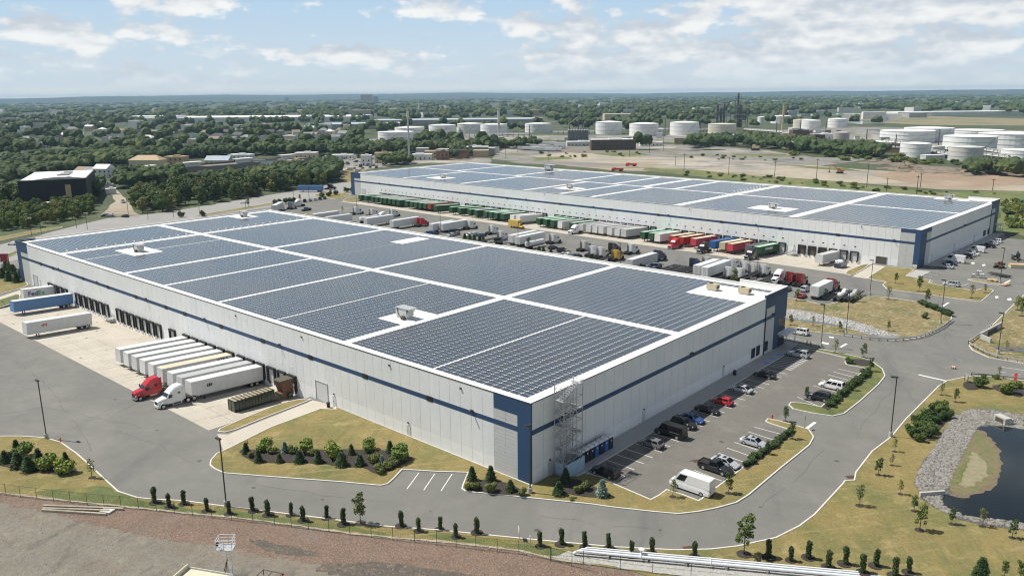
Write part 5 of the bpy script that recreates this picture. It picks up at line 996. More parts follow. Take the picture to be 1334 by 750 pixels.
for s, rz, lb in (("5.16,-148.65", RL + .05, 'flatbed trailer carrying white-wrapped machine parts at the edge of the truck lot'), ("2.43,-149.70", RL + .05, 'second flatbed trailer with a silver-wrapped load beside the grass'), ("57.00,-148.12", RL, 'bare black flatbed frame behind the lone navy tractor'), ("59.20,-147.87", RL, 'bare black flatbed frame next to the dark car'), ("149.55,-152.01", RL, 'bare black chassis in front of the small conifers'), ("227.0,-159.3", RL, 'bare black chassis among the tractors at the far end of the lot'), ("64.07,-148.60", RL, 'bare black chassis first of the pair behind the navy trailer rig'), ("61.62,-148.23", RL, 'bare black chassis second of the pair behind the navy trailer rig'), ("50.46,-153.42", RL, 'bare black chassis between the lone navy tractor and the trailers'), ("37.53,-155.01", RL, 'bare black chassis in front of the three close tractors'), ("30.48,-155.05", RL, 'bare black chassis behind the white tractor that faces back'), ("90.05,-149.40", RL, 'bare black chassis beside the yellow tractor'), ("143.40,-154.65", RL, 'bare black chassis by the white tractor near the small conifers')):
    c = P_(s)[0]; t = flatbed(lb, c, rz)
    if 'load' in lb or 'wrapped' in lb:
        l = thing('wrapped_load', ('white plastic-wrapped machine part lashed on the first flatbed by the grass' if 'white' in lb else 'silver plastic-wrapped machine part lashed on the second flatbed'), 'cargo', (*c, 1.31), rz)
        part('bundle', MB().loft([ring(-4, .4, 0, .5, .3), ring(-2.5, .9, 0, .9, .6), ring(-.5, .5, 0, .5, .4), ring(1.5, .9, 0, 1.3, .5), ring(4, .4, 0, .5, .3)]), 'plastic_white' if 'white' in lb else 'galv', l)
        m = MB(); [m.box(x, x + .08, -.95, .95, .05, .09) for x in (-3, -.8, 1.2, 3.2)]; part('lashing_strap', m, 'lamp_amber', l)
# --- cars
gc = 'cars on the entrance lot'
for x, y, rz, kd, pt, lb in [(-6.9, -10.2, 0, 'suv', 'v_black', 'black suv in the stall nearest the scaffold and hatched corner'), (-6.7, -24.3, 0, 'hatch', 'v_grey', 'dark grey hatchback parked alone after the empty stalls'), (-6.9, -30.3, 0, 'van', 'v_black', 'tall black van in the row along the shaded wall'),
                             (-6.7, -35.2, pi, 'suv', 'v_black', 'black suv parked beside the tall black van'), (-6.6, -38.4, pi, 'sedan', 'v_blue', 'blue sedan parked beside the black suv'), (-6.7, -44.2, pi, 'sedan', 'v_black', 'black sedan between the blue sedan and the red coupe'), (-6.8, -49.9, 0, 'hatch', 'v_red', 'red coupe in the row along the shaded wall'),
                             (-6.6, -58.4, 0, 'sedan', 'v_silver', 'silver sedan past the red coupe, empty stalls on both sides'), (-6.5, -69.6, 0, 'sedan', 'v_black', 'black sedan beside the blue hatched stalls'), (-6.6, -87.5, 0, 'suv', 'v_silver', 'silver suv by the building entrance')]:
    car(lb, (x, y, .02), rz, kd, pt, gc)
for s, rz, kd, pt, lb in [("-19.89,-36.02", pi, 'sedan', 'v_silver', 'silver sedan alone in the stalls beside the hedge strip'), ("-19.82,-25.70", pi, 'sedan', 'v_silver', 'silver sedan parked next to the black sedan by the hedge strip'), ("-19.50,-22.90", pi - .03, 'pickup', 'v_black', 'black pickup beside the silver sedan by the hedge strip'), ("-19.81,-14.68", .0, 'sprinter', 'v_white', 'long white cargo van at the corner of the entrance lot'),
                          ("-19.91,-72.06", 0, 'minivan', 'v_white', 'white minivan in the stalls beside the green island'), ("-20.24,-64.24", 0, 'suv', 'v_black', 'black suv parked next to the white minivan'), ("0.40,-104.96", 0, 'suv', 'v_white', 'white suv driving on the entrance road by the ditch')]:
    c = P_(s)[0]; car(lb, (*c, .02), rz, kd, pt, gc)
gd = 'cars along the end wall of the farther warehouse'
for s, rz, kd, pt, lb in [("-6.93,-212.40", 0, 'sedan', 'v_silver', 'silver sedan first in the row along the farther end wall'), ("-6.51,-218.61", 0, 'sedan', 'v_navy', 'dark sedan half hidden behind the first silver sedan'), ("-6.55,-224.57", 0, 'sprinter', 'v_white', 'white cargo van in the row along the farther end wall'), ("-7.69,-235.17", 0, 'suv', 'v_black', 'black suv between the white cargo van and the white sedan'),
                          ("-7.96,-239.02", 0, 'hatch', 'v_silver', 'silver hatchback beside the black suv'), ("-8.12,-242.86", 0, 'sedan', 'v_white', 'white sedan beside the white passenger van'), ("-7.91,-250.30", 0, 'van', 'v_white', 'white passenger van in the row along the farther end wall'), ("-9.0,-263.1", 0, 'pickup', 'v_black', 'black pickup truck in the row along the farther end wall'),
                          ("-9.0,-270.4", 0, 'sedan', 'v_silver', 'silver sedan next to the last white car of the row'), ("-9.1,-275.9", 0, 'suv', 'v_white', 'white suv last in the row towards the far entrance'), ("-15.12,-184.69", 0, 'suv', 'v_silver', 'silver suv with its tailgate to the grass, alone on the lot')]:
    c = P_(s)[0]; car(lb, (*c, .02), rz + BYAW, kd, pt, gd)
gl_ = 'cars parked among the trucks'
for i, (s, kd, pt) in enumerate([("221.0,-168.7", 'suv', 'v_grey'), ("184.06,-148.66", 'sedan', 'v_blue'), ("181.20,-149.65", 'sedan', 'v_navy'), ("172.57,-151.50", 'sedan', 'v_silver'), ("173.10,-154.81", 'hatch', 'v_grey'), ("166.57,-156.25", 'sedan', 'v_white'), ("164.49,-157.89", 'suv', 'v_silver'), ("161.48,-159.05", 'sedan', 'v_navy'), ("120.20,-155.89", 'sedan', 'v_black'), ("113.95,-153.77", 'suv', 'v_black'),
                                 ("109.97,-151.04", 'sedan', 'v_grey'), ("106.33,-148.22", 'hatch', 'v_white'), ("102.55,-148.44", 'sedan', 'v_navy'), ("72.09,-147.73", 'sedan', 'v_silver'), ("69.54,-150.61", 'hatch', 'v_navy'), ("63.37,-149.96", 'sedan', 'v_black'), ("16.97,-150.04", 'suv', 'v_silver'), ("14.58,-141.52", 'hatch', 'v_crimson'), ("21.45,-146.38", 'sedan', 'v_navy'), ("290.1,-158.7", 'pickup', 'v_black')]):
    c = P_(s)[0]; car(f'{pt[2:]} {kd} in the truck lot, {ORD[i]} car counted from the far end of the lot', (*c, .02), RL + random.choice((0, pi)), kd, pt, gl_, lod=0)
for i, (s, kd, pt) in enumerate([("321.7,-175.8", 'sedan', 'v_black'), ("322.1,-179.7", 'suv', 'v_black'), ("322.5,-183.7", 'sedan', 'v_grey'), ("323.0,-187.7", 'sedan', 'v_silver'), ("323.8,-191.5", 'suv', 'v_navy'), ("324.6,-195.4", 'sedan', 'v_black')]):
    c = P_(s)[0]; car(f'{pt[2:]} {kd}, {ORD[i]} in the line of cars by the entrance drive hedge', (*c, .02), -.6, kd, pt, 'cars by the entrance drive', lod=0)
for s, kd, pt, rz, lb in [("344.4,-154.2", 'sedan', 'v_white', .6, 'white car driving along the tree-lined road'), ("355.6,-81.7", 'sedan', 'v_navy', .7, 'dark car at the mouth of the sandy side street'), ("353.3,-83.4", 'sedan', 'v_silver', .7, 'silver car at the mouth of the sandy side street'), ("344.4,-87.0", 'sedan', 'v_black', .3, 'black car turning at the sandy side street'), ("301.5,-22.1", 'sedan', 'v_white', .6, 'white car on the road behind the far blue corner'), ("405.2,-112.0", 'pickup', 'v_white', -.2, 'white work truck parked on the sandy street')]:
    c = P_(s)[0]; car(lb, (*c, .02), rz, kd, pt, 'cars on the road', lod=0)
c = P("361.3,-211.2")[0]; trailer('blue trailer parked under the trees beside the road', (*c, 0), .62, body='t_blue', roof='t_blue', group=gL, detail=False)
c = P("361.6,-226.8")[0]; tractor('dark tractor at the front of the blue trailer under the trees', (c[0], c[1], 0), .62 + pi, 'v_black', gT, rim=False)
# ------------------------------------------------------------------ plants
def blobs_crown(mb, blobs, nleaf, ls, seed, core=.7, up=.35):
    r = np.random.default_rng(seed)
    B_ = np.array([b[:3] for b in blobs]); R = np.array([b[3] for b in blobs])
    w = R ** 2; w = w / w.sum()
    k = r.choice(len(blobs), nleaf, p=w)
    d = r.normal(size=(nleaf, 3)); d[:, 2] += up * .6; d /= np.linalg.norm(d, axis=1)[:, None]
    rad = R[k] * (.72 + .36 * r.random(nleaf) ** 1.3)
    p = B_[k] + d * rad[:, None]
    n = d * .9 + r.normal(size=(nleaf, 3)) * .65; n[:, 2] += up; n /= np.linalg.norm(n, axis=1)[:, None]
    t = np.cross(n, r.normal(size=(nleaf, 3))); t /= np.linalg.norm(t, axis=1)[:, None]; b = np.cross(n, t)
    s = ls * (.6 + .8 * r.random(nleaf))[:, None]; s2 = s * (.55 + .5 * r.random(nleaf))[:, None]
    q = np.stack([p - t * s, p - b * s2 + n * s * .15, p + t * s, p + b * s2 + n * s * .1], 1).reshape(-1, 3)
    o = len(mb.v); mb.v += [tuple(x) for x in q.tolist()]
    mb.f += [(o + 4 * i, o + 4 * i + 1, o + 4 * i + 2, o + 4 * i + 3) for i in range(nleaf)]; mb.m += [0] * nleaf
    if core:
        for x, y, z, rr in blobs:
            a = r.random() * 6; c = core * rr
            mb.add([(x + (px * cos(a) - py * sin(a)) * c * r.uniform(.8, 1.15), y + (px * sin(a) + py * cos(a)) * c * r.uniform(.8, 1.15), z + pz * c * .9) for px, py, pz in ico], icf)
TREE = {}
def big_tree(v):
    """broadleaf tree of unit height 10 m"""
    r = random.Random(100 + v); bl = []
    w = (3.9, 3.1, 4.6, 3.4, 4.2, 2.7)[v % 6]
    for i in range(15):
        a = r.random() * 6.28; q = sqrt(r.random()); z = r.uniform(1.5, 8.6); f = 1 - abs(z - 5.0) / 7.0
        bl.append((cos(a) * q * w * f * .85, sin(a) * q * w * f * .85, z, r.uniform(1.0, 1.9) * (w / 3.9) ** .5))
    bl.append((0, 0, 5.2, w * .55)); bl.append((r.uniform(-.8, .8), r.uniform(-.8, .8), 8.5, 1.3))
    return bl
def trunk_mb(h, r, limbs=4, seed=1, top=.75):
    def f(m):
        q = random.Random(seed); m.tube((0, 0, -.1), (0, 0, h * .45), r, r * .7, n=7); m.tube((0, 0, h * .45), (q.uniform(-.1, .1) * h * .2, 0, h * top), r * .7, r * .25, n=6)
        for i in range(limbs):
            a = i * 6.28 / limbs + q.random(); z = h * q.uniform(.3, .55); m.tube((0, 0, z), (cos(a) * h * .18, sin(a) * h * .18, z + h * .2), r * .45, r * .12, n=5)
    return f
def tree(label, p, h, v, leaf, group=None, name='tree', cat='tree', sx=1.0):
    t = thing(name, label, cat, p, random.random() * 6.28, group)
    s = h / 10
    a = cpart(f'bt{v}', 'trunk', trunk_mb(10, .26, 4, v), 'bark', t); c = cpart(f'bt{v}', 'crown', lambda m: blobs_crown(m, big_tree(v), 2300, .34, v), leaf, t)
    t.scale = (s * sx, s * sx, s)
    return t
def conifer_mb(m, seed, n=1100, w=.30, ls=.05):
    r = np.random.default_rng(seed)
    lev = r.integers(0, 15, n); z = .06 + .92 * (lev + .25 * r.random(n)) / 15; a = r.random(n) * 6.283; lob = 1 + .16 * np.sin(a * 5 + lev * 1.7)
    rad = w * (1 - z) ** .85 * lob * (.35 + .68 * r.random(n) ** .5) + .01
    p = np.stack([np.cos(a) * rad, np.sin(a) * rad, z - rad * .22], 1)
    o = np.stack([np.cos(a), np.sin(a), -.35 + .5 * r.random(n)], 1); o /= np.linalg.norm(o, axis=1)[:, None]
    t = np.cross(o, r.normal(size=(n, 3)) * .5 + np.array([0, 0, 1])); t /= np.linalg.norm(t, axis=1)[:, None]
    s = (ls * (.6 + .8 * r.random(n)))[:, None]
    q = np.stack([p - t * s * .6, p + o * s * 1.5, p + t * s * .6, p - o * s * .6], 1).reshape(-1, 3); k = len(m.v)
    m.v += [tuple(x) for x in q.tolist()]; m.f += [(k + 4 * i, k + 4 * i + 1, k + 4 * i + 2, k + 4 * i + 3) for i in range(n)]; m.m += [0] * n
    m.tube((0, 0, .08), (0, 0, .92), w * .62, .01, n=9)
def spruce(label, p, h, wide=False, blue=False, group=None):
    t = thing('blue_spruce' if blue else 'spruce', label, 'conifer', (*p, .14), random.random() * 6, group)
    v = random.randrange(3); k = f'sp{v}{wide}'
    cpart(k, 'trunk', lambda m: m.tube((0, 0, -.05), (0, 0, .3), .025, n=6), 'bark', t); cpart(k, 'crown', lambda m: conifer_mb(m, v + 5, 1100,   .50 if wide else .36), 'needle_blue' if blue else 'needle', t)
    t.scale = (h, h, h); return t
def shrub(label, p, h, leaf='leaf_shrub', group=None, w=1.0, z=.16):
    t = thing('shrub', label, 'shrub', (*p, z), random.random() * 6, group); v = random.randrange(3)
    def f(m):
        r = random.Random(v + 40); bl = [(r.uniform(-.3, .3), r.uniform(-.3, .3), r.uniform(.3, .72), r.uniform(.2, .34)) for _ in range(8)] + [(0, 0, .4, .36)]
        blobs_crown(m, bl, 900, .06, v + 40)
    cpart(f'sh{v}', 'crown', f, leaf, t); cpart(f'sh{v}', 'stem', lambda m: m.tube((0, 0, -.1), (0, 0, .3), .03, n=5), 'bark', t)
    h *= 1.2; t.scale = (h * w, h * w, h); return t
def thuja(label, p, h, group):
    t = thing('arborvitae', label, 'conifer', (*p, .1), random.random() * 6, group); v = random.randrange(4)
    def f(m):
        r = random.Random(v + 70); bl = [(r.uniform(-.03, .03), r.uniform(-.03, .03), z, .145 + r.uniform(-.018, .018)) for z in (.14, .25, .36, .47, .58, .69, .79, .87)]
        bl += [(.06, .02, .95, .06), (-.05, .04, .93, .055)]
        blobs_crown(m, bl, 1000, .032, v + 70, .85, .1)
    cpart(f'th{v}', 'crown', f, 'thuja_green', t); cpart(f'th{v}', 'trunk', lambda m: m.tube((0, 0, -.1), (0, 0, .2), .03, n=6), 'bark', t)
    mr = cpart('mring', 'mulch_ring', lambda m: m.tube((.05, 0, .0), (.05, 0, .025), .36, n=14), 'mulch', t)
    t.scale = (h, h, h); return t
def sapling(label, p, h, leaf='leaf_mid', group=None, dens=1.0, v=None, ring_=True, wide=1.0, z=.1):
    t = thing('young_tree', label, 'tree', (*p, z), random.random() * 6, group); v = random.randrange(5) if v is None else v
    r = random.Random(v + 9)
    br = [(cos(i * 2.4 + v) * r.uniform(.06, .2) * (1 - (i / 14) * .5), sin(i * 2.4 + v) * r.uniform(.06, .2) * (1 - (i / 14) * .5), .34 + i * .046, r.uniform(.05, .10)) for i in range(13)]
    def f(m): blobs_crown(m, br, 620 if dens >= 1 else 260, .027, v, 0, .2)
    def tr(m):
        m.tube((0, 0, -.03), (0, 0, .5), .014, .010, n=6); m.tube((0, 0, .5), (.01, .01, .92), .010, .004, n=5)
        for x, y, zz, _ in br: m.tube((0, 0, zz - .1), (x, y, zz), .006, .003, n=4)
    cpart(f'sa{v}', 'trunk', tr, 'bark', t); cpart(f'sa{v}{dens}', 'crown', f, leaf, t)
    if ring_: cpart('mring2', 'mulch_ring', lambda m: m.tube((0, 0, .0), (0, 0, .01), .16, n=14), 'mulch', t)
    t.scale = (h * wide, h * wide, h); return t
for k, p in enumerate(P("39.33,41.05 36.30,40.28 35.48,38.38 30.90,37.17 27.71,35.47 25.79,32.81 22.71,32.21 20.50,29.74 17.68,29.61 15.82,26.90 12.60,26.38 5.84,21.43 2.99,20.75 1.08,18.44 -2.02,18.44 -3.54,15.83 -12.24,12.66 -14.18,10.43 -17.03,9.06 -19.83,7.35 -22.79,6.55 -24.63,4.45 -29.28,1.54 -36.57,-4.70 -39.16,-5.75 -40.64,-7.84 -43.42,-7.34 -44.74,-9.61 -47.04,-9.11 -47.86,-11.71 -50.33,-11.05 -51.46,-12.79")):
    if k in (6, 19): p = (p[0] + .25, p[1] - .2)
    thuja(f'{ORD[k]} slim dark arborvitae counted from the timber pile, in the row along the fence', p, random.uniform(1.95, 2.6), 'arborvitae row along the fence')
gb = 'planting bed on the front lawn'
bed = [("44.21,22.92", 's', 2.0), ("42.15,23.13", 'r', 1.2), ("39.66,23.31", 's', 2.3), ("42.77,20.10", 'R', 1.8), ("40.69,19.94", 'r', 1.2), ("36.89,21.14", 'w', 2.0), ("39.37,18.42", 'b', 2.0), ("37.95,17.61", 'r', 1.3), ("34.32,18.96", 'w', 2.1), ("36.96,15.98", 'R', 2.0), ("35.03,16.11", 'r', 1.3), ("31.83,17.03", 's', 2.2), ("31.85,14.00", 'R', 2.1), ("27.92,15.20", 'w', 2.2), ("30.07,11.52", 's', 2.2), ("25.72,13.15", 'w', 2.2), ("29.04,8.67", 'R', 2.0), ("24.75,10.83", 'r', 1.5), ("23.26,10.51", 'b', 2.0), ("25.64,6.78", 's', 2.4), ("22.21,7.74", 'R', 2.2), ("21.15,9.64", 'r', 1.3), ("21.14,12.87", 'r', 1.4), ("21.06,11.02", 'r', 1.2)]
ct = {}
def plant(kind, c, h, where, group):
    c = P_(c)[0]; ct[(kind, where)] = ct.get((kind, where), 0) + 1; o = ORD[ct[(kind, where)] - 1]
    d = dict(s='slim dark spruce', w='broad dark spruce', b='silvery blue spruce', r='low rounded shrub', R='large leafy light green shrub')[kind]
    lb = f'{o} {d} {where}'; h *= random.uniform(.8, 1.2)
    if kind in 'swb': spruce(lb, c, h, kind == 'w', kind == 'b', group)
    else: shrub(lb, c, h * (1.0 if kind == 'R' else .9), 'leaf_shrub' if kind == 'R' else 'leaf_olive', group, 1.15)
for c, k, h in bed: plant(k, c, h, 'in the front lawn mulch bed, from the drive side', gb)
for c, k, h in [("71.95,51.09", 'w', 2.4), ("75.13,48.34", 's', 2.0), ("68.34,50.27", 'w', 2.5), ("65.48,49.66", 'w', 2.6), ("67.58,47.39", 's', 2.4), ("63.96,47.28", 'R', 2.6), ("63.96,44.50", 's', 2.0), ("59.90,45.82", 'R', 2.2), ("72.09,48.13", 'R', 2.0), ("74.24,51.89", 'w', 2.4), ("73.23,49.88", 'r', 1.5), ("65.98,48.63", 'r', 1.6)]: plant(k, c, h, 'in the bed beside the timber pile verge', 'planting bed beside the side lawn')
for c, k, h in [("7.96,4.97", 's', 2.8), ("6.29,7.54", 'r', 1.3), ("5.43,6.81", 'r', 1.4), ("5.63,3.16", 's', 2.5), ("2.92,5.95", 'r', 1.4), ("0.93,3.78", 'w', 2.4), ("-1.36,3.73", 'r', 1.4)]: plant(k, c, h, 'in the corner bed beside the three marked stalls', 'corner planting beds')
for c, k, h in [("-5.31,-0.26", 'w', 2.6), ("-3.59,-4.18", 's', 2.4), ("-7.23,-2.53", 'r', 1.1), ("-7.29,-4.02", 'r', 1.4), ("-10.57,-4.11", 'b', 2.6), ("-7.92,0.01", 'r', .5)]: plant(k, c, h, 'in the corner bed in the shade of the end wall', 'corner planting beds')
# hedges in the lot islands: single shrubs
for nm, a, b, n, h in (('on the hedge strip by the silver sedan', "-22.57,-26.94", "-22.64,-45.35", 15, .75), ('on the hedge strip by the white minivan', "-23.17,-60.69", "-22.36,-86.62", 18, 1.0), ('on the hedge strip across the far grass bank', "-13.93,-155.65", "-24.08,-146.56", 12, 1.1)):
    a, b = P_(a)[0], P_(b)[0]
    for k in range(n): u = (k + .5) / n; shrub(f'{ORD[k]} clipped dark shrub {nm}', (a[0] + (b[0] - a[0]) * u + random.uniform(-.2, .2), a[1] + (b[1] - a[1]) * u + random.uniform(-.2, .2)), h * random.uniform(.85, 1.2), 'leaf_dark', 'lot hedge shrubs', 1.5)
for k, p in enumerate(P("-39.70,-57.18 -40.87,-55.65 -40.34,-59.44 -40.39,-62.57 -41.49,-61.29 -40.96,-65.78 -41.32,-67.94 -41.07,-71.55 -40.00,-71.63 -39.63,-67.93 -39.38,-64.44 -39.44,-60.88 -41.62,-58.38 -40.14,-74.23 -42.09,-69.53 -38.90,-58.66 -39.03,-72.29 -38.67,-68.08 -38.42,-63.18")):
    shrub(f'{ORD[k]} full green shrub of the thicket on the pond bank, counted from its near end', p, 1.25 + .6 * random.random(), 'leaf_mid' if k % 3 else 'leaf_dark', 'shrub thicket on the pond bank', 1.1)
for s, h, l in (("-42.73,-91.50", 1.9, 'round green shrub by the small grey sign'), ("-47.49,-90.97", 2.2, 'dense rounded shrub by the guardrail beds'), ("-48.73,-95.96", 1.4, 'low shrub beside the red banner'), ("-19.40,-139.74", 1.4, 'small dark shrub alone on the dry bank'), ("-17.37,-89.75", 1.2, 'low shrub at the tip of the green island'), ("-44.24,-99.30", .9, 'low weedy shrub under the guardrail'), ("-42.06,-98.08", .8, 'second low weedy shrub under the guardrail')):
    shrub(l, P_(s)[0], h, 'leaf_mid', None, 1.15)
gs = 'young trees on the lawns'
for s, h, lf, l, dn in (("10.92,24.67", 5.0, 'leaf_mid', 'forked young tree beside the fence row, opposite the lawn bed', 1), ("-33.88,-3.23", 6.0, 'leaf_mid', 'tall ragged young tree at the road bend by the pipes', 1), ("55.08,43.84", 3.6, 'leaf_sparse', 'thin pale young tree on the lawn by the lamp base', .5), ("-18.79,-10.80", 3.2, 'leaf_bright', 'small young tree in front of the white cargo van', .5), ("-24.65,-17.21", 3.4, 'leaf_mid', 'young tree at the back of the white cargo van', 1), ("-23.27,-33.91", 2.6, 'leaf_mid', 'young tree in the hedge strip by the silver sedan', 1), ("-19.81,-49.32", 2.9, 'leaf_mid', 'young tree at the tip of the lot island', 1), ("-23.94,-42.57", 3.2, 'leaf_dark', 'dark upright young tree in the lot island hedge', 1),
                        ("-18.42,-62.44", 2.8, 'leaf_mid', 'young tree in front of the black suv', 1), ("-23.61,-73.16", 2.7, 'leaf_bright', 'yellow-green young tree in the hedge by the minivan', 1), ("-18.25,-96.09", 3.4, 'leaf_dark', 'dense dark young tree at the road corner of the green island', 1), ("-22.64,-87.50", 3.0, 'leaf_dark', 'dark young tree at the end of the minivan hedge', 1), ("-12.00,-95.62", 3.6, 'leaf_sparse', 'thin young tree beside the tall road lamp', .5), ("5.09,-110.93", 3.2, 'leaf_mid', 'small upright tree by the ditch next to the entrance corner', 1), ("0.54,-114.23", 2.8, 'leaf_sparse', 'thin small tree second along the ditch', .5), ("-6.64,-113.41", 2.9, 'leaf_mid', 'small tree third along the ditch', 1), ("-15.72,-121.82", 2.7, 'leaf_olive', 'small olive tree at the end of the ditch', 1),
                        ("-5.79,-154.68", 4.2, 'leaf_sparse', 'thin bare young tree on the bank beside the truck lot road', .5), ("-1.02,-177.24", 3.6, 'leaf_bright', 'young tree on the lawn below the blue corner', 1), ("-9.67,-170.55", 5.0, 'leaf_mid', 'taller young tree on the lawn by the paved walk', 1), ("-15.55,-156.42", 4.6, 'leaf_mid', 'young tree at the lawn edge beside the stop bar', 1), ("-23.64,-171.66", 4.4, 'leaf_sparse', 'bare-looking young tree on the tip of the lawn', .5), ("-25.23,-180.78", 3.0, 'leaf_bright', 'small bright tree at the corner of the lawn tip', .5), ("14.15,-136.60", 3.6, 'leaf_mid', 'young tree by the small white car at the truck lot edge', 1), ("8.11,-142.70", 3.6, 'leaf_dark', 'young tree beside the short white box trailer', 1), ("0.26,-146.27", 3.8, 'leaf_sparse', 'thin young tree beside the wrapped loads', .5),
                        ("-38.59,-158.53", 5.0, 'leaf_mid', 'leafy tree on the bank at the edge of the view', 1), ("-36.40,-164.90", 4.4, 'leaf_bright', 'bright tree behind it on the bank', 1), ("-41.65,-122.94", 2.6, 'leaf_sparse', 'thin sapling by the culvert', .5), ("-38.02,-81.91", 2.8, 'leaf_mid', 'narrow young tree beside the stop bar above the pond', .5), ("-41.09,-79.66", 2.8, 'leaf_mid', 'young tree between the stop bar and the pond', 1), ("-44.40,-100.66", 2.6, 'leaf_sparse', 'thin young tree behind the roadside guardrail', .5), ("-40.93,-26.17", 3.6, 'leaf_mid', 'young tree on the dry lawn near the inlet notch', .5), ("-39.80,-38.05", 3.0, 'leaf_dark', 'young tree on the lawn beside the inlet notch', 1), ("-39.10,-48.70", 2.6, 'leaf_sparse', 'faint young tree just below the tall lamp', .5), ("-40.36,-42.96", 2.2, 'leaf_sparse', 'small thin tree second below the tall lamp', .5), ("-44.39,-33.71", 2.5, 'leaf_mid', 'small tree near the gravel rim of the pond', .5),
                        ("-47.42,-29.66", 2.6, 'leaf_mid', 'bushy young tree where lawn meets the pond rim', 1), ("-49.56,-24.57", 4.0, 'leaf_mid', 'fullest young tree on the dry lawn below the pond', 1), ("-52.46,-29.18", 2.6, 'leaf_mid', 'young tree on the lower pond rim', 1), ("-55.85,-31.27", 3.0, 'leaf_sparse', 'young tree leaning by the lower pond rim', .5), ("-59.59,-30.54", 2.8, 'leaf_mid', 'young tree on the lawn at the far end of the pond rim', 1), ("267.3,-174.5", 3.0, 'leaf_sparse', 'small tree at the edge of the far truck lot grass', .5), ("268.8,-166.2", 3.6, 'leaf_sparse', 'thin tree on the far truck lot grass', .5), ("126.71,-148.63", 5.0, 'leaf_mid', 'leafy tree on the truck lot between two white trailers', 1), ("36.74,-143.08", 5.5, 'leaf_mid', 'narrow tree at the crowded end of the truck lot', 1),
                        ("238.18,-1.24", 4.5, 'leaf_mid', 'young tree next to the small red sign', 1), ("330.4,-148.7", 4.5, 'leaf_mid', 'roadside tree by the passing white car', 1), ("327.3,-180.1", 4.0, 'leaf_bright', 'roadside tree by the line of parked cars', 1), ("334.2,-206.8", 4.2, 'leaf_bright', 'roadside tree below the blue trailer', 1), ("337.0,-219.3", 4.2, 'leaf_bright', 'roadside tree next to the far blue corner', 1), ("298.5,-150.5", 2.8, 'leaf_sparse', 'thin tree behind the white trailer by the entrance drive', .5)):
    sapling(l, P_(s)[0], h, lf, gs, dn)
spruce('dark conifer at the bottom edge of the dry lawn', P("-58.68,-16.70")[0], 3.4); sapling('young tree beside the dark conifer at the bottom of the dry lawn', P("-60.72,-19.53")[0], 2.4, 'leaf_mid', gs); sapling('small leafy tree at the lawn corner by the pond outlet', P("-62.26,-20.20")[0], 2.6, 'leaf_mid', gs)
for k, p in enumerate(P("163.29,-150.39 160.35,-150.36 157.66,-150.17 154.53,-150.34 152.17,-149.93 119.90,-147.01 117.55,-146.93 112.98,-145.74 71.83,-143.91 73.74,-143.97 93.57,-144.80 90.87,-144.35")): spruce(f'{ORD[k]} small dark conifer along the roof-side edge of the truck lot', p, 2.4, True, False, 'small conifers at the truck lot edge')
for k, p in enumerate(P("233.15,2.43 226.17,2.72 237.11,-2.11 246.48,-2.60 221.54,1.87 228.15,-1.64")): spruce(f'{ORD[k]} dark conifer in the bed by the far blue corner', p, 3.6, True, False, 'conifers by the far blue corner')
for k, p in enumerate(P("324.3,-161.4 324.7,-165.1 325.2,-168.9 324.5,-171.5 324.2,-173.9 331.9,-199.0 332.1,-203.6 333.1,-210.0 340.8,-224.0 341.4,-228.7 320.8,-105.3 316.1,-114.0 286.4,-89.4 290.8,-77.6")): shrub(f'{ORD[k]} dark bush along the road verge, counted from the passing white car', p, 2.6, 'leaf_dark', 'bushes along the road verge', 1.1)
# ------------------------------------------------------------------ lamps, rails, fences, pipes
def lamp(label, p, h=10.8, rz=0, base=True, flood=False, z=0):
    t = thing('street_lamp', label, 'street lamp', (*p, z), rz, 'pole lamps on the site')
    cpart(f'lp{h}', 'pole', lambda m: m.box(-.075, .075, -.075, .075, .02, h), 'bronze_metal', t)
    if base: cpart('lp', 'base', lambda m: m.tube((0, 0, -.1), (0, 0, .95), .34, n=14), 'concrete_wall', t); cpart('lp', 'base_plate', lambda m: m.box(-.17, .17, -.17, .17, .952, .99), 'bronze_metal', t)
    hd = cpart(f'lp{h}{flood}', 'lamp_head', (lambda m: (m.box(-.2, .95, -.2, .2, h - .02, h + .18))) if not flood else (lambda m: (m.box(-1.0, 1.0, -.3, .3, h, h + .25))), 'bronze_metal' if not flood else 'galv', t)
    cpart(f'lp{h}{flood}', 'lens', lambda m: m.box(.1, .9, -.16, .16, h - .05, h - .021), 'lamp_clear', hd)
    return t
for s, l, rz, h in (("77.43,42.79", 'tall lamp on the lawn beside the truck court', 0, 10.8), ("30.00,34.61", 'tall lamp standing in the arborvitae row', 0, 10.7), ("-1.60,2.11", 'tall lamp in front of the blue building corner', 1.2, 11), ("-36.64,-54.59", 'tall lamp at the kerb above the pond', .5, 11), ("-40.78,-118.50", 'tall lamp by the culvert wall', 0, 9.6), ("-8.05,-97.27", 'thick tall lamp on the green strip by the entrance', .3, 10.5), ("0.22,-156.90", 'lamp on the far bank at the truck lot road', .4, 10.5), ("-8.66,-112.04", 'lamp at the end of the ditch guardrail', .4, 11),
                 ("-23.95,-137.27", 'lamp with a small box on the guarded bank corner', .2, 11.5), ("-25.70,-198.70", 'lamp on the small boulder island', -.4, 11), ("31.92,-148.36", 'lamp at the crowded end of the truck lot', .4, 9), ("78.04,-140.49", 'lamp behind the yellow tractor', .4, 9), ("129.77,-146.19", 'lamp between the white trailers and the yellow box truck', .4, 9), ("179.81,-152.02", 'lamp beside the long white trailer on the truck lot', .4, 9), ("262.7,-171.0", 'lamp before the first green containers', .4, 9), ("320.0,-181.4", 'lamp by the line of parked cars', .4, 9)):
    lamp(l, P_(s)[0], h, rz, z=.05)
gst = 'lamps along the tree-lined road'
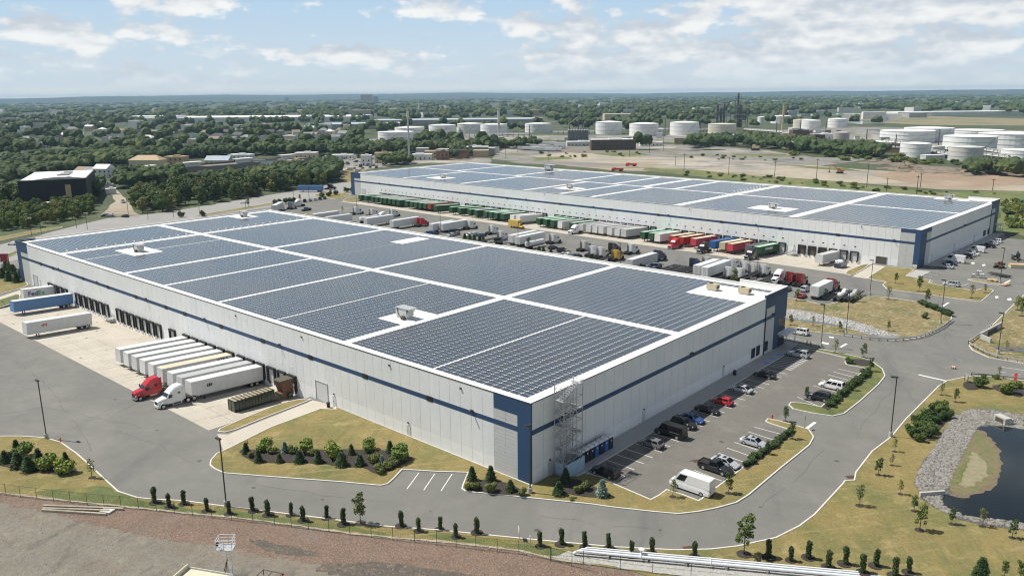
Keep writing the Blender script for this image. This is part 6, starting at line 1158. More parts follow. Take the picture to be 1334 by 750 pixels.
for k, (s, fl) in enumerate((("321.9,-35.9", 1), ("321.7,-39.9", 0), ("327.5,-57.1", 0), ("318.6,-58.5", 1), ("345.7,-89.3", 1), ("326.9,-90.8", 0), ("324.3,-102.6", 0), ("321.3,-115.1", 0), ("326.0,-144.3", 0), ("330.2,-177.9", 0))):
    t = lamp(f'{ORD[k]} lamp along the tree-lined road, counted from the near dry verge', P_(s)[0], 7.5, .6, False, bool(fl)); t['group'] = gst
def guardrail(label, pts, zoff=.1):
    pts = [q for q in smooth(P_(pts), False, 1)]
    t = thing('guardrail', label, 'guardrail', (*pts[0], zoff)); o = pts[0]
    m = MB()
    for (a, b) in zip(pts, pts[1:]):
        d = Vector((b[0] - a[0], b[1] - a[1])).normalized(); nx, ny = -d.y * .03, d.x * .03
        for z0, z1, k in ((.42, .52, 1), (.52, .60, 2.2), (.60, .70, 1), (.70, .78, 2.2)): m.add([(a[0] - o[0] - nx * k, a[1] - o[1] - ny * k, z0), (b[0] - o[0] - nx * k, b[1] - o[1] - ny * k, z0), (b[0] - o[0] + nx * k, b[1] - o[1] + ny * k, z0), (a[0] - o[0] + nx * k, a[1] - o[1] + ny * k, z0)] + [(a[0] - o[0] - nx * k, a[1] - o[1] - ny * k, z1 + .001 * k), (b[0] - o[0] - nx * k, b[1] - o[1] - ny * k, z1 + .001 * k), (b[0] - o[0] + nx * k, b[1] - o[1] + ny * k, z1 + .001 * k), (a[0] - o[0] + nx * k, a[1] - o[1] + ny * k, z1 + .001 * k)], [(3, 2, 1, 0), (4, 5, 6, 7), (0, 1, 5, 4), (2, 3, 7, 6)])
    part('rail', m, 'galv', t)
    acc = 0; last = pts[0]
    for a, b in zip(pts, pts[1:]):
        L_ = hypot(b[0] - a[0], b[1] - a[1]); u = acc
        while u < L_: cpart('gr', 'post', lambda m: m.box(-.08, .08, -.08, .08, -.1, .72), 'bark', t, (a[0] + (b[0] - a[0]) * u / L_ - o[0] + .14, a[1] + (b[1] - a[1]) * u / L_ - o[1] - .14, 0)); u += 2.0
        acc = u - L_
guardrail('galvanized guardrail round the bank beyond the ditch', "-8.95,-110.15 -16.00,-111.02 -20.44,-113.90 -23.95,-120.09 -25.61,-131.34 -25.72,-142.04"); guardrail('dark guardrail standing along the culvert headwall', "-33.84,-122.63 -34.31,-132.03 -34.72,-143.39"); guardrail('galvanized guardrail along the lower culvert edge', "-34.14,-121.30 -39.95,-114.90 -46.69,-114.24 -56.05,-114.18"); guardrail('galvanized guardrail behind the pond-side planting', "-39.94,-97.85 -43.30,-99.74 -48.89,-101.38 -57.44,-103.27")
t = thing('culvert_headwall', 'pale concrete culvert headwall beside the dark guardrail', 'retaining wall', (*P("-34.91,-129.19")[0], 0)); q = P("-34.91,-129.19 -36.67,-143.18 -39.52,-125.00 -34.84,-121.10"); o = q[0]
m = MB(); d = Vector((q[1][0] - o[0], q[1][1] - o[1])); m.box(0, d.length, -.2, .2, -.2, 1.5, rz=atan2(d.y, d.x), c=(0, 0)); part('wall', m, 'concrete_wall', t)
m = MB(); d2 = Vector((q[2][0] - o[0], q[2][1] - o[1])); m.box(0.3, d2.length * .6, -.2, .2, -.2, 1.2, rz=atan2(d2.y, d2.x), c=(0, 0)); part('wing_wall', m, 'concrete_wall', t)
m = MB(); m.box(d.length * .3, d.length * .75, -.26, -.205, -.1, 1.1, rz=atan2(d.y, d.x), c=(0, 0)); part('pipe_mouth', m, 'louvre_dark', t)
t = thing('outlet_headwall', 'pale concrete outlet box at the upper rim of the pond', 'headwall', (*P("-49.97,-73.85")[0], .1), -.6)
part('lid', MB().box(-1.3, 1.3, -.9, .5, 1.0, 1.25), 'concrete_wall', t); part('wing_wall', MB().box(-1.3, -.9, -1.4, .5, 0, .995), 'concrete_wall', t); part('wing_wall', MB().box(.9, 1.3, -1.4, .5, 0, .995), 'concrete_wall', t); part('back_wall', MB().box(-.89, .89, .2, .5, 0, .99), 'louvre_dark', t)
t = thing('outlet_headwall', 'slanting concrete wing wall at the lower corner of the pond', 'headwall', (*P("-48.10,-36.24")[0], .1), .85)
part('wall', MB().box(-2.0, 2.0, -.18, .18, 0, .7), 'concrete_wall', t); part('pipe_mouth', MB().tube((.2, -.1, .3), (.2, -.5, .3), .35, n=14), 'louvre_dark', t)
# chain-link fence
fp = P("61.43,56.11 56.69,53.67 51.52,50.82 46.36,47.96 41.65,45.00 36.62,42.04 31.27,39.23 25.72,36.20 19.88,32.88 15.16,30.48 9.57,27.56 3.96,24.58 -1.44,21.48 -6.25,18.85 -11.34,15.95 -15.48,14.30 -18.39,13.66 -20.79,12.95")
t = thing('chain_link_fence', 'green chain-link fence between the arborvitae verge and the rubble', 'fence', (*fp[0], .08)); o = fp[0]
m = MB(); ht = 1.85
for a, b in zip(fp, fp[1:]):
    L_ = hypot(b[0] - a[0], b[1] - a[1]); n = max(1, round(L_ / 3.0)); d = ((b[0] - a[0]) / L_, (b[1] - a[1]) / L_)
    for i in range(n):
        x, y = a[0] + (b[0] - a[0]) * i / n - o[0], a[1] + (b[1] - a[1]) * i / n - o[1]
        cpart('fence', 'post', lambda q: q.tube((0, 0, -.1), (0, 0, 1.95), .035, n=6), 'fence_green', t, (x, y, 0))
    k = int(L_ / .35)
    for i in range(k):
        x0_, y0_ = a[0] - o[0] + d[0] * i * .35, a[1] - o[1] + d[1] * i * .35; x1_, y1_ = x0_ + d[0] * .5, y0_ + d[1] * .5
        for za, zb in ((.05, ht * .5), (ht * .5, ht), (ht * .5, .05), (ht, ht * .5)): m.add([(x0_, y0_, za), (x0_ + d[0] * .012, y0_ + d[1] * .012, za), (x1_ + d[0] * .012, y1_ + d[1] * .012, zb), (x1_, y1_, zb)], [(0, 1, 2, 3)])
    for z in (.08, ht): m.tube((a[0] - o[0], a[1] - o[1], z), (b[0] - o[0], b[1] - o[1], z), .018, n=4)
part('mesh_net', m, 'fence_green', t)
f2 = P("-15.52,14.50 -19.20,12.28 -23.49,10.19 -27.06,8.24 -31.15,5.83 -35.97,2.99")
t = thing('chain_link_fence', 'short green chain-link fence in front of the white pipes', 'fence', (*f2[0], .08)); o = f2[0]; m = MB()
for a, b in zip(f2, f2[1:]):
    cpart('fence', 'post', lambda q: q.tube((0, 0, -.1), (0, 0, 1.95), .035, n=6), 'fence_green', t, (a[0] - o[0], a[1] - o[1], 0))
    for z in (.08, .95, 1.85): m.tube((a[0] - o[0], a[1] - o[1], z), (b[0] - o[0], b[1] - o[1], z), .016, n=4)
part('rail', m, 'fence_green', t)
# white pipes
pa, pb = P("-17.42,11.23 -47.48,-6.88"); dx, dy = pb[0] - pa[0], pb[1] - pa[1]; L_ = hypot(dx, dy); an = atan2(dy, dx)
for k, (off, r, l) in enumerate(((0, .20, 'thick white pipe nearest the chain-link fence'), (.6, .16, 'middle white pipe of the bundle beside the road bend'), (1.1, .12, 'thinnest white pipe of the bundle, on the road side'))):
    t = thing('pipeline', l, 'pipe', (*pa, .0), an, 'white pipes by the fence')
    part('pipe', MB().tube((.6 * k, off, .75), (L_, off, .75), r, n=14).tube((.6 * k, off, .75), (.6 * k - .5, off, .35), r, n=12), 'pipe_white', t)
    for u in (4, 9, 14, 19, 24): part('support', MB().box(u - .15, u + .15, off - .3, off + .3, 0, .75 - r), 'concrete_wall', t)
    for u in (8.2, 17): part('flange', MB().tube((u, off, .75), (u + .12, off, .75), r * 1.5, n=14), 'pipe_white', t)
    if k == 1: part('valve', MB().tube((8.3, off, .9), (8.3, off, 1.5), .12, n=8).tube((8.3, off, 1.5), (8.3, off, 1.56), .4, n=14), 'pipe_white', t)
for k, (s, w_, h_, l) in enumerate((("-9.00,13.24", 1.0, .9, 'small grey notice board behind the fence'), ("-11.27,13.57", .45, .35, 'small white marker sign on a thin post by the fence'))):
    c = P_(s)[0]; t = thing('sign', l, 'sign', (*c, .1), 2.4); part('board', MB().box(-w_ / 2, w_ / 2, -.02, .02, 1.1 - h_ / 2 + .3, 1.4 + h_ / 2), 'plastic_white', t); part('post', MB().box(-.04, .04, .021, .08, -.1, 1.4), 'steel', t)
# timbers, platform lift
for k, (a, b, l) in enumerate((("50.76,52.47", "40.69,45.08", 'longest weathered timber at the back of the pile'), ("49.97,52.85", "41.77,46.73", 'weathered timber in the middle of the pile'), ("49.57,53.09", "41.08,47.45", 'weathered timber at the front of the pile'))):
    a, b = P_(a)[0], P_(b)[0]; d = Vector((b[0] - a[0], b[1] - a[1])); t = thing('timber_beam', l, 'timber', (*a, .08), atan2(d.y, d.x), 'timber pile on the waste ground')
    part('beam', MB().box(0, d.length, -.17, .17, 0, .34), 'wood', t); part('end_cap', MB().box(d.length + .002, d.length + .02, -.16, .16, .01, .33), 'ivory', t); part('split', MB().box(.6, d.length * .7, -.02, .02, .341, .35), 'bark', t)
c = P("42.05,46.83")[0]; t = thing('concrete_slab', 'pale broken slab at the end of the timber pile', 'slab', (*c, .08), .4); part('slab', MB().box(-.9, .9, -.6, .6, 0, .25), 'h_pale', t)
c = P("12.93,43.64")[0]; t = thing('lattice_basket_mast', 'white ladder mast with an open railed basket at its top', 'mast', (*c, .1), .75)
m = MB()
for x_ in (-.3, .3): m.tube((x_, 0, 0), (x_, 0, 4.3), .05, n=6)
part('mast', m, 'pipe_white', t); m = MB(); [m.tube((-.3, 0, .3 + i * .42), (.3, 0, .3 + i * .42), .03, n=5) for i in range(10)]; part('rung', m, 'pipe_white', t)
m = MB()
for z in (4.3, 4.75, 5.2, 5.6): m.path([(-.8, -.7, z), (1.2, -.7, z), (1.2, .9, z), (-.8, .9, z), (-.8, -.7, z)], .035)
for x_, y_ in ((-.8, -.7), (1.2, -.7), (1.2, .9), (-.8, .9), (.2, -.7), (.2, .9)): m.tube((x_, y_, 4.3), (x_, y_, 5.6), .035, n=5)
part('basket', m, 'pipe_white', t); part('floor_grating', MB().box(-.78, 1.18, -.68, .88, 4.24, 4.28), 'galv', t); part('control_box', MB().box(.9, 1.15, .5, .85, 4.9, 5.3), 'black_metal', t)
m = MB(); m.path([(.6, .5, 0), (.2, .1, 2.6)], .06); m.path([(1.0, .2, 0), (.35, .1, 2.2)], .05); part('stay', m, 'black_metal', t)
c = P("13.83,46.57")[0]; t = thing('flatbed_deck', 'dirty white flatbed deck at the foot of the basket mast', 'trailer', (*c, .1), .45)
part('deck', MB().box(-3.4, 3.4, -1.3, 1.3, .75, .9), 'ivory', t); part('side_rail', MB().box(-3.4, 3.4, 1.303, 1.4, .7, 1.15).box(-3.4, 3.4, -1.4, -1.303, .7, 1.15), 'h_pale', t); part('headboard', MB().box(3.403, 3.55, -1.4, 1.4, .7, 1.5), 'ivory', t)
for s_ in (-1, 1):
    for x_ in (-1.5, .0): wheel('fd', .38, .3, t, (x_, s_ * 1.1, .38), False)
c = P("8.27,40.94")[0]; t = thing('tubular_rack', 'dark tubular rack beside the basket mast', 'rack', (*c, .1), .4); m = MB(); [m.path([(-1.4, y_, 0), (-1.4, y_, 1.0), (1.4, y_, 1.0), (1.4, y_, 0)], .05) for y_ in (-.7, .7)]; part('side_frame', m, 'black_metal', t); part('cross_tube', MB().path([(-1.4, -.7, 1), (-1.4, .7, 1)], .05).path([(1.4, -.7, 1), (1.4, .7, 1)], .05).path([(0, -.7, 1), (0, .7, 1)], .05), 'rust', t); part('lamp', MB().box(-1.6, -1.4, -.8, -.6, .8, 1.0), 'lamp_red', t)
# small site things
for s, l in (("47.68,20.58", 'first orange traffic cone at the edge of the narrow lawn strip'), ("47.75,20.85", 'second orange traffic cone at the edge of the narrow lawn strip')):
    c = P_(s)[0]; t = thing('traffic_cone', l, 'cone', (*c, .02)); part('cone', MB().tube((0, 0, .03), (0, 0, .75), .15, .03, n=12), 'orange', t); part('foot', MB().box(-.2, .2, -.2, .2, 0, .03), 'black_rubber', t)
c = P("50.83,1.13")[0]; t = thing('bin', 'dark litter bin on the little slab by the drive door', 'bin', (*c, .13)); part('drum', MB().tube((0, 0, 0), (0, 0, .9), .32, .36, n=14), 'black_metal', t); part('rim', MB().tube((0, 0, .9), (0, 0, .95), .38, n=14), 'bronze_metal', t)
c = P("-0.68,-64.03")[0]; t = thing('bin', 'round dark bin on the shaded walkway', 'bin', (-1.2, -66.5, .13)); part('drum', MB().tube((0, 0, 0), (0, 0, .95), .38, n=14), 'black_metal', t); part('rim', MB().tube((0, 0, .95), (0, 0, 1.0), .41, n=14), 'bronze_metal', t)
t = thing('fire_hydrant', 'orange-yellow hydrant at the kerb beside the tall lamp', 'hydrant', (*P("73.74,41.80")[0], .1)); part('barrel', MB().tube((0, 0, 0), (0, 0, .7), .13, n=10).tube((0, 0, .7), (0, 0, .85), .13, .05, n=10), 'orange', t); part('outlet', MB().tube((-.25, 0, .5), (.25, 0, .5), .07, n=8), 'orange', t)
t = thing('fire_hydrant', 'red hydrant on the tip of the lot island', 'hydrant', (*P("-17.52,-48.80")[0], .12)); part('barrel', MB().tube((0, 0, 0), (0, 0, .7), .13, n=10).tube((0, 0, .7), (0, 0, .85), .13, .05, n=10), 'flag_red', t); part('outlet', MB().tube((-.25, 0, .5), (.25, 0, .5), .07, n=8), 'flag_red', t)
t = thing('barrel_barrier', 'orange and white toppled barrier drum lying on the road', 'traffic drum', (*P("-35.65,-100.99")[0], .3), .5); part('drum', MB().tube((-.5, 0, 0), (.5, 0, 0), .28, n=12), 'orange', t); part('band', MB().tube((-.2, 0, 0), (-.02, 0, 0), .285, n=12).tube((.15, 0, 0), (.33, 0, 0), .285, n=12), 'ink_white', t)
t = thing('sign', 'small grey two-post sign beside the mulch patch above the pond', 'sign', (*P("-39.88,-93.22")[0], .1), -.9); part('board', MB().box(-.75, .75, -.03, .03, .7, 1.7), 'galv', t); [part('post', MB().box(x_ - .05, x_ + .05, .031, .1, -.1, 1.5), 'bark', t) for x_ in (-.6, .6)]
t = thing('banner_flag', 'red feather banner standing by the pond-side planting', 'banner', (*P("-48.29,-96.17")[0], .1), -.7); part('pole', MB().tube((0, 0, 0), (0, 0, 3.2), .03, n=6), 'steel', t); part('cloth', MB().add([(.04, 0, .9), (.7, .12, 1.1), (.55, -.1, 2.0), (.75, .1, 2.7), (.04, 0, 3.1), (.04, .02, .9), (.7, .14, 1.1), (.55, -.08, 2.0), (.75, .12, 2.7), (.04, .02, 3.1)], [(0, 1, 2, 3, 4), (9, 8, 7, 6, 5), (0, 5, 6, 1), (1, 6, 7, 2), (2, 7, 8, 3)]), 'flag_red', t)
t = thing('sign', 'dark red square sign by the road behind the far blue corner', 'sign', (*P("254.28,-4.74")[0], .1), .75); part('board', MB().box(-1.6, 1.6, -.05, .05, 1.6, 4.6), 'sign_red', t); [part('post', MB().box(x_ - .08, x_ + .08, .051, .2, -.1, 4.4), 'steel', t) for x_ in (-1.3, 1.3)]
for s, l, rz in (("-23.87,-48.17", 'thin stop sign post at the lot exit by the island tip', .3), ("-17.89,-159.46", 'dark sign on a post at the lawn corner by the stop bar', .3)):
    t = thing('road_sign', l, 'sign', (*P_(s)[0], .1), rz); part('post', MB().box(-.04, .04, -.04, .04, 0, 2.4), 'steel', t); part('face', MB().tube((-.07, 0, 2.2), (-.041, 0, 2.2), .38, n=8), 'black_metal', t)
for s, l in (("-4.67,-97.19", 'first rust-brown bollard on the green strip by the entrance'), ("-5.72,-96.88", 'second rust-brown bollard on the green strip by the entrance')):
    t = thing('bollard', l, 'bollard', (*P_(s)[0], .1)); part('post', MB().tube((0, 0, 0), (0, 0, 1.1), .12, n=10), 'rust', t); part('cap', MB().tube((0, 0, 1.1), (0, 0, 1.2), .12, .03, n=10), 'rust', t)
# dock stairs
def stairs(label, loc, rz):
    t = thing('dock_stairs', label, 'stairs', loc, rz); part('landing', MB().box(-1.2, .8, .02, 1.6, 1.08, 1.2), 'galv', t)
    m = MB(); [m.box(.8 + .3 * i, 1.1 + .3 * i, .1, 1.5, .95 - .18 * i, 1.0 - .18 * i) for i in range(6)]; part('tread', m, 'galv', t)
    m = MB(); [m.path([(-1.15, y_, 2.2), (.8, y_, 2.2), (2.5, y_, 1.1)], .03) for y_ in (.1, 1.55)]; [m.tube((x_, y_, 1.1 if x_ < 1 else .3), (x_, y_, 2.2 if x_ < 1 else 1.2), .03, n=5) for x_ in (-1.1, -.1, .8, 2.4) for y_ in (.1, 1.55)]; part('railing', m, 'steel', t)
    m = MB(); [m.tube((x_, 1.5, 0), (x_, 1.5, 1.08), .05, n=6) for x_ in (-1.1, .7)]; part('support', m, 'steel', t)
stairs('metal dock stairs between the two groups of empty docks', (151.5, .02, -CD), pi * 0); q = bw(43.8, .02); stairs('metal dock stairs beside the dark open docks', (*q, -CD), BYAW); q = bw(104, .02); stairs('metal dock stairs by the plain grey-white trailers', (*q, -CD), BYAW)
# ------------------------------------------------------------------ the surroundings
CAMP = (-74.0256, 87.5117, 59.148)
def house(label, p, w, d, h, wall, roof, kind='gable', rz=.5, group=None, name='house', cat='house', win=True, wm='dark_glass'):
    t = thing(name, label, cat, (*p, -.1), rz, group)
    part('wall', MB().box(-w / 2, w / 2, -d / 2, d / 2, 0, h), wall, t)
    m = MB(); e = .4; rh = min(w, d) * .32
    if kind == 'gable': m.add([(-w / 2 - e, -d / 2 - e, h + .02), (w / 2 + e, -d / 2 - e, h + .02), (w / 2 + e, d / 2 + e, h + .02), (-w / 2 - e, d / 2 + e, h + .02), (-w / 2 - e, 0, h + rh), (w / 2 + e, 0, h + rh)], [(0, 1, 5, 4), (2, 3, 4, 5), (1, 2, 5), (3, 0, 4), (3, 2, 1, 0)])
    elif kind == 'hip': m.add([(-w / 2 - e, -d / 2 - e, h + .02), (w / 2 + e, -d / 2 - e, h + .02), (w / 2 + e, d / 2 + e, h + .02), (-w / 2 - e, d / 2 + e, h + .02), (-w / 2 + d * .45, 0, h + rh), (w / 2 - d * .45, 0, h + rh)], [(0, 1, 5, 4), (2, 3, 4, 5), (1, 2, 5), (3, 0, 4), (3, 2, 1, 0)])
    else: m.box(-w / 2 - .1, w / 2 + .1, -d / 2 - .1, d / 2 + .1, h + .02, h + .35); m.box(-w * .2, w * .1, -d * .2, d * .2, h + .36, h + 1.3)
    part('roof', m, roof, t)
    if win:
        n = max(2, int(w / 4)); fl = max(1, int(h / 3.2))
        for f in range(fl):
            for i in range(n): x = -w / 2 + (i + .5) * w / n; part('window', MB().box(x - .55, x + .55, d / 2 + .005, d / 2 + .06, f * 3.1 + 1, f * 3.1 + 2.4), wm, t)
        k = max(1, int(d / 5))
        for f in range(fl):
            for i in range(k): y = -d / 2 + (i + .5) * d / k; part('window', MB().box(-w / 2 - .06, -w / 2 - .005, y - .5, y + .5, f * 3.1 + 1, f * 3.1 + 2.4), wm, t)
        part('door', MB().box(-w * .1 - .5, -w * .1 + .5, d / 2 + .065, d / 2 + .1, 0, 2.1), 'r_dark', t)
    return t
FOOT = []
def hs(s, label, w, d, h, wall, roof, kind='gable', rz=.85, **kw):
    p = P_(s)[0]; FOOT.append((p[0], p[1], max(w, d) * .62)); return house(label, p, w, d, h, wall, roof, kind, rz, **kw)
AZ = -.845 + pi / 2 - pi / 2
hs("604.4,-219.5", 'cream apartment house with tan hip roof beside the rail platform', 27, 12, 9, 'h_cream', 'h_tan', 'hip', .62)
hs("605.8,-245.0", 'tan flat-roofed block next to the cream apartment house', 17, 12, 10, 'h_tan', 'h_tan', 'flat', .62); hs("612.4,-288.0", 'low building with blue-grey roof behind the rail platform', 22, 12, 4, 'h_pale', 'r_paleblue', 'gable', .62); hs("619.2,-314.3", 'white flat-roofed building behind the rail platform', 21, 12, 7, 'h_white', 'r_white', 'flat', .62)
hs("573.1,-171.0", 'white gabled house with dark porch at the top of the sandy street', 12, 10, 7, 'h_white', 'r_white', 'gable', .5); hs("632.7,-127.6", 'narrow grey-white house behind the black-wrapped building', 8, 9, 8, 'h_grey', 'r_white', 'gable', .3); hs("582.0,-103.6", 'house with grey roof at the edge beside the wooded verge', 12, 9, 5, 'h_pale', 'r_grey', 'hip', .3); hs("593.3,-163.6", 'brown-roofed house just behind the black-wrapped building', 10, 9, 5, 'h_tan', 'r_brown', 'gable', .3); hs("581.7,-164.8", 'small white house beside the gabled one', 7, 8, 6, 'h_white', 'r_grey', 'gable', .5)
# the black-wrapped building
p = P("436.4,-88.2")[0]; FOOT.append((p[0], p[1], 27)); t = thing('wrapped_building', 'large building wrapped in black netting with a bright white roof', 'building', (*p, 0), 1.12)
part('netting', MB().loft([[(-17, -50, 0), (17, -50, 0), (17, 14, 0), (-17, 14, 0)], [(-17, -50, 14), (17, -50, 14), (17, 14, 14), (-17, 14, 14)]]), 'black_net', t)
part('roof', MB().box(-16.4, 16.4, -49.4, 13.4, 14.02, 14.4), 'r_white', t)
m = MB(); q = [(-17.2, 14.1)] + [(x, 14.1 - 2 - 15 * max(0, sin((x + 16) / 26 * pi)) - random.random() * 3.0) for x in range(-17, 18, 2)] + [(17.2, 14.1)]; m.prism(q, 13.8, 14.6); part('netting_flap', m, 'black_net', t)
for x in range(-15, 17, 3): part('net_seam', MB().box(x - .12, x + .12, 14.01, 14.12, .5, 14.2), 'black_rubber', t)
part('board', MB().box(-9, -6.2, 14.13, 14.3, 4.5, 11.5), 'h_tan', t); m = MB(); [m.box(-6, -1.5 + i, -36 + i * 9, -32 + i * 9, 14.41, 15.2) for i in range(3)]; part('roof_unit', m, 'h_grey', t)
for x in (-10.5, -13, -15.4): part('opening', MB().box(x, x + 1.5, 14.01, 14.15, .5, 4), 'h_pale', t)
hs("408.5,-73.1", 'small pale shed at the foot of the black-wrapped building', 8, 6, 3, 'h_pale', 'r_white', 'flat', .4, name='shed', cat='shed', win=False); hs("487.4,-138.3", 'pale container office at the side of the sandy street', 9, 4, 3, 'h_white', 'r_paleblue', 'flat', 1.2, name='shed', cat='shed', win=False); hs("454.2,-126.0", 'white shed by the trees at the side of the sandy street', 6, 4, 3.5, 'h_white', 'r_white', 'flat', 1.2, name='shed', cat='shed', win=False)
# elevated rail platform
rp = P("556.5,-183.1 564.1,-223.5 563.4,-270.7 568.5,-318.8 575.3,-366.5")
t = thing('rail_platform', 'long dark rail viaduct with white platform canopies behind the trees', 'rail platform', (*rp[0], 0)); o = rp[0]; m = MB(); m2 = MB(); m3 = MB(); i = 0
for a, b in zip(rp, rp[1:]):
    d = Vector((b[0] - a[0], b[1] - a[1])); an = atan2(d.y, d.x); c_ = (a[0] - o[0], a[1] - o[1]); L_ = d.length
    m.box(c_[0], c_[0] + L_ + 1, c_[1] - 7, c_[1] + 7, 0, 4 + .02 * i, rz=an, c=c_); m2.box(c_[0], c_[0] + L_ + 1, c_[1] + 7.01, c_[1] + 7.3, 0, 5.2 + .02 * i, rz=an, c=c_)
    for k in range(int(L_ / 10)): m3.box(c_[0] + k * 10 + 2, c_[0] + k * 10 + 2.5, c_[1] + 7.4, c_[1] + 7.7, 0, 4.9, rz=an, c=c_)
    for k in range(int(L_ / 28)):
        x = c_[0] + 4 + k * 28; cm = MB(); cm.box(x, x + 17, c_[1] - 5, c_[1] + 2, 7.6, 7.9, rz=an, c=c_); cm.box(x + .5, x + 16, c_[1] - 2, c_[1] - 1.6, 4.1, 7.59, rz=an, c=c_); part('canopy', cm, 'r_white', t)
    i += 1
part('embankment', m, 'rail_grey', t); part('parapet', m2, 'h_darkbrick', t); part('pier', m3, 'rail_grey', t)
for k, (s, w, d, h, wl, rf, l) in enumerate((("487.2,-356.8", 9, 7, 9, 'h_white', 'r_white', 'narrow white building by the car park beyond the far blue corner'), ("500.4,-386.7", 15, 10, 9, 'h_cream', 'h_tan', 'cream block beside the narrow white building'), ("500.8,-429.0", 26, 10, 5, 'h_white', 'r_white', 'low white building behind the farther roof edge'), ("499.5,-452.7", 24, 12, 7, 'h_cream', 'h_tan', 'cream building beyond the steel mast'), ("481.4,-442.5", 12, 9, 8, 'h_brick', 'r_dark', 'brown brick building beyond the steel mast'), ("488.0,-496.4", 22, 12, 9, 'h_tan', 'r_white', 'tan building with white roof units behind the farther roof'),
                                                   ("537.4,-543.1", 12, 8, 6, 'h_pale', 'r_white', 'pale small block behind the tan building'), ("547.9,-596.5", 14, 8, 4, 'h_brick', 'h_tan', 'low brown shed beside the trailer yard'), ("574.9,-355.9", 20, 12, 8, 'h_cream', 'r_white', 'cream hall beside the car park'), ("558.6,-306.3", 30, 12, 5, 'h_white', 'r_dark', 'long white shop beside the rail platform'), ("526.2,-310.6", 14, 10, 6, 'h_pale', 'h_tan', 'pale house between rail platform and car park'), ("569.2,-393.2", 20, 10, 4, 'h_white', 'r_white', 'white canopy building among the parked cars'),
                                                   ("427.8,-644.8", 48, 14, 11, 'h_darkbrick', 'r_white', 'long dark brick building in front of the white tanks'), ("496.0,-679.5", 34, 14, 5, 'h_pale', 'r_white', 'low pale building in front of the silos'), ("428.3,-723.1", 26, 8, 4, 'h_white', 'r_white', 'long white shed beside the dark trees'), ("573.1,-951.6", 40, 20, 8, 'h_white', 'r_white', 'white plant hall among the tanks'), ("300.6,-911.8", 22, 12, 9, 'h_white', 'r_white', 'white plant building near the rusty tank'), ("338.8,-928.0", 20, 14, 12, 'h_darkbrick', 'r_dark', 'dark brick block near the plant building'), ("275.7,-821.3", 16, 12, 12, 'h_darkbrick', 'r_dark', 'second dark brick block, nearer the trees'))):
    hs(s, l, w, d, h, wl, rf, 'flat', .75, name='building', cat='building', group='low buildings beyond the warehouses')
gw = 'houses among the trees'
def hsee(p):
    d = Vector((CAMP[0] - p[0], CAMP[1] - p[1])).normalized(); FOOT.append((p[0], p[1], 10)); FOOT.append((p[0] + d.x * 15, p[1] + d.y * 15, 10)); FOOT.append((p[0] + d.x * 30, p[1] + d.y * 30, 8))
hl = "1372,-370 1096.1,-312.2 1740,-526 1985,-630 1740,-613 1444,-474 1519,-533 1026.0,-284.3 1158.0,-448.0 1273.5,-512.6 1009.9,-386.8 973.8,-390.5 1159.4,-497.8 1095.4,-536.3 951.5,-506.2 1168.6,-697.2 1059.8,-696.8 953.5,-647.5 952.1,-597.9 972.7,-585.5 791.5,-545.1 856.3,-524.0 824.1,-524.5 931.5,-660.7 765.9,-505.6 1074.2,-575.3 990.0,-550.7 885.4,-505.6 1865,-546 1281.3,-451.3 1204.6,-395.1 1330,-479 1078.6,-383.8 1243.8,-473.7 1004.8,-370.6 1197.7,-501.4 999.1,-413.5 1056.7,-463.0 866.3,-372.0 1156.7,-525.9 1051.8,-489.2 871.9,-402.0 1000.1,-475.9 883.1,-430.2 1045.7,-541.1 835.2,-425.9 1131.6,-625.2 875.4,-472.5 1191.2,-684.3 1030.5,-601.4 802.8,-481.9 1138.7,-714.2 866.0,-559.4 891.9,-587.6 1099.3,-736.6 1134.4,-784.2 945.1,-652.5 855.2,-610.2 1101.3,-802.7 1297.9,-337.7 1141.2,-303.1 1382,-391 984.7,-261.7 1406,-434 1139.9,-345.1 1694,-552 1173.8,-367.7 1982,-685 1723,-456 2018,-562 2167,-708 1712,-628 906.7,-379.4 949.1,-425.5 941.9,-470.0 996.3,-357.3 1111.3,-283.3"
wl = ('h_white', 'h_cream', 'h_pale', 'h_white', 'h_grey'); rf = ('r_grey', 'r_brown', 'r_white', 'r_dark', 'r_grey')
for k, p in enumerate(P_(hl)):
    hsee(p); house('pale house half hidden among the trees beyond the rail platform', p, random.uniform(10, 19), random.uniform(8, 12), random.uniform(7, 10), wl[k % 5], rf[(k * 2) % 5], random.choice(('gable', 'gable', 'hip', 'flat')), random.uniform(.3, 1.1), gw, win=k < 20)
# far buildings
def far(s, label, w, d, h, wall, roof, rz=.85, name='building', cat='building', bands=0):
    p = P_(s)[0]; FOOT.append((p[0], p[1], max(w, d) * .55)); t = thing(name, label, cat, (*p, 0), rz)
    part('wall', MB().box(-w / 2, w / 2, -d / 2, d / 2, 0, h), wall, t); part('roof', MB().box(-w / 2 + .5, w / 2 - .5, -d / 2 + .5, d / 2 - .5, h + .01, h + .8), roof, t)
    for k in range(bands): z = h * (k + .6) / (bands + .4); part('window_band', MB().box(-w / 2 + 2, w / 2 - 2, d / 2 + .02, d / 2 + .3, z - .9, z + .9), 'dark_glass', t)
    return t
TX = -.845 + pi / 2          # across the view
far("1740,-1004", 'very long white distribution hall beyond the wooded houses', 560, 170, 12, 'h_white', 'r_white', TX - .07, 'distant_warehouse', 'warehouse'); far("1898,-839", 'white end block of the long distribution hall', 120, 60, 16, 'h_white', 'r_white', TX, 'distant_warehouse', 'warehouse'); far("1154,-865", 'long low hall with blue-grey roof behind the tanks', 170, 90, 9, 'h_grey', 'r_paleblue', TX, 'distant_warehouse', 'warehouse'); far("1144,-1106", 'pale blue-roofed hall behind the middle tanks', 330, 90, 10, 'h_grey', 'r_paleblue', TX, 'distant_warehouse', 'warehouse')
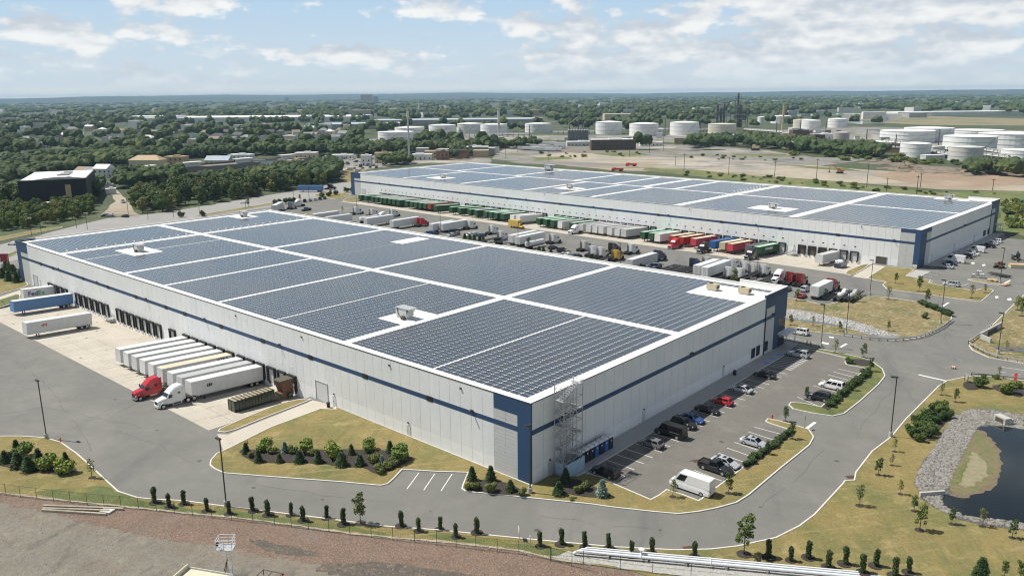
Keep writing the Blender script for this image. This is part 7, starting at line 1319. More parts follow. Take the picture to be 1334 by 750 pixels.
far("5262,-4170", 'tall tan office tower on the horizon', 88, 60, 66, 'h_tan', 'r_brown', TX, 'office_tower', 'tower', 6); far("5484,-4446", 'blue glass slab beside the tan office tower', 40, 40, 52, 'h_blue', 'r_grey', TX, 'office_tower', 'tower', 5); far("6898,-4493", 'small blue-white tower on the horizon', 30, 40, 48, 'h_blue', 'h_white', TX, 'office_tower', 'tower', 4); far("12910,-7012", 'long dark block on the wooded horizon', 130, 60, 42, 'r_dark', 'r_dark', TX, 'office_block', 'building', 3); far("14228,-6674", 'low dark block on the wooded horizon', 110, 60, 36, 'r_dark', 'r_dark', TX, 'office_block', 'building', 2)
far("1425,-1719", 'tan windowless block behind the white tanks', 38, 30, 16, 'h_tan', 'h_cream', TX); far("1103,-1278", 'long grey hall with tan end behind the white tanks', 90, 40, 8, 'h_grey', 'h_cream', TX); far("964,-1455", 'beige factory with a round silo beyond the tanks', 75, 40, 14, 'h_cream', 'h_cream', TX); far("437,-2097", 'long white industrial hall on the far flats', 300, 60, 9, 'h_white', 'r_white', TX); far("476,-1911", 'small domed grey hall on the far flats', 40, 40, 9, 'h_grey', 'r_grey', TX); far("1658,-1272", 'grey plant with stepped roofs beyond the long hall', 60, 40, 22, 'h_grey', 'h_tan', TX); far("1020,-1915", 'long tan shed before the far woods', 110, 40, 9, 'h_tan', 'h_cream', TX)
fb = 'pale buildings far off in the woods'
for k in range(190):
    a = random.uniform(-1.43, -.26) if k < 105 else random.uniform(-.60, -.25); d = random.uniform(1900, 5200) if k < 105 else random.uniform(900, 2600); x, y = CAMP[0] + cos(a) * d, CAMP[1] + sin(a) * d
    if any(hypot(x - f[0], y - f[1]) < f[2] + 20 for f in FOOT): continue
    if k >= 105 and d < 1000: continue
    FOOT.append((x, y, 18 if k < 105 else 11)); s = random.uniform(.8, 1.6) if k < 105 else random.uniform(.5, 1.0); t = thing('distant_building', 'pale flat building far off in the hazy woods', 'building', (x, y, 0), random.uniform(0, 1.5), fb)
    w, dd, h = random.uniform(18, 46) * s, random.uniform(12, 22) * s, random.uniform(9, 15); m_ = random.choice(('h_white', 'h_cream', 'h_pale', 'h_white')); part('wall', MB().box(-w / 2, w / 2, -dd / 2, dd / 2, 0, h), m_, t); part('roof', MB().box(-w / 2 + .4, w / 2 - .4, -dd / 2 + .4, dd / 2 - .4, h, h + .6), random.choice(('r_white', 'r_grey', 'h_pale')), t)
# tanks
gk = 'storage tanks of the tank farm'
TANKS = [((787.0, -646.6, 24.4, 11.8), 'tank_white', 'low white tank nearest the mast'), ((837.2, -716.2, 21.7, 14.4), 'tank_white', 'white tank half behind the low one near the mast'), ((809.6, -756.2, 20.1, 16.9), 'tank_white', 'white tank just past the mast, standing alone'), ((832.3, -837.5, 20.7, 16.2), 'tank_white', 'white tank set back between two others left of the chimney'), ((765.6, -821.7, 20.4, 16.6), 'tank_white', 'white tank behind the slim chimney'), ((762.1, -922.1, 21.0, 14.6), 'tank_white', 'white tank between chimney and silos'),
         ((629.4, -928.1, 19.8, 18.9), 'tank_white', 'white tank beside the dark silos'), ((559.5, -914.6, 20.6, 18.2), 'tank_white', 'white tank behind the small cranes'), ((523.5, -965.6, 20.5, 18.8), 'tank_white', 'white tank with a diagonal stair'), ((498.1, -1032.3, 20.4, 14.5), 'tank_cream', 'stained cream tank before the refinery columns'), ((616.1, -1423.5, 7.1, 13.1), 'tank_white', 'small white tank beyond the refinery columns'), ((588.4, -1450.4, 19.0, 14.8), 'tank_white', 'white tank behind the thin striped stack'),
         ((471.7, -1270.9, 16.6, 14.2), 'tank_cream', 'cream tank beyond the dark trees'), ((449.3, -1247.2, 14.9, 14.0), 'tank_white', 'white tank overlapping the cream one'), ((429.0, -1309.9, 15.5, 15.2), 'tank_white', 'white tank by the far creek'), ((217.0, -952.0, 29.9, 14.0), 'tank_white', 'wide white tank first of the big group'), ((204.5, -993.3, 27.6, 16.0), 'tank_white', 'wide white tank behind the first big one'), ((117.8, -803.7, 23.4, 16.8), 'tank_white', 'tall white tank in the middle of the big group'), ((171.7, -1084.9, 30.7, 10.5), 'tank_white', 'wide white tank at the back of the big group'),
         ((97.7, -889.5, 31.0, 16.4), 'tank_white', 'huge white tank with a diagonal blue stair'), ((97.1, -697.9, 13.5, 12.5), 'tank_rust', 'rust-streaked pale tank in the front of the group'), ((143.0, -717.5, 13.0, 13.1), 'tank_white', 'white tank in front beside the pipe racks'), ((58.5, -717.1, 15.5, 10.2), 'tank_white', 'white tank in front at the edge of the group'), ((258.1, -850.6, 8.5, 14.8), 'tank_grey', 'rusty grey tank near the plant building'), ((206.8, -793.5, 14.8, 9.0), 'tank_white', 'low white tank before the pipe racks')]
for (x, y, r, h), mt, l in TANKS:
    t = thing('storage_tank', l, 'storage tank', (x, y, -.05), random.uniform(-.3, .3) - .8 + pi, gk); FOOT.append((x, y, r + 4))
    body = 'h_pale' if mt == 'tank_rust' else mt
    part('shell', MB().tube((0, 0, 0), (0, 0, h * .94), r, n=40), body, t); m = MB(); m.loft([[(cos(i / 40 * 2 * pi) * q, sin(i / 40 * 2 * pi) * q, z) for i in range(40)] for q, z in ((r * 1.004, h * .942), (r * .5, h * 1.0), (r * .05, h * 1.03))]); part('roof', m, body, t)
    m = MB(); [m.tube((0, 0, h * k), (0, 0, h * k + .25), r * 1.008, n=40) for k in (.3, .62, .9)]; part('wind_girder', m, 'h_grey' if mt != 'tank_rust' else 'tank_rust', t)
    m = MB(); n = 14; [m.add([(cos(a) * r * 1.01, sin(a) * r * 1.01, z), (cos(a2) * r * 1.01, sin(a2) * r * 1.01, z2), (cos(a2) * r * 1.05, sin(a2) * r * 1.05, z2 + .5), (cos(a) * r * 1.05, sin(a) * r * 1.05, z + .5)], [(0, 1, 2, 3), (3, 2, 1, 0)]) for a, a2, z, z2 in [(i / n * .9 - .4, (i + 1) / n * .9 - .4, h * .93 * i / n, h * .93 * (i + 1) / n) for i in range(n)]]; part('stair', m, 'h_grey', t)
def stack(label, s, h, r, mat, name='chimney'):
    p = P_(s)[0]; t = thing(name, label, 'chimney', (*p, 0)); part('shaft', MB().tube((0, 0, 0), (0, 0, h), r, r * .75, n=12), mat, t); m = MB(); [m.tube((0, 0, h * k), (0, 0, h * k + 1), r * 1.25, n=12) for k in (.33, .5, .96)]; part('collar', m, 'h_grey', t); return t
stack('slim pale chimney rising in front of a white tank', "722.6,-785.7", 40, 2.0, 'h_pale'); stack('thin striped stack by the far white tank', "439.3,-1111.9", 42, 1.8, 'h_tan'); stack('thin white spire on the wooded skyline', "1813,-1618", 40, 2, 'h_white')
p = P("468.3,-389.2")[0]; t = thing('steel_mast', 'tall slender steel mast rising behind the farther roof', 'mast', (*p, 0)); part('pole', MB().tube((0, 0, 0), (0, 0, 48), 1.0, .55, n=12), 'galv', t); part('antenna', MB().box(-1.1, -.8, -.3, .3, 40, 46).box(.8, 1.1, -.3, .3, 40, 46), 'h_white', t); part('base', MB().box(-2, 2, -2, 2, 0, 1), 'concrete_wall', t)
for k, (s, h, r, l) in enumerate((("651,-1311", 38, 3, 'dark refinery column first of the group by the stained tank'), ("645,-1314", 30, 3.4, 'shorter dark refinery column in the middle of the group'), ("640,-1316", 40, 2.4, 'slim dark refinery column third of the group'), ("573.0,-1233.6", 58, 2.4, 'tallest dark refinery column'), ("568.5,-1236.0", 36, 4.5, 'stout dark refinery column beside the tallest one'))):
    p = P_(s)[0]; t = thing('refinery_column', l, 'refinery column', (*p, 0), 0, 'refinery columns'); part('vessel', MB().tube((0, 0, 0), (0, 0, h), r * .8, r * .6, n=12), 'refinery', t)
    m = MB(); [m.box(-r * 1.5, r * 1.5, -r * 1.5, r * 1.5, h * q, h * q + .6) for q in (.2, .4, .6, .8, .93)]; part('platform', m, 'rail_grey', t); m = MB(); [m.tube((a * r * 1.4, b * r * 1.4, 0), (a * r * 1.4, b * r * 1.4, h * .9), .35, n=5) for a in (-1, 1) for b in (-1, 1)]; part('leg', m, 'refinery', t)
for k in range(8):
    p = P("565.6,-746.7 562.6,-748.5 559.7,-750.3 556.8,-752.2 553.8,-754.0 550.9,-755.8 548.0,-757.6 545.5,-759.2")[k]; t = thing('silo', 'dark blue-grey silo in the row behind the low pale building', 'silo', (*p, 0), 0, 'row of dark silos'); part('shell', MB().tube((0, 0, 0), (0, 0, 14), 1.7, n=12), 'v_grey', t); part('cone', MB().tube((0, 0, 14), (0, 0, 15.5), 1.7, .3, n=12), 'h_grey', t)
p = P("621.4,-846.2")[0]; t = thing('loading_tower', 'lattice loading tower with inclined conveyor over the silos', 'tower', (*p, 0), -.8); m = MB(); [m.tube((a, b, 0), (a * .7, b * .7, 32), .35, n=5) for a in (-3, 3) for b in (-3, 3)]; [m.box(-2.5, 2.5, -2.5, 2.5, z, z + .4) for z in (8, 16, 24, 31)]; part('frame', m, 'refinery', t); part('conveyor', MB().tube((0, 0, 30), (-4, 22, 14), .8, n=6), 'rail_grey', t); part('boom', MB().box(-10, 12, -.6, .6, 31.5, 32.4), 'rail_grey', t)
for k, (a, b, l) in enumerate((("224.0,-887.7", "190.3,-845.1", 'pipe rack running beside the front white tank'), ("156.0,-810.0", "128.7,-776.3", 'pipe rack between the front tank and the streaked tank'), ("135.8,-735.7", "108.9,-699.6", 'second pipe rack before the streaked tank'), ("106.3,-791.4", "75.0,-743.9", 'pipe rack behind the tank at the edge'), ("91.0,-722.3", "66.6,-699.2", 'lower pipe rack beside the tank at the edge'), ("649.3,-992.5", "636.8,-999.6", 'pipe rack between two white tanks'), ("600.6,-1020.2", "583.3,-1030.1", 'pipe rack between the stair tank and its neighbour'), ("535.7,-1028.3", "532.7,-1058.8", 'pipe rack beside the stained cream tank'), ("489.1,-1083.7", "401.3,-1026.5", 'long pipe rack past the refinery columns'), ("764.4,-688.7", "684.0,-808.8", 'long low pipe rack before the white tanks'), ("683.0,-860.5", "642.6,-911.0", 'pipe rack by the silos'))):
    a, b = P_(a)[0], P_(b)[0]; d = Vector((b[0] - a[0], b[1] - a[1])); t = thing('pipe_rack', l, 'pipe rack', (*a, 0), atan2(d.y, d.x), 'pipe racks of the tank farm'); L_ = d.length
    for j in range(3): part('pipe', MB().tube((0, j * 1.6, 4 + j * .8), (L_, j * 1.6, 4 + j * .8), .45, n=6), ('h_white', 'h_pale', 'h_grey')[j], t)
    for j in range(int(L_ / 8) + 1): part('trestle', MB().box(j * 8, j * 8 + .5, -.5, 4, 0, 3.5).box(j * 8, j * 8 + .5, -.5, -.1, 3.5, 6), 'rail_grey', t)
# trailers of the storage yard
gy = 'white trailers in the storage yard'
for k, p in enumerate(P("583.8,-658.4 584.1,-667.3 574.2,-664.5 564.5,-661.7 564.7,-670.6 559.9,-673.6 550.3,-670.7 540.9,-667.9 536.2,-670.9 527.0,-668.1 555.1,-624.5 545.9,-622.1 536.9,-619.8 532.4,-622.7 523.6,-620.4 514.9,-618.1 510.5,-621.0 502.0,-618.8 493.6,-616.5 489.3,-619.4 504.9,-586.5 496.7,-584.6 492.5,-587.4 484.4,-585.5 476.5,-583.6 472.4,-586.3 464.6,-584.5 460.5,-587.2 483.6,-623.1 508.4,-654.7")):
    FOOT.append((p[0], p[1], 6)); t = thing('parked_trailer', 'small white trailer in the crowded storage yard beyond the farther roof', 'trailer', (*p, 0), .35 + random.choice((0, pi)), gy)
    cpart('pt', 'body', lambda m: m.box(-6.5, 6.5, -1.3, 1.3, 1.1, 4.0), 't_white' if k % 4 else 't_palegrey', t); cpart('pt', 'chassis', lambda m: m.box(-6, 6, -.9, .9, .4, 1.1), 'chassis', t)
gp = 'cars in the car park beyond the far blue corner'
cp = P("624.2,-403.9 567.5,-442.4 448.8,-347.9 434.8,-308.8 454.8,-294.4 542.2,-337.3")
for k, p in enumerate(scatter(cp, 60)):
    if any(hypot(p[0] - f[0], p[1] - f[1]) < f[2] for f in FOOT): continue
    t = car('small car in the crowded car park beyond the far blue corner', (*p, 0), .6 + random.choice((0, pi / 2)), random.choice(('sedan', 'suv', 'hatch', 'van')), random.choice(('v_white', 'v_silver', 'v_black', 'v_navy', 'v_grey', 'v_white')), gp, lod=0); t['label'] = 'small car in the crowded car park beyond the far blue corner'; t['category'] = 'car'
for k, p in enumerate(P("909.9,-265.7 928.3,-275.8 947.5,-286.3 967.6,-297.3 988.6,-308.7 1010.5,-320.7 1033.5,-333.3 1067.2,-350.2 877.9,-258.7 901.3,-271.5 926.0,-285.0 952.2,-299.2")):
    t = car('car parked along the street between the wooded houses', (*p, 0), -.2, 'sedan', random.choice(('v_white', 'v_silver', 'v_grey')), 'cars on the wooded street', lod=0); t['category'] = 'car'
for s, l in (("284.0,-440.8", 'red truck at the edge of the open yard behind the farther roof'), ("299.9,-484.4", 'second red truck with a long bed on the open yard')):
    p = P_(s)[0]; t = thing('work_truck', l, 'truck', (*p, 0), .2); part('cab', MB().loft([ring(4.0, 1.0, .6, 1.5, .9), ring(2.8, 1.2, .6, 2.9, 1.0), ring(1.2, 1.2, .6, 3.0, 1.0)]), 'v_red', t); part('bed', MB().box(-5.5, 1.0, -1.2, 1.2, 1.0, 2.4), 't_red', t); part('windscreen', MB().add([(3.95, -.8, 1.55), (3.95, .8, 1.55), (2.86, .85, 2.7), (2.86, -.85, 2.7)], [(0, 1, 2, 3), (3, 2, 1, 0)]), 'dark_glass', t)
    for sd in (-1, 1):
        for x in (3, -3, -4.2): wheel('bt', .5, .4, t, (x, sd, .5), False)
def digger(label, s, rz, mat, sc=1.0, arm=True):
    p = P_(s)[0]; t = thing('excavator', label, 'excavator', (*p, 0), rz); t.scale = (sc,) * 3
    part('cab', MB().box(-.2, 1.3, .2, 1.3, 1.3, 3.0), mat, t); part('engine_deck', MB().box(-2.2, 1.3, -1.3, .19, 1.2, 2.2).box(-2.2, -.21, .2, 1.3, 1.2, 2.2), mat, t); part('window', MB().box(1.301, 1.33, .35, 1.15, 1.8, 2.8), 'dark_glass', t)
    for sd in (-1, 1): part('track', MB().loft([[(-2.0, sd * 1.1 - .3, .45), (-2.0, sd * 1.1 + .3, .45), (2.0, sd * 1.1 + .3, .45), (2.0, sd * 1.1 - .3, .45)], [(-1.6, sd * 1.1 - .3, .9), (-1.6, sd * 1.1 + .3, .9), (1.6, sd * 1.1 + .3, .9), (1.6, sd * 1.1 - .3, .9)]]).box(-1.7, 1.7, sd * 1.1 - .3, sd * 1.1 + .3, 0, .44), 'black_rubber', t)
    if arm: part('boom', MB().path([(1.2, -.4, 1.8), (3.4, -.4, 4.4), (5.2, -.4, 3.6)], .22), mat, t); part('stick', MB().tube((5.2, -.4, 3.6), (5.6, -.4, 1.2), .18), mat, t); part('bucket', MB().box(4.9, 5.8, -.9, .1, .3, 1.2), 'rust', t)
digger('orange excavator working on the sandy ground behind the farther warehouse', "140.4,-521.4", .3, 'rust_orange', 1.35); digger('yellow excavator on the brown earth by the tank group', "67.2,-581.5", .2, 'v_yellow', 1.6, False); digger('small dark excavator on the heap below the front tank', "109.5,-581.6", .6, 'h_tan', 1.3); digger('tan excavator beside the dark trees in the open yard', "297.6,-716.3", .1, 'h_tan', 2.0, False)
digger('brown and black skid loader parked beside the lamp island', "-20.59,-223.44", 1.2, 'rust', .8, False); digger('dark machine with an arm beside the yellow-lidded dumpster', "-22.07,-243.15", 2.0, 'v_darkgreen', .8)
t = thing('dumpster', 'bright yellow-topped dumpster at the edge of the far lot', 'dumpster', (*P("-25.55,-227.45")[0], 0), .5); part('body', MB().box(-2.6, 2.6, -1.2, 1.2, .1, 1.2), 'ivory', t); part('cover', MB().box(-2.7, 2.7, -1.3, 1.3, 1.203, 1.35), 'v_yellow', t)
t = flatbed('low flat trailer parked beside the lamp island', P("-23.48,-209.65")[0], -.35, L=7); t.scale = (1, 1, .5)
for s, l, w in (("-17.32,-202.46", 'white bags on the small lamp island', 1.0), ("-18.07,-206.74", 'white tote box on the small lamp island', 1.4), ("-19.66,-202.91", 'blue-white tote at the kerb of the lamp island', 1.3)):
    t = thing('tote', l, 'container', (*P_(s)[0], .12), .3); part('tank', MB().box(-w / 2, w / 2, -w / 2, w / 2, .15, w), 'plastic_white', t); part('pallet', MB().box(-w / 2 - .05, w / 2 + .05, -w / 2 - .05, w / 2 + .05, 0, .14), 'wood', t); m = MB(); [m.box(-w / 2 - .03 + k * w / 3, -w / 2 + .03 + k * w / 3, -w / 2 - .03, w / 2 + .03, .16, w + .02) for k in range(4)]; part('cage', m, 'steel', t)
for k, s in enumerate(("-22.75,-199.05", "-23.37,-200.25", "-24.34,-199.65", "-28.28,-196.74", "-27.77,-195.00")):
    m = MB(); r = random.Random(k); m.add([(px * r.uniform(.7, 1.1), py * r.uniform(.6, 1), pz * .6 + .3) for px, py, pz in ico], icf); o = part('boulder', m, 'h_tan', None, (*P_(s)[0], .1)); o['label'] = f'{ORD[k]} tan boulder on the small lamp island'; o['category'] = 'boulder'; o['group'] = 'boulders on the lamp island'
gu = 'weathered utility poles behind the farther warehouse'
for k, (s, h) in enumerate((("169.0,-472.3", 11), ("130.2,-449.7", 16), ("95.0,-442.0", 14), ("78.8,-428.3", 8), ("60.4,-422.9", 11), ("68.8,-461.5", 9), ("30.4,-469.5", 7), ("238.6,-465.6", 14), ("271.3,-509.1", 8), ("200.4,-463.5", 13), ("382.7,-479.0", 10), ("483.2,-551.4", 12), ("438.3,-483.3", 13), ("358.5,-572.4", 18), ("376.5,-664.1", 22), ("364.5,-617.8", 14))):
    t = thing('utility_pole', f'{ORD[k]} weathered utility pole on the open ground behind the farther warehouse', 'utility pole', (*P_(s)[0], 0), .4, gu); cpart(f'up{h}', 'pole', lambda m: m.tube((0, 0, 0), (0, 0, h), .22, .15, n=6), 'bark', t); cpart(f'up{h}', 'crossarm', lambda m: m.box(-1.1, 1.1, -.08, .08, h - .9, h - .65), 'bark', t)
mb = MB(); q = P("162.6,-683.8 70.9,-593.7 37.5,-595.7 62.2,-550.1 123.2,-563.9 155.5,-608.8"); c = (sum(a for a, _ in q) / 6, sum(b for _, b in q) / 6)
for k in range(50):
    x, y = random.choice(scatter(q, 1)); r = random.uniform(3, 9); mb.add([(x + px * r, y + py * r, pz * r * .22) for px, py, pz in ico], icf)
ground('soil_heap', mb, 'heap_earth')
sheet('water', P("507,-1563 480,-1758 438,-1644 442,-1459"), -.02, 'ditch_water'); sheet('water', P("799,-1998 739,-2278 668,-2127 728,-1875"), -.02, 'ditch_water')
# clutter of the industrial ground
gx = 'sheds and plant blocks of the industrial ground'
ci = random.Random(11); cw = ('h_white', 'h_grey', 'h_pale', 'h_cream', 'h_brick', 'h_tan'); zi = P_("721.9,-649.2 635.4,-767.5 470.4,-890.5 298.6,-875.6 192.4,-786.0 113.1,-696.7 100.9,-647.2 208.5,-722.7 404.4,-772.7 578.6,-699.0")
zc_ = P_("457.8,-1101.5 315.8,-1182.2 114.4,-727.7 113.6,-629.2 180.9,-705.0 330.8,-819.7"); zs_ = P_("548.1,-431.2 514.0,-544.6 470.7,-520.6 456.2,-482.4 484.9,-429.1")
for poly, n in ((zi, 34), (zc_, 26), (zs_, 16)):
    for p in scatter(poly, n):
        if any(hypot(p[0] - f[0], p[1] - f[1]) < f[2] + 5 for f in FOOT): continue
        FOOT.append((p[0], p[1], 9)); t = thing('plant_shed', 'small shed or plant block among the tanks and yards behind the farther warehouse', 'shed', (*p, 0), ci.uniform(0, 1.6), gx); w, d, h = ci.uniform(6, 20), ci.uniform(5, 9), ci.uniform(3, 8)
        part('wall', MB().box(-w / 2, w / 2, -d / 2, d / 2, 0, h), ci.choice(cw), t); part('roof', MB().box(-w / 2 - .2, w / 2 + .2, -d / 2 - .2, d / 2 + .2, h + .01, h + .4), ci.choice(('r_white', 'r_grey', 'r_dark', 'h_pale')), t)
for k, (s, h) in enumerate((("586.8,-693.9", 22), ("721.3,-951.6", 26), ("656.6,-988.4", 20), ("520.2,-906.8", 24), ("560.9,-1042.8", 30), ("544.8,-1052.0", 26), ("598,-1258", 34), ("531.5,-1185.5", 28), ("409.4,-1021.8", 24), ("381.8,-1038.0", 22), ("324.2,-979.3", 20), ("230.4,-850.5", 18), ("182.5,-792.5", 16), ("167.2,-891.2", 18))): t = thing('vent_stack', f'{ORD[k]} thin dark vent stack among the tanks, counted from the chimney', 'stack', (*P_(s)[0], 0), 0, 'thin stacks of the tank farm'); part('shaft', MB().tube((0, 0, 0), (0, 0, h), .7, .5, n=6), 'refinery', t); part('platform', MB().box(-1.3, 1.3, -1.3, 1.3, h * .7, h * .7 + .4), 'rail_grey', t)
gz = 'scrub bushes on the open ground behind the farther warehouse'
for poly, n, hh in (("270.7,-466.5 173.0,-469.5 113.8,-456.0 58.0,-439.0 26.2,-462.8 20.0,-431.0 60.7,-418.0 155.6,-431.0 257.1,-444.7", 55, (.7, 1.9)), ("458.7,-554.5 426.3,-631.1 368.3,-615.2 344.3,-570.5 407.6,-515.7", 18, (1, 2.4)), ("329.5,-580.6 293.3,-665.7 209.4,-630.2 216.5,-566.0", 16, (.8, 2.2)), ("297.9,-807.0 178.9,-742.6 125.0,-648.9 153.0,-619.9 238.6,-665.9", 24, (3, 6)), ("155.5,-688.7 94.8,-670.0 87.6,-638.8 132.8,-634.0", 12, (2, 4)), ("11.4,-397.3 4.4,-426.1 -13.7,-317.4 -4.9,-321.0", 26, (1.5, 3))):
    for p in scatter(P_(poly), n): o = shrub('scrub bush on the open ground behind the farther warehouse', p, ci.uniform(*hh), ci.choice(('leaf_mid', 'leaf_olive', 'leaf_bright')), gz, ci.uniform(1.4, 2.6), -.05)
# ------------------------------------------------------------------ woods
zones = [("344.2,-30.1 345.1,-43.2 355.3,-62.3 367.6,-79.2 404.9,-95.6 434.7,-81.0 441.5,-59.4", 4.5, (4, 7), ('leaf_bright', 'leaf_olive', 'leaf_mid')), ("434.2,-57.2 438.2,-70.0 496.6,-89.0 490.5,-74.1", 6, (8, 11), ('leaf_olive', 'leaf_mid')), ("402.1,-59.5 389.1,-80.5 390.3,-91.0 411.2,-98.9 412.8,-89.5 426.1,-67.3", 5, (5, 7), ('leaf_mid', 'leaf_bright')), ("426.0,-104.8 423.0,-107.1 493.5,-133.8 496.1,-131.8", 6, (8, 10), ('leaf_mid',)), ("346.0,-95.9 348.6,-109.9 352.2,-120.2 387.1,-134.5 420.0,-137.1 408.0,-118.6", 6.5, (8, 11), ('leaf_mid', 'leaf_olive')), ("353.2,-119.5 369.5,-175.3 384.3,-215.3 401.7,-262.2 457.5,-308.2 489.3,-310.3 474.1,-265.2 456.0,-209.3 451.7,-165.0", 7, (8, 12), ('leaf_mid', 'leaf_dark', 'leaf_mid', 'leaf_olive')), ("479.2,-138.9 475.7,-152.7 484.7,-175.6 496.2,-192.7 529.1,-203.1 531.7,-166.6", 8, (9, 12), ('leaf_mid', 'leaf_olive')),
         ("522.8,-79.4 579.7,-131.3 652.3,-185.2 656.9,-227.3 749.1,-269.4 809.5,-239.9 775.1,-153.5", 9.5, (9, 14), ('leaf_dark', 'leaf_mid', 'leaf_mid')), ("672.7,-235.7 700.5,-279.8 700.0,-315.1 675.3,-369.2 585.5,-417.8 680.9,-493.7 751.4,-416.1 781.8,-283.9", 9.5, (9, 13), ('leaf_dark', 'leaf_mid')), ("462.9,-355.5 469.2,-388.6 504.2,-415.7 500.4,-386.7", 7, (9, 11), ('leaf_mid',)), ("473.5,-447.9 473.4,-470.5 510.7,-506.4 514.9,-490.7", 7, (9, 12), ('leaf_mid',)), ("367.9,-699.0 361.6,-766.0 297.3,-745.3 228.6,-696.7 158.2,-676.1 175.7,-732.4 277.1,-820.5 375.4,-885.0 411.8,-785.8", 10, (9, 13), ('leaf_dark',)),
         ("64.0,-562.4 28.1,-568.3 36.5,-618.4 73.9,-607.1", 8, (8, 12), ('leaf_dark',)), ("597.4,-422.1 552.3,-491.6 512.7,-619.6 539.3,-651.6 616.8,-551.6 664.6,-473.5", 10, (9, 13), ('leaf_mid', 'leaf_dark')), ("-4.9,-321.0 -15.0,-318.4 -0.6,-406.5 12.7,-407.8", 7, (2.5, 4), ('leaf_bright', 'leaf_olive'))]
cand = []
for s, gap, hr, lv in zones:
    poly = P_(s); xs = [p[0] for p in poly]; ys = [p[1] for p in poly]; pts = []; A_ = abs(area(poly)); n = int(A_ / (gap * gap * .8)) + 1
    for p in scatter(poly, n * 2):
        if len(pts) >= n: break
        if any(hypot(p[0] - a[0], p[1] - a[1]) < gap * .72 for a in pts) or any(hypot(p[0] - f[0], p[1] - f[1]) < f[2] for f in FOOT): continue
        pts.append(p); cand.append((hypot(p[0] - CAMP[0], p[1] - CAMP[1]), p, random.uniform(*hr), random.choice(lv)))
cand.sort(key=lambda c: c[0])
KIND = dict(leaf_dark='dark green broadleaf tree in the woods along and beyond the far road', leaf_mid='mid green broadleaf tree in the woods along and beyond the far road', leaf_olive='olive green broadleaf tree in the woods along and beyond the far road', leaf_bright='bright yellow-green tree in the scrub along and beyond the far road')
for k, (d, p, h, lf) in enumerate(cand[:290]): tree(KIND[lf], p, h, k % 6, lf, 'broadleaf trees along and beyond the far road', sx=random.uniform(.9, 1.2))
fm = MB()
def clump(x, y, h, w, lobes):
    for i in range(lobes):
        a = random.random() * 6.28; q = random.random() ** .5 * w * .55 if lobes > 1 else 0; r = w * random.uniform(.32, .5) if lobes > 1 else w * .6
        z = h * random.uniform(.45, .72); j = [random.uniform(.75, 1.2) for _ in ico]
        fm.add([(x + cos(a) * q + (px * cos(a) - py * sin(a)) * r * g, y + sin(a) * q + (px * sin(a) + py * cos(a)) * r * g, z + pz * min(r, h * .45) * g) for (px, py, pz), g in zip(ico, j)], icf)
for d, p, h, lf in cand[290:]: clump(p[0], p[1], h, h * .8, 7)
clear = [P_(s) for s in ("702.8,-528.9 695.9,-625.1 458.7,-554.5 373.5,-726.0 207.3,-642.3 158.2,-676.1 31.6,-572.4 -35.8,-621.4 20,-1465 386,-1407 490.5,-1277.6 532.8,-1002.1 702.0,-962.5 846.0,-764.5 834.2,-623.1", "804,-2165 773,-2579 389,-2011 167,-1870 117,-1476 323,-1403 582,-1684", "470.0,-283.4 625.2,-390.7 575.9,-449.4 530.4,-562.3 419.7,-443.1")]
rr = random.Random(5); n = 0
while n < 30000:
    e = 59.1 / math.exp(rr.uniform(math.log(880), math.log(13500))) if n % 3 else rr.uniform(.0046, .03); d = 59.1 / e; a = rr.uniform(-1.46, -.23); x, y = CAMP[0] + cos(a) * d, CAMP[1] + sin(a) * d; n += 1
    if d < 860 or d > 13800: continue
    if math.sin(x * .0031 + 1.3) * math.cos(y * .0027) + .35 * math.sin(x * .011) * math.sin(y * .013) > .78: continue
    if any(inside((x, y), c) for c in clear): continue
    if any(abs(x - f[0]) < f[2] + 5 and abs(y - f[1]) < f[2] + 5 and hypot(x - f[0], y - f[1]) < f[2] * (1.0 if f[2] < 60 else .55) for f in FOOT): continue
    h = rr.uniform(9, 14); w = max(rr.uniform(9, 13), d * .0075)
    if rr.random() < .10: h *= 1.55; w *= 1.25; clump(x, y, h, w, 5 if d < 1800 else 3 if d < 4000 else 2)
ground('distant_woods', fm, 'leaf_far', 'stuff')
# the low ridge on the horizon
hm = MB(); N_ = 220
for ly, (D0, D1, base, amp) in enumerate(((12200, 12900, 52, 16), (14200, 15300, 78, 26))):
    rows = []
    for k in range(N_ + 1):
        a = -1.50 + 1.32 * k / N_; u = k / N_
        hgt = base + amp * (.55 * sin(u * 9 + ly * 2) + .3 * sin(u * 23 + 1 + ly) + .15 * sin(u * 61)) + (amp * .9 * u - amp * .5) + random.uniform(-2, 2)
        rows.append([(CAMP[0] + cos(a) * q, CAMP[1] + sin(a) * q, z) for q, z in ((D0, -.2), (D0 + (D1 - D0) * .35, hgt * .75), (D0 + (D1 - D0) * .55, hgt), (D1, -.2))])
    for r0, r1 in zip(rows, rows[1:]):
        for i in range(3): hm.add([r0[i], r1[i], r1[i + 1], r0[i + 1]], [(0, 3, 2, 1)])
ground('hills', hm, 'hill_green')
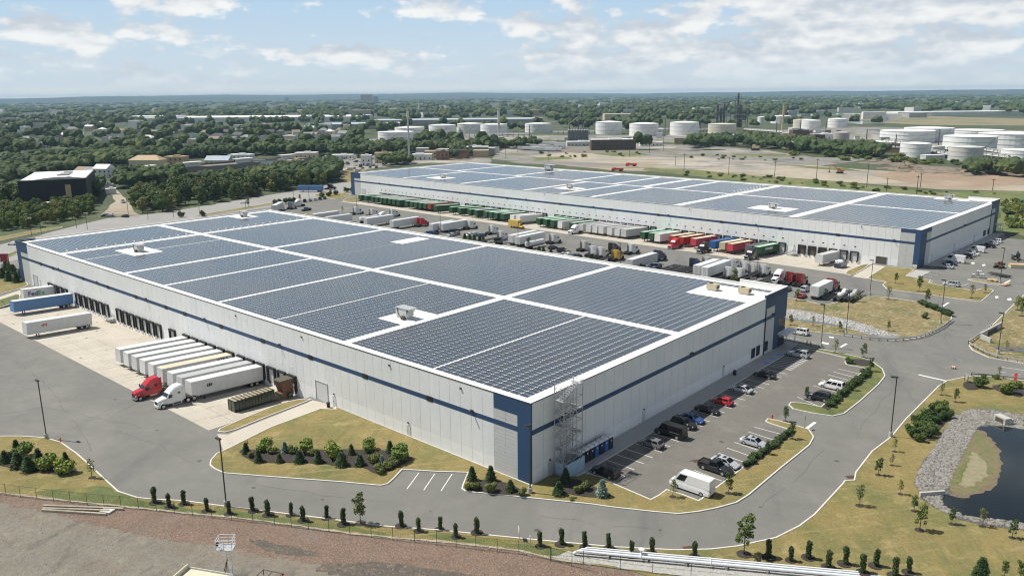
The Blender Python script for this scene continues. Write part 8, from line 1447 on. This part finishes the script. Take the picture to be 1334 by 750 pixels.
# ------------------------------------------------------------------ air, light, camera
HAZE = 6.2e-5
m = bpy.data.materials.new('haze'); m.use_nodes = True; nt = m.node_tree; nt.nodes.clear()
out = nt.nodes.new('ShaderNodeOutputMaterial'); v = nt.nodes.new('ShaderNodeVolumePrincipled')
v.inputs['Color'].default_value = (.52, .77, 1.0, 1); v.inputs['Density'].default_value = HAZE; v.inputs['Anisotropy'].default_value = 0.0
nt.links.new(v.outputs[0], out.inputs['Volume'])
hz = MB(); hz.box(-16500, 20000, -20000, 16500, -3.5, 135); me = bpy.data.meshes.new('haze'); me.from_pydata(hz.v, [], hz.f); me.materials.append(m); obj('haze', me, kind='stuff')
SUNV = Vector((.57, .29, 1.0)).normalized()
elev = math.asin(SUNV.z)
sd = bpy.data.lights.new('sun', 'SUN'); sd.energy = 5.0; sd.angle = radians(.53); sd.color = (1, .955, .88)
so = bpy.data.objects.new('sun', sd); col.objects.link(so); so.rotation_euler = (-SUNV).to_track_quat('-Z', 'Y').to_euler()
w = bpy.data.worlds.new('World'); scene.world = w; w.use_nodes = True; nt = w.node_tree; N = nt.nodes; L = nt.links
bg = N['Background']; sky = N.new('ShaderNodeTexSky'); sky.sky_type = 'NISHITA'; sky.sun_disc = False; sky.sun_elevation = elev; sky.sun_rotation = atan2(SUNV.x, SUNV.y)
sky.altitude = 60; sky.air_density = 1.0; sky.dust_density = .4; sky.ozone_density = 1.5
tc = N.new('ShaderNodeTexCoord'); sep = N.new('ShaderNodeSeparateXYZ'); L.new(tc.outputs['Generated'], sep.inputs[0])
def mth(op, a, b=None, c=None, clamp=False):
    n = N.new('ShaderNodeMath'); n.operation = op; n.use_clamp = clamp
    for i, x in enumerate((a, b, c)):
        if x is None: continue
        if isinstance(x, (int, float)): n.inputs[i].default_value = x
        else: L.new(x, n.inputs[i])
    return n.outputs[0]
def cloudnoise(scale, zs, off, detail=9, rough=.58):
    mp = N.new('ShaderNodeMapping'); mp.inputs['Scale'].default_value = (scale, scale, scale * zs); mp.inputs['Location'].default_value = off
    L.new(tc.outputs['Generated'], mp.inputs['Vector']); n = N.new('ShaderNodeTexNoise'); n.inputs['Scale'].default_value = 1; n.inputs['Detail'].default_value = detail; n.inputs['Roughness'].default_value = rough
    L.new(mp.outputs[0], n.inputs['Vector']); return n.outputs['Fac']
def mr(x, a, b, lo=0, hi=1, sm=True):
    n = N.new('ShaderNodeMapRange'); n.interpolation_type = 'SMOOTHSTEP' if sm else 'LINEAR'; L.new(x, n.inputs['Value'])
    for k, q in (('From Min', a), ('From Max', b), ('To Min', lo), ('To Max', hi)): n.inputs[k].default_value = q
    return n.outputs[0]
zc = sep.outputs['Z']
STR = .05
def mixc(f, a, b):
    n = N.new('ShaderNodeMix'); n.data_type = 'RGBA'
    L.new(f, n.inputs['Factor']) if not isinstance(f, (int, float)) else setattr(n.inputs['Factor'], 'default_value', f)
    for q, k in ((a, 'A'), (b, 'B')):
        if isinstance(q, tuple): n.inputs[k].default_value = (*[x / STR for x in q], 1)
        else: L.new(q, n.inputs[k])
    return n.outputs['Result']
low = mixc(mr(zc, -.002, .017, 0, 1), (1.0, .96, .88), mixc(mr(zc, .0, .115, 0, 1, False), (.66, .735, .775), (.44, .62, .80)))
base = mixc(mr(zc, .15, .46, .95, 0), sky.outputs[0], low)
OFF = (1.2, 8.9, .55)
n1 = cloudnoise(9, 3.0, OFF, 6, .5); n1b = cloudnoise(9, 3.0, (OFF[0], OFF[1], OFF[2] - .2), 6, .5); big_ = cloudnoise(2.4, 3.4, (7.3, 2.2, 1.0), 3, .5); n2 = cloudnoise(30, 2.4, (1.3, 5.7, 2.4), 8, .55)
n3 = cloudnoise(34, 1.7, (2.2, 4.1, .7), 6, .55); puff = mth('SUBTRACT', n3, .5)
side = N.new('ShaderNodeVectorMath'); side.operation = 'DOT_PRODUCT'; L.new(tc.outputs['Generated'], side.inputs[0]); side.inputs[1].default_value = (-.748, -.664, 0)
cov = mth('ADD', mth('ADD', mth('ADD', n1, mth('MULTIPLY', puff, .45)), mth('MULTIPLY', mth('SUBTRACT', big_, .5), .5)), mth('MULTIPLY', side.outputs['Value'], .06))
fac0 = mth('MAXIMUM', mr(cov, .435, .55), mth('MULTIPLY', mr(n2, .50, .62), mr(zc, .085, .03, 0, .6)))
fac = mth('MULTIPLY', fac0, mth('MULTIPLY', mr(zc, .004, .05, .25, .95), mr(zc, .16, .45, 1, .25)))
lit = mr(mth('ADD', mth('SUBTRACT', n1, n1b), mth('MULTIPLY', puff, .35)), -.12, .14, 0, 1)
cl = mixc(lit, (.53, .585, .65), (.88, .885, .87))
L.new(mixc(fac, base, cl), bg.inputs['Color']); bg.inputs['Strength'].default_value = STR
cd = bpy.data.cameras.new('camera'); co = bpy.data.objects.new('camera', cd); col.objects.link(co); scene.camera = co
cd.sensor_width = 36; cd.sensor_fit = 'HORIZONTAL'; cd.lens = 1046.90967 / 1334 * 36; cd.clip_start = 1; cd.clip_end = 60000
psi, p_, r_ = -0.845416105, 0.236144471, 0.00959934937
fw = Vector((cos(p_) * cos(psi), cos(p_) * sin(psi), -sin(p_))); rt = fw.cross(Vector((0, 0, 1))).normalized(); up = rt.cross(fw)
R = cos(r_) * rt - sin(r_) * up; U = sin(r_) * rt + cos(r_) * up
co.matrix_world = Matrix(((R.x, U.x, -fw.x, CAMP[0]), (R.y, U.y, -fw.y, CAMP[1]), (R.z, U.z, -fw.z, CAMP[2]), (0, 0, 0, 1)))
scene.view_settings.view_transform = 'Standard'; scene.view_settings.look = 'None'; scene.view_settings.exposure = .12; scene.view_settings.gamma = 1
scene.render.engine = 'CYCLES'; cy = scene.cycles
cy.use_denoising = True; cy.max_bounces = 6; cy.diffuse_bounces = 2; cy.glossy_bounces = 2; cy.transmission_bounces = 2; cy.volume_bounces = 0; cy.transparent_max_bounces = 4; cy.caustics_reflective = False; cy.caustics_refractive = False
cy.filter_width = 1.15; cy.use_adaptive_sampling = True; cy.adaptive_threshold = .02
